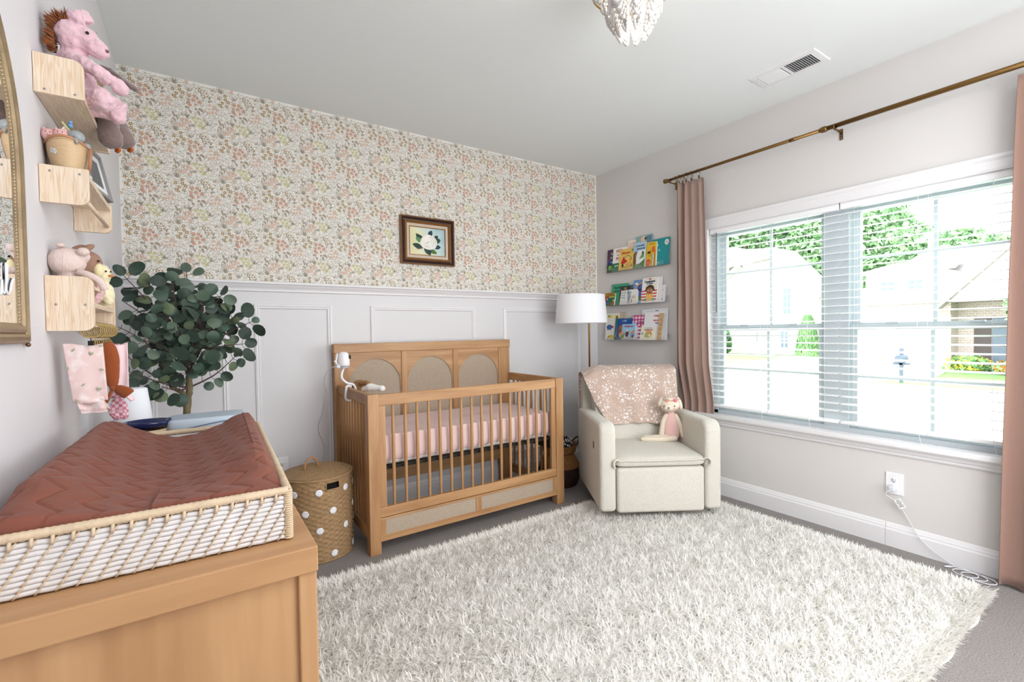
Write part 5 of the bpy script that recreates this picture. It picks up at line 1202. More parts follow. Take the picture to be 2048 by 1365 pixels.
# ---- pink horse
hz = thing('plush_horse', 'pink plush horse with brown mane sitting on the topmost shelf', 'soft toy', (-.26, 1.78, 1.90))
M_pf = mat('pink_curly_plush', 'E4BFC9', 1., bump=1., bscale=90, sheen=.5, var=.07, vscale=60)
mb = MB()
mb.ell((-.262, 1.79, 1.968), (.048, .055, .062)); mb.ell((-.262, 1.785, 2.025), (.040, .042, .045))
mb.ell((-.260, 1.765, 2.090), (.042, .042, .044)); mb.ell((-.232, 1.757, 2.085), (.030, .033, .033)); mb.ell((-.210, 1.752, 2.066), (.027, .029, .026), rot=rotm('Y', 30)); mb.ell((-.198, 1.750, 2.058), (.015, .020, .016))
mb.tube([(-.250, 1.790, 2.118), (-.244, 1.768, 2.142), (-.232, 1.752, 2.150), (-.222, 1.750, 2.132)], [.014, .017, .016, .010], 10)
mb.tube([(-.262, 1.765, 2.115), (-.256, 1.742, 2.138), (-.246, 1.735, 2.138), (-.238, 1.732, 2.112)], [.013, .016, .015, .010], 10)
mb.tube([(-.258, 1.742, 2.015), (-.230, 1.715, 2.000), (-.205, 1.70, 1.982), (-.178, 1.705, 1.962)], [.020, .019, .018, .020], 12); mb.ell((-.160, 1.712, 1.955), (.020, .022, .022))
mb.tube([(-.240, 1.86, 2.0), (-.20, 1.87, 1.975), (-.165, 1.86, 1.950)], [.018, .018, .018], 12)
mb.tube([(-.255, 1.760, 1.925), (-.220, 1.735, 1.920), (-.195, 1.728, 1.915)], [.030, .026, .026], 12); mb.ell((-.198, 1.722, 1.915), (.030, .028, .030))
mb.tube([(-.250, 1.82, 1.925), (-.20, 1.81, 1.918), (-.170, 1.805, 1.915)], [.026, .024, .026], 12); mb.ell((-.175, 1.80, 1.91), (.022, .024, .028))
plush('horse_body', mb, M_pf, hz, .0035, .011, .016, smooth=3)
mb = MB(); mb.ell((-.226, 1.7225, 2.090), .0042, 10); mb.ell((-.206, 1.7215, 2.095), .001, 6); obj('eye', mb, M_black, hz)
mb = MB(); mb.ell((-.1865, 1.738, 2.060), (.004, .005, .004), 8); obj('nostril', mb, mat('mauve_felt', '8C5A66', .9), hz)
M_mane = mat('chestnut_mane', '8A4A16', .8, sheen=.4, var=.3, vscale=90)
mb = MB(); rg = random.Random(5)
for i in range(900):
    t_ = rg.random(); a_ = R(60+120*t_)
    cx, cz = -.268+.030*math.cos(a_), 2.082+.040*math.sin(a_); cy = 1.765+rg.uniform(-.026, .026)
    if t_ > .75: cz -= .04*(t_-.75)*4
    d = Vector((math.cos(a_)*1.0+rg.uniform(-.35, .35), rg.uniform(-.6, .3), math.sin(a_)+rg.uniform(-.3, .3))).normalized(); L = rg.uniform(.018, .034)
    p0 = Vector((cx, cy, cz)); s = d.cross(Vector((rg.uniform(-1, 1), rg.uniform(-1, 1), rg.uniform(-1, 1)))).normalized()*.0016
    p2 = p0+d*L; p2.x = max(p2.x, XL+.004); mb.add([p0-s, p0+s, p0.lerp(p2, .6)+s*.8, p2, p0.lerp(p2, .6)-s*.8], [(0, 1, 2, 3, 4)])
obj('mane', mb, M_mane, hz, fix=False, kind='stuff')
# ---- grey-brown goose
gs = thing('plush_goose', 'mauve-brown plush bird with orange feet slumped behind the pink horse', 'soft toy', (-.25, 1.97, 1.90))
M_gp = mat('mauve_brown_plush', '7D6A66', 1., bump=.9, bscale=90, sheen=.6, var=.1, vscale=50)
mb = MB(); mb.ell((-.260, 1.96, 1.965), (.048, .055, .075)); mb.ell((-.255, 1.95, 2.06), (.036, .04, .045))
plush('bird_body', mb, mat('tan_bird_plush', '9C8466', 1., bump=.9, bscale=90, var=.1, vscale=50), gs, .005, .006, .02)
mb = MB(); mb.tube(smooth_path([(-.238, 1.92, 2.088), (-.205, 1.895, 2.078), (-.165, 1.885, 2.048), (-.128, 1.885, 2.025)], 5), [.010, .011, .012, .013, .014, .015, .016, .018, .019, .020, .021, .021, .020, .018, .015, .010], 12, flat=.45)
plush('wing', mb, M_gp, gs, .004, .005, .015)
for pts in ([(-.235, 1.93, 1.935), (-.208, 1.90, 1.925), (-.205, 1.89, 1.88), (-.195, 1.885, 1.84)], [(-.230, 1.98, 1.930), (-.192, 1.94, 1.925), (-.178, 1.925, 1.89), (-.168, 1.92, 1.858)]):
    mb = MB(); mb.tube(smooth_path(pts, 4), [.020, .022, .024, .024, .025, .026, .027, .029, .031, .031, .029, .026, .018], 14); lg = plush('leg', mb, M_gp, gs, .0045, .006, .018)
    mb = MB(); e_ = Vector(pts[-1])
    for k in (-1, 0, 1): mb.ell(e_+Vector((.010+.004*k, -.006*k-.004, -.012+.003*abs(k))), (.005, .007, .007), 8)
    obj('foot', mb, mat('orange_felt', 'B5602A', .9), lg)
# ---- ark figurine
ak = thing('ark_figurine', 'resin ark bank with pink pigs and grey elephant on the middle shelf', 'figurine', (-.278, 1.76, 1.699))
mb = MB(); P = []
for i in range(11):
    q = i/10; z = 1.709+.070*q; rx = .032+.014*math.sin(q*1.5)-(.0 if q < .9 else .001); ry = .046+.020*q; P.append([(-.278+rx*math.cos(2*math.pi*j/36), 1.765+ry*math.sin(2*math.pi*j/36)*(1+.1*q), z+.010*q*abs(math.sin(2*math.pi*j/36))**3) for j in range(36)])
mb.grid(P, cv=True); mb.add([P[0][j] for j in range(36)], [tuple(range(36))]); mb.add([(x, y, z-.006) for x, y, z in P[-1]], [tuple(range(36))])
obj('hull', mb, mat('cream_plank_resin', 'D3B58E', .35, bump=.3, bscale=90, stretch=(1, 1, 8), var=.08, vscale=60), ak)
mb = MB(); mb.tube([(x*1.0, y, z+.001) for x, y, z in P[-1]], .0035, 8, closed=True); obj('gunwale', mb, mat('tan_resin', 'B98762', .35), ak)
mb = MB(); mb.tube([(-.2345, 1.735+.0, 1.712), (-.2305, 1.733, 1.74), (-.2285, 1.730, 1.775)], .008, 8, flat=.5); obj('bow_band', mb, mat('tan_resin_b', 'B07C5A', .3), ak)
mb = MB()
for i in range(16): a_ = 2*math.pi*i/16; mb.ell((-.278+.036*math.cos(a_), 1.765+.050*math.sin(a_), 1.706), (.011, .012, .007), 8)
obj('waves', mb, mat('pale_blue_resin', 'C9DCE2', .3), ak)
mb = MB()
for i in range(5): a_ = 2*math.pi*i/5; mb.ell((-.300+.0045*math.cos(a_), 1.7095+.002, 1.752+.0045*math.sin(a_)), (.0042, .003, .0042), 8)
mb.ell((-.300, 1.709, 1.752), (.003, .004, .003), 8); obj('daisy', mb, mat('silver_resin', 'B9B6B2', .3), ak)
mb = MB(); mb.add([(-.305, 1.735, 1.795), (-.255, 1.735, 1.795), (-.255, 1.80, 1.795), (-.305, 1.80, 1.795), (-.28, 1.735, 1.832), (-.28, 1.80, 1.832)], [(0, 1, 4), (2, 3, 5), (1, 2, 5, 4), (3, 0, 4, 5), (0, 3, 2, 1)]); mb.box(-.300, 1.742, 1.775, -.260, 1.794, 1.796); obj('cabin', mb, mat('white_resin', 'EDE9E4', .35), ak)
mb = MB(); mb.obox((-.2685, 1.7675, 1.8155), (Vector((.0165, 0, -.0235)), Vector((0, .037, 0)), Vector((.0015, 0, .001)))); obj('roof', mb, mat('yellow_green_resin', 'CBC98E', .35), ak)
for x, y, z, r in ((-.311, 1.728, 1.797, .016), (-.286, 1.720, 1.799, .016)):
    mb = MB(); mb.ell((x, y, z), (r, r*.9, r), 14); mb.ell((x+.002, y-r*.85, z-.003), (.005, .004, .004), 8); mb.ell((x-.009, y, z+r*.8), (.004, .003, .006), 8); mb.ell((x+.009, y, z+r*.8), (.004, .003, .006), 8); pg = obj('pig', mb, mat('pink_resin', 'E3B3B0', .3), ak)
    mb = MB(); mb.ell((x-.004, y-r*.85, z+.004), .0013, 6); mb.ell((x+.005, y-r*.85, z+.004), .0013, 6); obj('pig_eye', mb, M_black, pg)
mb = MB(); mb.ell((-.256, 1.722, 1.801), (.019, .016, .017), 14); mb.ell((-.276, 1.724, 1.799), (.008, .003, .010), 10); mb.ell((-.250, 1.730, 1.799), (.007, .003, .009), 10); mb.tube([(-.258, 1.710, 1.794), (-.254, 1.702, 1.786), (-.252, 1.702, 1.776)], [.005, .004, .003], 8); mb.ell((-.240, 1.745, 1.785), (.011, .012, .011), 12); obj('elephant', mb, mat('grey_resin', '9AA0A2', .3), ak)
mb = MB(); mb.ell((-.272, 1.752, 1.838), (.006, .009, .006), 12); mb.ell((-.270, 1.744, 1.845), (.0045, .0045, .0045), 10); mb.ell((-.274, 1.763, 1.838), (.003, .008, .002), 8); obj('bluebird', mb, mat('blue_resin', '6FA3D6', .3), ak)
# ---- photo frame
pf = thing('photo_frame', 'grey picture frame leaning at the back of the middle shelf', 'picture frame', (-.27, 1.98, 1.699))
c0 = Vector((-.255, 1.97, 1.777)); u_f = Vector((.30, .95, 0)).normalized(); v_f = Vector((-.16, 0, .987)).normalized(); n_f = u_f.cross(v_f).normalized()
u_f = Vector((.15, .989, 0)); v_f = Vector((-.20, .03, .98)).normalized(); n_f = u_f.cross(v_f).normalized()
hw, hh = .088, .075
m = MB()
for a_, b_2, ha, hb in ((0, hh-.006, hw, .006), (0, -hh+.006, hw, .006), (hw-.006, 0, .006, hh-.012), (-hw+.006, 0, .006, hh-.012)): m.obox(c0+u_f*a_+v_f*b_2, (u_f*ha, v_f*hb, n_f*.010))
obj('frame_border', m, mat('grey_frame', '8D8A8B', .5), pf, bev=.001)
m = MB(); m.obox(c0+n_f*.002, (u_f*(hw-.012), v_f*(hh-.012), n_f*.001)); mt_ = obj('mat_board', m, mat('mat_board', 'E6E8EA', .8), pf)
m = MB(); m.obox(c0+n_f*.0035, (u_f*(hw*.52), v_f*(hh*.55), n_f*.0006)); obj('scan_print', m, mat('dark_scan_print', '55585C', .4, var=.5, vscale=60), mt_)
# ---- plush toys on the lowest shelf
def toy(label, c, mats_): return thing('plush_toy', label, 'soft toy', c)
tz = 1.352
pg = thing('plush_pig', 'pale pink knitted plush pig lying nearest on the lowest shelf', 'soft toy', (-.285, 1.76, tz))
M_kp = mat('pale_pink_knit', 'DFCBC4', .95, bump=.5, bscale=220, stretch=(1, 1, .4)); M_kb = mat('brown_knit', '9C7A68', .95, bump=.5, bscale=220); M_ky = mat('yellow_plush', 'EDE5C0', 1., bump=.7, bscale=120, sheen=.3); M_kf = mat('pink_fluff', 'E2B9BC', 1., bump=.9, bscale=90, sheen=.3)
mb = MB(); mb.ell((-.290, 1.762, 1.466), (.042, .040, .040)); mb.ell((-.262, 1.760, 1.482), (.022, .026, .020)); mb.ell((-.283, 1.77, 1.405), (.034, .036, .048)); plush('pig_body', mb, M_kp, pg, .004, .002, .02)
mb = MB(); mb.ell((-.252, 1.735, 1.492), (.014, .014, .012), 14); mb.ell((-.300, 1.745, 1.508), (.010, .012, .006), 12); obj('snout_and_ear', mb, M_kp, pg)
mb = MB(); mb.tube(smooth_path([(-.262, 1.735, 1.435), (-.242, 1.722, 1.428), (-.218, 1.716, 1.412), (-.208, 1.722, 1.388)], 4), .0095, 12); obj('arm', mb, M_kp, pg)
gf = thing('plush_cow', 'brown and cream knitted plush cow behind the pig', 'soft toy', (-.27, 1.84, tz))
mb = MB(); mb.ell((-.258, 1.828, 1.472), (.036, .034, .038)); mb.ell((-.270, 1.845, 1.402), (.032, .035, .048)); plush('cow_body', mb, M_kb, gf, .004, .002, .02)
mb = MB(); mb.ell((-.232, 1.818, 1.452), (.014, .018, .022), 14); obj('muzzle', mb, mat('cream_yellow_knit', 'E9DDB0', .95), gf)
mb = MB(); mb.ell((-.276, 1.825, 1.512), (.020, .008, .010), 12, rot=rotm('Y', -30)); mb.ell((-.256, 1.812, 1.512), (.022, .008, .009), 12, rot=rotm('Y', -35)); mb.ell((-.300, 1.83, 1.505), (.008, .006, .008), 10); obj('ear', mb, M_kb, gf)
mb = MB(); mb.ell((-.229, 1.801, 1.477), .0032, 8); obj('eye', mb, M_black, gf)
pb = thing('plush_sheep', 'fluffy pink plush toy between the brown cow and yellow duck', 'soft toy', (-.265, 1.905, tz))
mb = MB(); mb.ell((-.262, 1.905, 1.462), (.030, .034, .035)); mb.ell((-.260, 1.905, 1.400), (.032, .034, .046)); plush('body', mb, M_kf, pb, .004, .006, .014)
dk = thing('plush_duck', 'yellow plush duckling with orange beak at the far end of the lowest shelf', 'soft toy', (-.25, 1.985, tz))
mb = MB(); mb.ell((-.248, 1.985, 1.458), (.028, .030, .032)); mb.ell((-.248, 1.99, 1.395), (.034, .036, .044)); mb.tube([(-.24, 1.965, 1.385), (-.228, 1.955, 1.372), (-.222, 1.96, 1.362)], [.014, .014, .010], 10); plush('duck_body', mb, M_ky, dk, .004, .007, .012)
mb = MB(); mb.ell((-.2205, 1.968, 1.452), (.008, .007, .004), 10); obj('beak', mb, mat('orange_felt_b', 'D98A4B', .9), dk)
mb = MB(); mb.ell((-.232, 1.957, 1.465), .003, 8); mb.ell((-.2225, 1.975, 1.466), .003, 8); obj('eye', mb, M_black, dk)
# ---- clip rings and hanging baby clothes
DXX, DZ = SO-.013, 1.291
M_ringb = mat('aged_brass_ring', '9A8355', .32, .85)
ys = [1.728+.034*i for i in range(11)]
for i, y in enumerate(ys):
    t = thing('clip_ring', 'aged brass clip ring on the dowel of the lowest shelf', 'ring', (DXX, y, DZ), 'clip rings on the hanging dowel')
    r = .021; tl = R(38+16*math.sin(i*2.3)); cz = DZ-.0145
    m = MB(); m.tube([(DXX+r*math.cos(a_), y+r*math.sin(a_)*0+.010*math.sin(tl)*math.cos(a_), cz+r*math.sin(a_)) for a_ in [2*math.pi*j/28 for j in range(28)]], .0019, 6, closed=True); obj('hoop', m, M_ringb, t)
    m = MB(); m.tube([(DXX, y, cz-r), (DXX+.001, y, cz-r-.009)], .0014, 6); m.box(DXX-.006, y-.003, cz-r-.022, DXX+.006, y+.003, cz-r-.009); obj('clip', m, M_ringb if i else M_dark, t, bev=.001)
def sheet(fn, nu, nv): return [[fn(i/nu, j/nv) for j in range(nv+1)] for i in range(nu+1)]
def leafprint():
    m = bpy.data.materials.new('pink_leaf_print'); m.use_nodes = True; nt = m.node_tree; b = nt.nodes['Principled BSDF']; b.inputs['Roughness'].default_value = .95
    t = nt.nodes.new('ShaderNodeTexCoord'); n = nt.nodes.new('ShaderNodeTexNoise'); n.inputs['Scale'].default_value = 28; nt.links.new(t.outputs['Object'], n.inputs[0])
    r = nt.nodes.new('ShaderNodeValToRGB'); r.color_ramp.elements[0].position = .50; r.color_ramp.elements[1].position = .68; r.color_ramp.elements[0].color = (*lin('E6CCC8'), 1); r.color_ramp.elements[1].color = (*lin('F3E6E4'), 1)
    nt.links.new(n.outputs[0], r.inputs[0]); nt.links.new(r.outputs[0], b.inputs['Base Color']); return m
M_lp = leafprint(); M_rust = mat('rust_cotton', '93491F', .95, bump=.15, bscale=200, sheen=.3); M_pk1 = mat('pale_pink_cotton', 'EFD3D6', .95, bump=.1, bscale=200)
def gingham():
    m = bpy.data.materials.new('pink_gingham'); m.use_nodes = True; nt = m.node_tree; b = nt.nodes['Principled BSDF']; b.inputs['Roughness'].default_value = .95
    t = nt.nodes.new('ShaderNodeTexCoord'); c = nt.nodes.new('ShaderNodeTexChecker'); c.inputs['Scale'].default_value = 110; c.inputs[1].default_value = (*lin('CC7F93'), 1); c.inputs[2].default_value = (*lin('ECCBD2'), 1)
    nt.links.new(t.outputs['Object'], c.inputs[0]); nt.links.new(c.outputs[0], b.inputs['Base Color']); return m
M_ging = gingham()
def frontcloth(x0t, x1t, x0b, x1b, zt, zb, y, wav, seed, yskew=0.):
    def fn(u, v):
        x = (x0t+(x1t-x0t)*u)*(1-v)+(x0b+(x1b-x0b)*u)*v; z = zt+(zb-zt)*v+.004*math.sin(u*5+seed)*(1-v)
        return (x, y+yskew*(u-.5)+wav*math.sin(u*7+seed+v*2)+wav*noise.noise(Vector((u*3, v*3, seed))), z)
    return sheet(fn, 24, 36)
g1 = thing('knotted_baby_gown', 'pale pink leaf-print knotted baby gown clipped nearest on the shelf dowel', 'baby clothes', (-.255, 1.742, 1.24))
m = MB(); m.grid(frontcloth(-.303, -.220, -.285, -.212, 1.236, 1.078, 1.742, .002, 1)); m.grid(frontcloth(-.303, -.220, -.285, -.212, 1.236, 1.078, 1.753, .003, 2))
body_ = obj('gown_body', m, M_lp, g1, sol=.002, fix=False)
m = MB(); m.grid(frontcloth(-.278, -.222, -.268, -.214, 1.082, 1.044, 1.742, .006, 4)); m.grid(frontcloth(-.278, -.222, -.264, -.208, 1.082, 1.050, 1.750, .005, 6)); m.tube([(-.278, 1.745, 1.080), (-.25, 1.740, 1.076), (-.220, 1.744, 1.083)], [.005, .007, .005], 8); obj('knot_tail', m, M_lp, g1, sol=.002, fix=False)
lfp = MB()
for x, z, a_ in ((-.280, 1.222, 60), (-.246, 1.212, 100), (-.242, 1.210, 50), (-.222, 1.232, 10), (-.262, 1.125, 40), (-.232, 1.112, 100), (-.227, 1.110, 50), (-.222, 1.165, 150), (-.292, 1.172, 90), (-.277, 1.082, 120)):
    pts = [(x+.006*t_*math.cos(R(a_))-.0022*s_*math.sin(R(a_)), 1.7375, z+.006*t_*math.sin(R(a_))+.0022*s_*math.cos(R(a_))) for t_, s_ in ((-1, 0), (-.3, 1), (.4, .8), (1, 0), (.4, -.8), (-.3, -1))]; lfp.add(pts, [tuple(range(6))])
obj('leaf_print', lfp, mat('sage_print', '9DAA8C', .9), body_, fix=False)
g2 = thing('knotted_baby_gown', 'rust brown knotted baby gown hanging between the pale pink ones', 'baby clothes', (-.215, 1.84, 1.24))
m = MB(); m.tube(smooth_path([(-.225, 1.82, 1.238), (-.214, 1.82, 1.20), (-.212, 1.82, 1.15), (-.209, 1.82, 1.115), (-.208, 1.82, 1.104)], 5), [.018, .020, .021, .022, .022, .022, .022, .022, .021, .021, .020, .019, .018, .016, .015, .013, .012, .010, .009, .008, .007], 14, flat=.5, up=(0, 1, 0)); obj('gown_body', m, M_rust, g2)
m = MB(); m.ell((-.208, 1.815, 1.103), (.009, .009, .008), 12); m.tube(smooth_path([(-.208, 1.815, 1.103), (-.195, 1.81, 1.100), (-.178, 1.805, 1.090), (-.170, 1.805, 1.082)], 4), [.006, .008, .010, .012, .014, .015, .016, .017, .018, .018, .018, .017, .016], 10, flat=.35, up=(0, 1, 0)); m.tube(smooth_path([(-.210, 1.82, 1.103), (-.216, 1.82, 1.085), (-.225, 1.82, 1.062)], 4), [.007, .009, .010, .011, .012, .012, .012, .012, .011], 10, flat=.4); obj('knot', m, M_rust, g2)
g3 = thing('knotted_baby_gown', 'pale pink plain baby gown hanging behind the rust one', 'baby clothes', (-.2, 1.90, 1.24))
m = MB(); m.grid(frontcloth(-.226, -.180, -.224, -.180, 1.234, 1.085, 1.90, .003, 8)); m.grid(frontcloth(-.226, -.180, -.224, -.180, 1.234, 1.085, 1.91, .003, 9)); obj('gown_body', m, M_pk1, g3, sol=.002, fix=False)
m = MB(); m.ell((-.195, 1.90, 1.082), (.010, .008, .008), 12); m.tube(smooth_path([(-.195, 1.90, 1.08), (-.180, 1.895, 1.068), (-.170, 1.893, 1.055)], 4), [.006, .008, .010, .012, .013, .014, .014, .013, .012], 10, flat=.4); obj('knot', m, M_pk1, g3)
g4 = thing('knotted_baby_gown', 'pink gingham knotted baby gown hanging lowest behind the others', 'baby clothes', (-.21, 1.96, 1.24))
m = MB(); m.grid(frontcloth(-.235, -.195, -.230, -.196, 1.230, 1.060, 1.955, .003, 11)); m.grid(frontcloth(-.235, -.195, -.230, -.196, 1.230, 1.060, 1.965, .003, 12)); obj('gown_body', m, M_ging, g4, sol=.002, fix=False)
m = MB(); m.ell((-.213, 1.955, 1.050), (.016, .010, .010), 12)
for ex in (-.004, .012): m.tube(smooth_path([(-.213+ex, 1.95, 1.048), (-.216+ex, 1.948, 1.020), (-.206+ex, 1.945, .992)], 4), [.008, .012, .014, .016, .017, .016, .014, .011, .006], 12, flat=.4, up=(0, 1, 0))
obj('knot_tails', m, M_ging, g4)

# ================================================================ MIRROR
mr = thing('arched_mirror', 'gold arched wall mirror with beaded edge on the left wall', 'mirror', (XL, 1.08, 1.6))
MY0, MY1, MZ0 = .70, 1.505, 1.245; MC = (MY0+MY1)/2; MRr = (MY1-MY0)/2; MZS = 1.945-MRr*.80
def arch_path(off, n=40, x=0.):
    r = MRr-off; pts = [(x, MY1-off, MZ0+off)]
    pts += [(x, MC+r*math.cos(math.pi*i/n), MZS+r*math.sin(math.pi*i/n)) for i in range(n+1)]
    pts.append((x, MY0+off, MZ0+off)); return pts
# dense path along straight sides too
def dense(pts, d):
    out = [Vector(pts[0])]; acc = 0
    L = [0]
    V = [Vector(p) for p in pts]
    for i in range(len(V)-1): L.append(L[-1]+(V[i+1]-V[i]).length)
    n = int(L[-1]/d); res = []
    for k in range(n+1):
        s = k*L[-1]/n
        for i in range(len(V)-1):
            if L[i] <= s <= L[i+1]+1e-9: res.append(V[i].lerp(V[i+1], (s-L[i])/max(1e-9, L[i+1]-L[i]))); break
    return res
prof = [(a_*.85, d_*.55) for a_, d_ in [(0, 0), (0, .014), (.003, .020), (.008, .024), (.017, .025), (.024, .018), (.026, .014), (.029, .019), (.036, .024), (.043, .022), (.048, .014), (.052, .010), (.053, .004)]]
def arch_frame(mb):
    n = 48; rows = []
    base_pts = [('b', MY1, MZ0)]+[('a', math.pi*i/n) for i in range(n+1)]+[('c', MY0, MZ0)]
    for bp in base_pts:
        row = []
        for o_, d in prof:
            if bp[0] == 'a': r = MRr-o_; row.append((XL+.002+d, MC+r*math.cos(bp[1]), MZS+r*math.sin(bp[1])))
            elif bp[0] == 'b': row.append((XL+.002+d, MY1-o_, MZ0+o_))
            else: row.append((XL+.002+d, MY0+o_, MZ0+o_))
        rows.append(row)
    mb.grid(rows, cu=True, sm=False)
mb = MB(); arch_frame(mb); obj('gilt_frame', mb, M_gold, mr)
M_beadg = mat('dark_gilt_bead', '7A6048', .4, .8)
pts = dense(arch_path(-.0035, x=XL+.008), .0102)
bd = None; k = 0
for p_ in pts:
    if p_.y < 1.0: continue
    k += 1
    if bd is None: bd = obj('edge_bead', MB().ell((0, 0, 0), (.0052, .0052, .0052), 8), M_beadg, mr, local=True); bd.location = p_-Vector(mr.location)
    else: o = bd.copy(); o.location = p_-Vector(mr.location); C.objects.link(o)
mb = MB()
for p_ in dense(arch_path(.0455, x=XL+.007), .0075): mb.ell(p_, .0026, 6)
obj('inner_beading', mb, M_gold, mr, kind='stuff')
M_mir = mat('mirror_silver', (.92, .94, .95), .0, 1.)
g = [(XL+.006, y, z) for _, y, z in arch_path(.043)]
m = MB(); m.prism(g, (.001, 0, 0)); ms = obj('mirror_glass', m, M_mir, mr)
sc_ = smooth_path([(XL+.0095, 1.300, 1.352), (XL+.0095, 1.312, 1.378), (XL+.0095, 1.318, 1.350), (XL+.0095, 1.332, 1.346), (XL+.0095, 1.342, 1.374), (XL+.0095, 1.345, 1.350), (XL+.0095, 1.358, 1.352), (XL+.0095, 1.374, 1.402), (XL+.0095, 1.366, 1.404), (XL+.0095, 1.368, 1.352), (XL+.0095, 1.384, 1.350), (XL+.0095, 1.400, 1.372), (XL+.0095, 1.414, 1.384)], 5)
obj('white_script', MB().tube(sc_, [.0016 if i % 20 < 12 else .0026 for i in range(len(sc_))], 6), mat('white_vinyl_script', 'F2F2F5', .4), ms)

# ================================================================ TREE
tp = thing('artificial_tree', 'artificial eucalyptus tree in a pot between dresser and panelled wall', 'plant', (-.05, 2.83, 0))
TX, TY = -.045, 2.80
m = MB(); m.lathe([(0, 0), (.095, 0), (.10, .01), (.13, .24), (.135, .25), (.135, .27), (.125, .27), (.12, .245), (0, .24)], 36, (TX, TY, 0)); obj('pot', m, mat('white_ceramic_pot', 'D9D6D0', .5), tp)
m = MB(); m.lathe([(.118, .246), (.06, .255), (0, .258)], 24, (TX, TY, 0)); obj('moss', m, mat('moss', '4C4A2E', 1., bump=1., bscale=60), tp)
trunk = smooth_path([(TX, TY, .25), (TX-.012, TY, .45), (TX+.006, TY, .65), (TX-.004, TY, .80), (-.042, TY, .94), (-.034, TY, .985), (-.033, TY, 1.05), (-.020, TY, 1.10)], 5)
m = MB(); m.tube(trunk, [.020-.007*i/len(trunk)+.0015*math.sin(i*1.7) for i in range(len(trunk))], 12); m.tube(smooth_path([(-.038, TY, .955), (-.070, TY-.01, .985), (-.102, TY-.02, 1.010), (-.108, TY-.02, 1.035)], 4), [.012, .012, .011, .011, .010, .010, .009, .009, .010, .010, .009, .008, .006], 10)
obj('trunk', m, M_bark, tp)
leaf_me = None
def leafmesh(k):
    m = MB(); n = 12; rows = []
    el = (1.0, 1.12, .9, 1.25)[k]
    for i in range(5):
        r = i/4; rows.append([(r*.030*math.cos(2*math.pi*j/n), r*.030*el*math.sin(2*math.pi*j/n)+.030*el, .004*math.cos(2*math.pi*j/n*2+k)*r*r+.004*r*r*(1 if k % 2 else -1)-.0015*(abs(math.cos(2*math.pi*j/n)) < .05)*r) for j in range(n)])
    m.grid(rows[1:], cv=True); m.add(rows[1][:], [tuple(range(n))], 0, True); return m
protos = []
for k in range(4):
    for q in range(3):
        lo = obj('leaf', leafmesh(k), M_leafs[(k*3+q) % 5 if (k*3+q) % 5 != 3 or q else 2], tp, local=True, fix=False); lo.data.transform(Matrix.Identity(4)); protos.append(lo)
used_p = set(); leafn = [0]
rg = random.Random(11)
def put_leaf(p, d, sc):
    if leafn[0] >= 292: return
    if p.x < XL+.056: return
    pr = protos[rg.randrange(len(protos))]
    d = d.normalized(); n = Vector((rg.uniform(-.5, .5)-.1, -1.0+rg.uniform(-.2, .9), rg.uniform(-.4, .8))); n = (n-d*n.dot(d)); n = n.normalized() if n.length > .05 else d.orthogonal().normalized()
    x = d.cross(n).normalized()
    M = Matrix(((x.x, d.x, n.x, p.x), (x.y, d.y, n.y, p.y), (x.z, d.z, n.z, p.z), (0, 0, 0, 1)))
    M = Matrix.Translation(-Vector(tp.location)) @ M @ Matrix.Scale(sc, 4)
    if pr.name not in used_p: used_p.add(pr.name); o = pr
    else: o = pr.copy(); C.objects.link(o)
    o.matrix_local = M; leafn[0] += 1
F0 = Vector((-.035, TY, 1.0)); F1 = Vector((-.03, TY, 1.06)); F2 = Vector((-.020, TY, 1.10)); F3 = Vector((-.105, TY-.02, 1.03))
tips = [(F2, (-.03, 2.78, 1.565)), (F2, (-.085, 2.70, 1.51)), (F1, (-.175, 2.72, 1.50)), (F1, (-.262, 2.72, 1.53)), (F1, (-.275, 2.80, 1.42)), (F3, (-.285, 2.70, 1.30)), (F3, (-.27, 2.78, 1.17)), (F0, (-.25, 2.68, 1.10)), (F0, (-.14, 2.72, 1.02)),
        (F2, (.035, 2.84, 1.47)), (F2, (.110, 2.76, 1.455)), (F2, (.165, 2.80, 1.34)), (F1, (.245, 2.80, 1.325)), (F1, (.205, 2.76, 1.21)), (F0, (.165, 2.84, 1.14)), (F2, (.02, 2.62, 1.33)), (F2, (-.06, 2.62, 1.28)), (F1, (.07, 2.64, 1.20)), (F1, (-.02, 2.62, 1.14)), (F2, (-.13, 2.64, 1.36)), (F2, (.085, 2.90, 1.34)), (F2, (-.10, 2.95, 1.40)), (F2, (.03, 2.68, 1.42)), (F1, (-.20, 2.64, 1.24))]
for bi, (a_, b_2) in enumerate(tips):
    b_2 = Vector(b_2); L = (b_2-a_).length; mid = a_.lerp(b_2, .5)+Vector((rg.uniform(-.02, .02), rg.uniform(-.03, .03), .05*(1 if b_2.z > 1.2 else -.3)))
    path = smooth_path([a_, mid, b_2], 7)
    m = MB(); m.tube(path, [.0048-.0036*i/len(path) for i in range(len(path))], 6)
    twigs = []
    nl = 5 if L < .3 else 7
    for i in range(nl):
        q = .30+.66*i/(nl-1); idx = min(len(path)-2, int(q*(len(path)-1))); p = path[idx]; tdir = (path[idx+1]-path[idx]).normalized()
        for s in (-1, 1):
            if rg.random() < .10: continue
            sd = (tdir.cross(Vector((rg.uniform(-.5, .5), -1, rg.uniform(-.5, .5)))).normalized()*s+tdir*.4).normalized(); e_ = p+sd*rg.uniform(.010, .030)
            m.tube([p, e_], .0012, 4, caps=False); put_leaf(e_, sd+Vector((0, 0, -.1)), rg.uniform(.72, 1.12))
    put_leaf(path[-1], path[-1]-path[-2], rg.uniform(.7, .95))
    obj('branch', m, M_stem, tp)
for pr in protos:
    if pr.name not in used_p: bpy.data.objects.remove(pr)
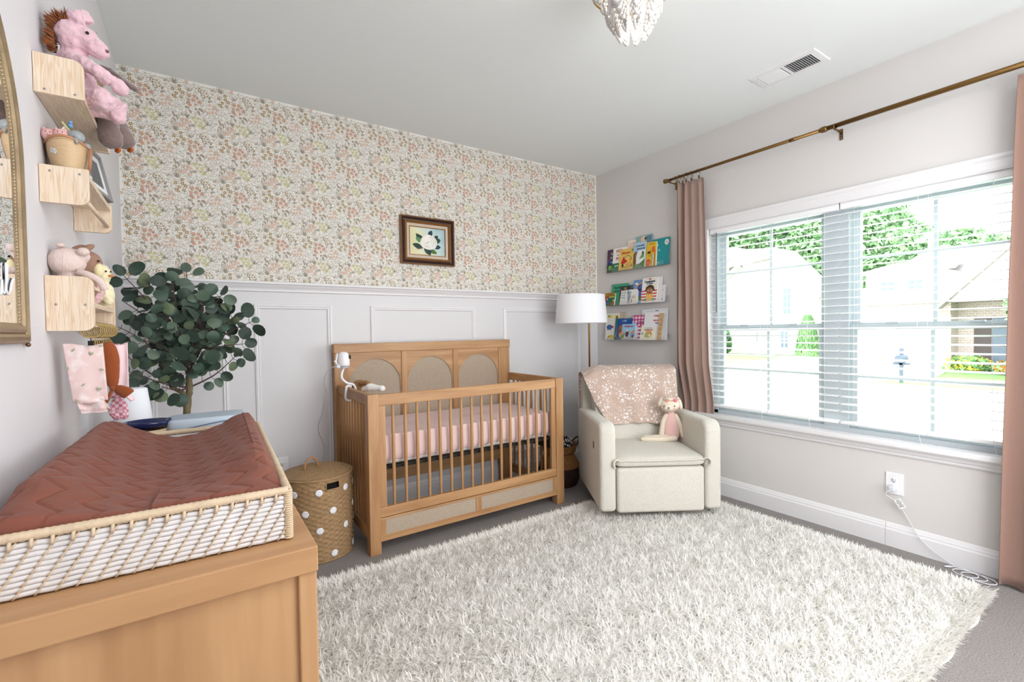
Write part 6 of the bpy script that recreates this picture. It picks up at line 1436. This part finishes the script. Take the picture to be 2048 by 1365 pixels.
# ================================================================ SHAGGY RUG
rg_t = thing('shag_rug', 'large cream shaggy faux-fur rug covering the carpet before the recliner', 'rug', (1.6, 1.48, 0))
RX0, RX1, RY0, RY1 = .30, 3.00, .535, 2.43
M_fur = bpy.data.materials.new('cream_fur'); M_fur.use_nodes = True; nt = M_fur.node_tree; nt.nodes.clear()
o_ = nt.nodes.new('ShaderNodeOutputMaterial'); d_ = nt.nodes.new('ShaderNodeBsdfDiffuse'); t_ = nt.nodes.new('ShaderNodeBsdfTranslucent'); mx_ = nt.nodes.new('ShaderNodeMixShader'); mx_.inputs[0].default_value = .5
for q_ in (d_, t_): q_.inputs[0].default_value = (*lin('FEFDFA'), 1)
nt.links.new(d_.outputs[0], mx_.inputs[1]); nt.links.new(t_.outputs[0], mx_.inputs[2]); nt.links.new(mx_.outputs[0], o_.inputs[0]); M_furb = mat('rug_backing', 'F2EEE6', 1.)
mb = MB(); n = 60; P = []
outl = []
for i in range(n): outl.append((RX0+(RX1-RX0)*i/n, RY0+.01*math.sin(i*.8)))
for i in range(n): outl.append((RX1+.012*math.sin(i*.7), RY0+(RY1-RY0)*i/n))
for i in range(n): outl.append((RX1+(RX0-RX1)*i/n, RY1+.012*math.sin(i*.5)))
for i in range(n): outl.append((RX0, RY1+(RY0-RY1)*i/n))
mb.prism([(x, y, .001) for x, y in outl], (0, 0, .012)); obj('backing', mb, M_furb, rg_t)
def fur():
    r = np.random.default_rng(4); N = 170000
    # more tufts near the camera side are not needed: even density
    x = r.uniform(RX0-.002, RX1+.002, N); y = r.uniform(RY0-.002, RY1+.002, N)
    lu = (x-2.117)*.853-(y-2.16)*.522; lv = (x-2.117)*.522+(y-2.16)*.853; kp = ~((lu > .03) & (lu < .77) & (lv > .05) & (lv < .76)); x = x[kp]; y = y[kp]; N = len(x)
    gr = r.uniform(-1, 1, (2, 200, 200)); gi = ((x-RX0)/2.7*96+np.sin(y*70)*.6).astype(int) % 200; gj = ((y-RY0)/1.9*68+np.sin(x*60)*.6).astype(int) % 200; fx = gr[0, gi, gj]+.3; fy = gr[1, gi, gj]-.3
    ang = np.arctan2(fy-.2, fx)+r.normal(0, 1.0, N)
    # tufts at the edge splay outwards
    L = r.uniform(.032, .060, N); lean = r.uniform(.40, 1.05, N)
    for cond, a in ((x < RX0+.04, math.pi), (x > RX1-.05, 0.), (y < RY0+.05, -math.pi/2), (y > RY1-.05, math.pi/2)): ang = np.where(cond, a+r.normal(0, .5, N), ang)
    dx, dy = np.cos(ang), np.sin(ang); w = r.uniform(.0020, .0042, N)
    # clumping: pull tips toward clump centres
    cs = .022; cxx = (np.floor(x/cs)+.5)*cs+.006*np.sin(y*90); cyy = (np.floor(y/cs)+.5)*cs+.006*np.sin(x*80)
    z0 = np.full(N, .008)
    h1 = L*.55*np.cos(lean*.5); o1 = L*.55*np.sin(lean*.5)
    h2 = h1+L*.45*np.cos(lean*1.5); o2 = o1+L*.45*np.sin(lean*1.5)
    sx, sy = -dy*w, dx*w
    x1, y1 = x+dx*o1, y+dy*o1; x2, y2 = x+dx*o2, y+dy*o2
    x2 = x2+(cxx-x)*.45; y2 = y2+(cyy-y)*.45; x1 = x1+(cxx-x)*.2; y1 = y1+(cyy-y)*.2
    V = np.empty((N, 5, 3), np.float32)
    V[:, 0] = np.stack([x-sx, y-sy, z0], 1); V[:, 1] = np.stack([x+sx, y+sy, z0], 1)
    V[:, 2] = np.stack([x1+sx*.9, y1+sy*.9, h1+.008], 1); V[:, 3] = np.stack([x1-sx*.9, y1-sy*.9, h1+.008], 1)
    V[:, 4] = np.stack([x2, y2, np.maximum(h2+.008, .012)], 1)
    # press the pile under the recliner's base
    me = bpy.data.meshes.new('rug_pile'); me.vertices.add(N*5); me.vertices.foreach_set('co', (V-np.array([1.6, 1.48, 0], np.float32)).ravel())
    idx = np.arange(N)[:, None]*5
    loops = np.concatenate([idx+np.array([[0, 1, 2, 3]]), idx+np.array([[3, 2, 4]])], 1).astype(np.int32).ravel()
    me.loops.add(len(loops)); me.loops.foreach_set('vertex_index', loops)
    st_ = np.stack([np.arange(N)*7, np.arange(N)*7+4], 1).ravel().astype(np.int32)
    me.polygons.add(N*2); me.polygons.foreach_set('loop_start', st_)
    me.polygons.foreach_set('use_smooth', np.ones(N*2, bool)); me.update(calc_edges=True); me.validate()
    me.materials.append(M_fur); o = bpy.data.objects.new('rug_pile', me); C.objects.link(o); o.parent = rg_t; o['kind'] = 'stuff'
fur()

# ================================================================ OUTSIDE
GZ = -.5
def ground(name, pts, z, m, th_=.05):
    mb = MB(); mb.prism([(x, y, z-th_) for x, y in pts], (0, 0, th_)); return struct(name, mb, m)
M_grass = mat('lawn_grass', '6C9550', 1., bump=.5, bscale=8, var=.2, vscale=3); M_conc = mat('pale_concrete', 'D0CCC6', .9); M_asph = mat('sun_bleached_asphalt', 'B4B2B0', .95)
ground('lawn', [(3.9, -40), (90, -40), (90, 80), (3.9, 80)], GZ-.02, M_grass, .2)
ground('road', [(8, -40), (17.0, -40), (17.0, 80), (8, 80)], GZ, M_asph)
ground('sidewalk', [(18.3, -40), (20.0, -40), (20.0, 80), (18.3, 80)], GZ+.01, M_conc)
ground('driveway', [(17, 6.2), (17, 11.2), (29.5, 13.3), (29.5, 8.6), (24.6, 5.6), (20, 5.0)], GZ+.03, M_conc)
ground('driveway_near', [(17, 11.3), (17, 13.0), (22, 12.4), (24.5, 12.9), (28, 13.4), (28, 12.2)], GZ+.035, M_conc)
M_brickp = bpy.data.materials.new('pale_painted_brick'); M_brickp.use_nodes = True; nt = M_brickp.node_tree; b_ = nt.nodes['Principled BSDF']; t_ = nt.nodes.new('ShaderNodeTexCoord'); mp_ = nt.nodes.new('ShaderNodeMapping'); mp_.inputs['Rotation'].default_value = (R(90), 0, R(90)); br = nt.nodes.new('ShaderNodeTexBrick')
br.inputs['Color1'].default_value = (*lin('B3A298'), 1); br.inputs['Color2'].default_value = (*lin('C0B2A8'), 1); br.inputs['Mortar'].default_value = (*lin('D8D2CB'), 1); br.inputs['Scale'].default_value = 3.0
sx_ = nt.nodes.new('ShaderNodeSeparateXYZ'); cb_ = nt.nodes.new('ShaderNodeCombineXYZ'); nt.links.new(t_.outputs['Object'], sx_.inputs[0]); ad_ = nt.nodes.new('ShaderNodeMath'); ad_.operation = 'ADD'; nt.links.new(sx_.outputs[0], ad_.inputs[0]); nt.links.new(sx_.outputs[1], ad_.inputs[1]); nt.links.new(ad_.outputs[0], cb_.inputs[0]); nt.links.new(sx_.outputs[2], cb_.inputs[1]); nt.links.new(cb_.outputs[0], br.inputs[0]); nt.links.new(br.outputs[0], b_.inputs['Base Color']); b_.inputs['Roughness'].default_value = .9
M_stucco = mat('cream_siding', 'DCD8CF', .9); M_roof = mat('weathered_shingle', '9C9792', .95, var=.1, vscale=5); M_hwin = mat('dark_window_glass', '5C6B78', .1); M_htrim = mat('house_trim', 'E4E2DC', .7); M_hshade = mat('porch_shade', '58504C', .8)
def house_window(t, x, y0, y1, z0, z1):
    f = obj('window', MB().box(x-.06, y0-.08, z0-.08, x+.02, y1+.08, z1+.08), M_htrim, t)
    ny, nz = 2, 2
    for i in range(ny):
        for j in range(nz):
            a = y0+(y1-y0)*i/ny+.03; b = y0+(y1-y0)*(i+1)/ny-.03; c = z0+(z1-z0)*j/nz+.03; d = z0+(z1-z0)*(j+1)/nz-.03
            obj('pane', MB().box(x-.075, a, c, x-.06, b, d), M_hwin, f)
def gable(mb, x0, x1, y0, y1, z, zr, over=.35, axis='y', th_=.18):
    # ridge along x (gable faces the street) or along y
    if axis == 'x':
        yc = (y0+y1)/2; s = (zr-z)/(yc-y0); ya, yb = y0-over, y1+over; za = z-over*s
        for (a, az, b, bz) in ((ya, za, yc, zr), (yb, za, yc, zr)):
            mb.prism([(x0-over, a, az), (x0-over, b, bz), (x0-over, b, bz+th_), (x0-over, a, az+th_)], (x1-x0+2*over, 0, 0))
    else:
        xc = (x0+x1)/2; s = (zr-z)/(xc-x0); xa, xb = x0-over, x1+over; za = z-over*s
        for (a, az, b, bz) in ((xa, za, xc, zr), (xb, za, xc, zr)):
            mb.prism([(a, y0-over, az), (b, y0-over, bz), (b, y0-over, bz+th_), (a, y0-over, az+th_)], (0, y1-y0+2*over, 0))
# left house: front gable wall facing the street
hl = thing('house', 'pale brick two-storey house across the street seen through the far window half', 'house', (33, 16.5, GZ), 'houses across the street')
obj('wall', MB().box(30, 12.6, GZ, 32, 19.4, 3.3), M_brickp, hl)
mb = MB(); mb.prism([(30.01, 12.6, 3.3), (30.01, 14.6, 5.6), (30.01, 17.0, 5.6), (30.01, 19.4, 3.3)], (1.9, 0, 0)); obj('gable_wall', mb, M_stucco, hl)
mb = MB(); mb.prism([(29.6, 12.15, 2.95), (29.6, 14.9, 6.1), (29.6, 16.9, 6.3), (29.6, 17.4, 6.5), (29.6, 19.9, 6.6), (29.6, 19.9, 5.0), (29.6, 17.2, 5.3), (29.6, 15.0, 5.5), (29.6, 12.45, 2.85)], (2.6, 0, 0)); obj('roof', mb, M_roof, hl)
mb = MB(); mb.prism([(29.5, 17.3, 5.35), (29.5, 19.9, 3.4), (29.5, 19.9, 3.15), (29.5, 17.15, 5.2)], (.5, 0, 0)); mb.prism([(29.55, 12.2, 2.9), (29.55, 14.0, 4.8), (29.55, 14.0, 4.6), (29.55, 12.35, 2.85)], (.4, 0, 0)); obj('eave_trim', mb, mat('grey_eave', 'A9A8A6', .8), hl)
obj('string_course', MB().box(29.93, 12.6, 1.25, 30.02, 19.4, 1.40), mat('soldier_brick', 'A8958A', .9), hl)
house_window(hl, 30, 14.15, 14.6, 2.0, 3.6); house_window(hl, 30, 14.3, 14.75, -.05, 1.0)
obj('meter_box', MB().box(29.85, 16.2, .3, 30, 16.6, .9), mat('grey_meter', '8F989C', .6), hl)
obj('down_pipe', MB().box(29.93, 12.75, GZ, 30.0, 12.87, 1.2), M_htrim, hl)
# right house
hr_ = thing('house', 'wide single-storey house with double garage across the street', 'house', (26, 4, GZ), 'houses across the street')
obj('wall', MB().box(24, -6, GZ, 36, 8.2, 2.05), M_brickp, hr_)
obj('garage_wing', MB().box(23.1, 5.3, GZ, 24.5, 8.4, 2.05), M_brickp, hr_)
mb = MB(); mb.prism([(22.7, -6.5, 2.05), (22.7, 8.9, 2.05), (29.5, 7.6, 4.9), (29.5, -5, 4.9)], (0, 0, .12)); mb2_ = MB()
mb.v = []; mb.f = []; mb.m = []; mb.s = []
mb.add([(22.7, -7, 2.05), (22.7, 8.9, 2.05), (28.5, 7.4, 4.75), (28.5, -5.5, 4.75), (37, -7, 2.05), (37, 8.9, 2.05)], [(0, 1, 2, 3), (4, 3, 2, 5), (1, 5, 2), (0, 3, 4), (0, 4, 5, 1)]); obj('roof', mb, M_roof, hr_)
mb = MB(); mb.box(23.4, 5.55, 2.2, 26, 8.05, 3.35); dm = obj('dormer', mb, M_stucco, hr_); mb = MB(); mb.prism([(23.1, 5.2, 3.30), (23.1, 8.4, 3.30), (26.5, 8.0, 3.95), (26.5, 5.6, 3.95)], (0, 0, .1)); obj('dormer_roof', mb, M_roof, dm)
for y0 in (7.05, 6.15): house_window(hr_, 23.38, y0, y0+.48, 2.62, 3.02)
mb = MB(); mb.prism([(22.9, 1.6, 2.1), (22.9, 3.6, 4.2), (22.9, 5.4, 2.1)], (6, 0, 0)); obj('front_gable', mb, M_stucco, hr_); mb = MB(); gable(mb, 22.9, 28, 1.5, 5.3, 2.1, 4.15, .3, 'x', .12); obj('gable_roof', mb, M_roof, hr_)
obj('string_course', MB().box(23.05, 5.3, 1.62, 23.12, 8.4, 1.78), mat('soldier_brick_b', 'A28E84', .9), hr_)
for y0, y1 in ((6.9, 7.9), (5.75, 6.6)):
    g_2 = obj('garage_door', MB().box(23.02, y0-.0, GZ, 23.1, y1, 1.45), M_htrim, hr_)
    for k in range(4): obj('garage_window', MB().box(23.0, y0+.05+(y1-y0)/4*k, 1.18, 23.02, y0-.05+(y1-y0)/4*(k+1), 1.36), M_hwin, g_2)
obj('porch_shade_panel', MB().box(23.95, 3.9, GZ, 24.01, 4.85, 1.5), M_hshade, hr_); obj('front_door', MB().box(23.9, 3.95, GZ, 23.96, 4.35, 1.45), mat('slate_door', '5F6E7A', .5), hr_)  # dark panel on the flat wall, porch shade put into its colour
house_window(hr_, 24, .2, 1.4, .4, 1.5)
obj('chimney_pipe', MB().lathe([(0, 4.5), (.12, 4.5), (.12, 5.25), (.22, 5.25), (.22, 5.45), (0, 5.45)], 12, (28.3, 7.2, 0)), M_htrim, hr_)
# vegetation
def foliage(mb, c, r, n, s, seed, mcount=3):
    q = random.Random(seed)
    for i in range(n):
        d = Vector((q.gauss(0, 1), q.gauss(0, 1), q.gauss(0, 1))).normalized(); k = q.uniform(.45, 1.0)**.5
        lump = 1+.28*noise.noise(d*2.3+Vector((seed, 0, 0)))
        p = Vector(c)+Vector((d.x*r[0], d.y*r[1], d.z*r[2]))*k*lump
        a = Vector((q.uniform(-1, 1), q.uniform(-1, 1), q.uniform(-1, 1))).normalized(); b = a.cross(Vector((q.uniform(-1, 1), q.uniform(-1, 1), q.uniform(-1, 1)))).normalized(); z = s*q.uniform(.6, 1.3)
        mb.add([p-a*z, p+b*z*.6, p+a*z, p-b*z*.6], [(0, 1, 2, 3)], q.randrange(mcount))
M_tree = [mat('tree_leaf_'+str(i), c, .8, spec=.3) for i, c in enumerate(('86A67C', '6F9468', '9DB88C'))]
for i, (x, y, tz_, rr_, h) in enumerate([(44, 33, 11, 5.5, 8), (46, 26, 11, 5.5, 8.5), (48, 21, 11, 5.0, 8.5), (47, 17.5, 8.7, 4.5, 6.8), (50, 30, 12, 5, 8), (46, 13.2, 5.8, 3.8, 4.0), (44, 10, 5.3, 3.0, 3.0), (50, 37, 10, 6, 7), (48, 41, 9, 6, 7)]):
    t = thing('leafy_tree', ('tall leafy tree rising behind the houses across the street', 'low rounded tree behind the garage house')[i in (5, 6)], 'tree', (x, y, GZ), 'trees behind the houses' if i not in (5, 6) else 'low trees behind the garage house')
    mb = MB(); foliage(mb, (x, y, tz_), (rr_, rr_, h*.75), 9000, .25, i); obj('foliage', mb, M_tree, t, fix=False, kind='stuff')
    obj('trunk', MB().tube([(x, y, GZ), (x+.3, y, tz_*.5), (x, y+.2, tz_)], [.4, .3, .15], 10), mat('tree_bark', '8A7B6C', .95) if i == 0 else bpy.data.materials['tree_bark'], t)
def shrub(name, lab, c, r, n, s, mats_, seed, kindw='shrub'):
    t = thing(name, lab, kindw, (c[0], c[1], GZ)); mb = MB(); foliage(mb, c, r, n, s, seed, len(mats_)); obj('foliage', mb, mats_, t, fix=False, kind='stuff')
    obj('stem', MB().tube([(c[0], c[1], GZ), (c[0], c[1], c[2])], .05, 8), bpy.data.materials['tree_bark'], t)
M_arb = [mat('arborvitae_leaf_'+str(i), c, .8) for i, c in enumerate(('6F9A60', '5C8550', '86AE72'))]
for k in range(1):
    t = thing('arborvitae', 'cone-shaped green arborvitae beside the pale brick house', 'shrub', (27.6, 12.15, GZ)); mb = MB(); q = random.Random(9)
    for i in range(3600):
        z = q.random(); a = q.uniform(0, 6.28); r_x = (.62*(1-z)**.55+.08)*(.8+.2*q.random()) if z > .15 else .6
        p = Vector((27.6+r_x*math.cos(a), 12.15+r_x*math.sin(a), GZ+.05+2.3*z)); d1 = Vector((math.cos(a)*.3, math.sin(a)*.3, 1))*.09; d2 = Vector((-math.sin(a), math.cos(a), 0))*.035
        mb.add([p-d1, p+d2, p+d1, p-d2], [(0, 1, 2, 3)], q.randrange(3))
    obj('foliage', mb, M_arb, t, fix=False, kind='stuff'); obj('core', MB().tube([(27.6, 12.15, GZ), (27.6, 12.15, 1.6)], [.45, .1], 12), M_arb[1], t)
shrub('round_bush', 'dark green bush at the left corner of the pale brick house', (28.6, 17.9, .3), (.6, .7, .9), 1400, .12, [M_arb[1]]+[M_leafs[1]], 21)
shrub('round_bush', 'yellow-green flowering bush nearest the garage driveway', (23.3, 4.9, -.22), (.45, .75, .3), 900, .09, [mat('yellow_bloom', 'D9C34A', .8), M_arb[0], M_arb[2]], 22)
shrub('round_bush', 'orange-flowered bush left of the front window of the garage house', (22.9, 3.55, -.25), (.4, .6, .25), 800, .08, [mat('orange_bloom', 'D98F4E', .8), M_arb[2]], 23)
shrub('round_bush', 'orange-flowered bush under the front window of the garage house', (22.9, 2.65, -.25), (.4, .6, .25), 800, .08, [bpy.data.materials['orange_bloom'], M_arb[2], M_arb[0]], 24)
shrub('leafy_tree', 'light green young tree at the right end of the garage house', (21.5, 2.3, 1.7), (1.2, 1.3, 1.3), 3000, .13, M_tree, 25, 'tree')
mbx = thing('mailbox', 'dark post-mounted mailbox at the kerb across the street', 'mailbox', (17.6, 5.15, GZ))
obj('post', MB().box(17.56, 5.11, GZ, 17.64, 5.19, .55).box(17.56, 4.95, .05, 17.64, 5.35, .11), mat('dark_green_metal', '4F5B66', .5), mbx)
mb = MB(); mb.prism([(17.35, 5.05, .12), (17.35, 5.25, .12), (17.35, 5.25, .27), (17.35, 5.20, .34), (17.35, 5.10, .34), (17.35, 5.05, .27)], (.5, 0, 0)); obj('mailbox_body', mb, bpy.data.materials['dark_green_metal'], mbx)
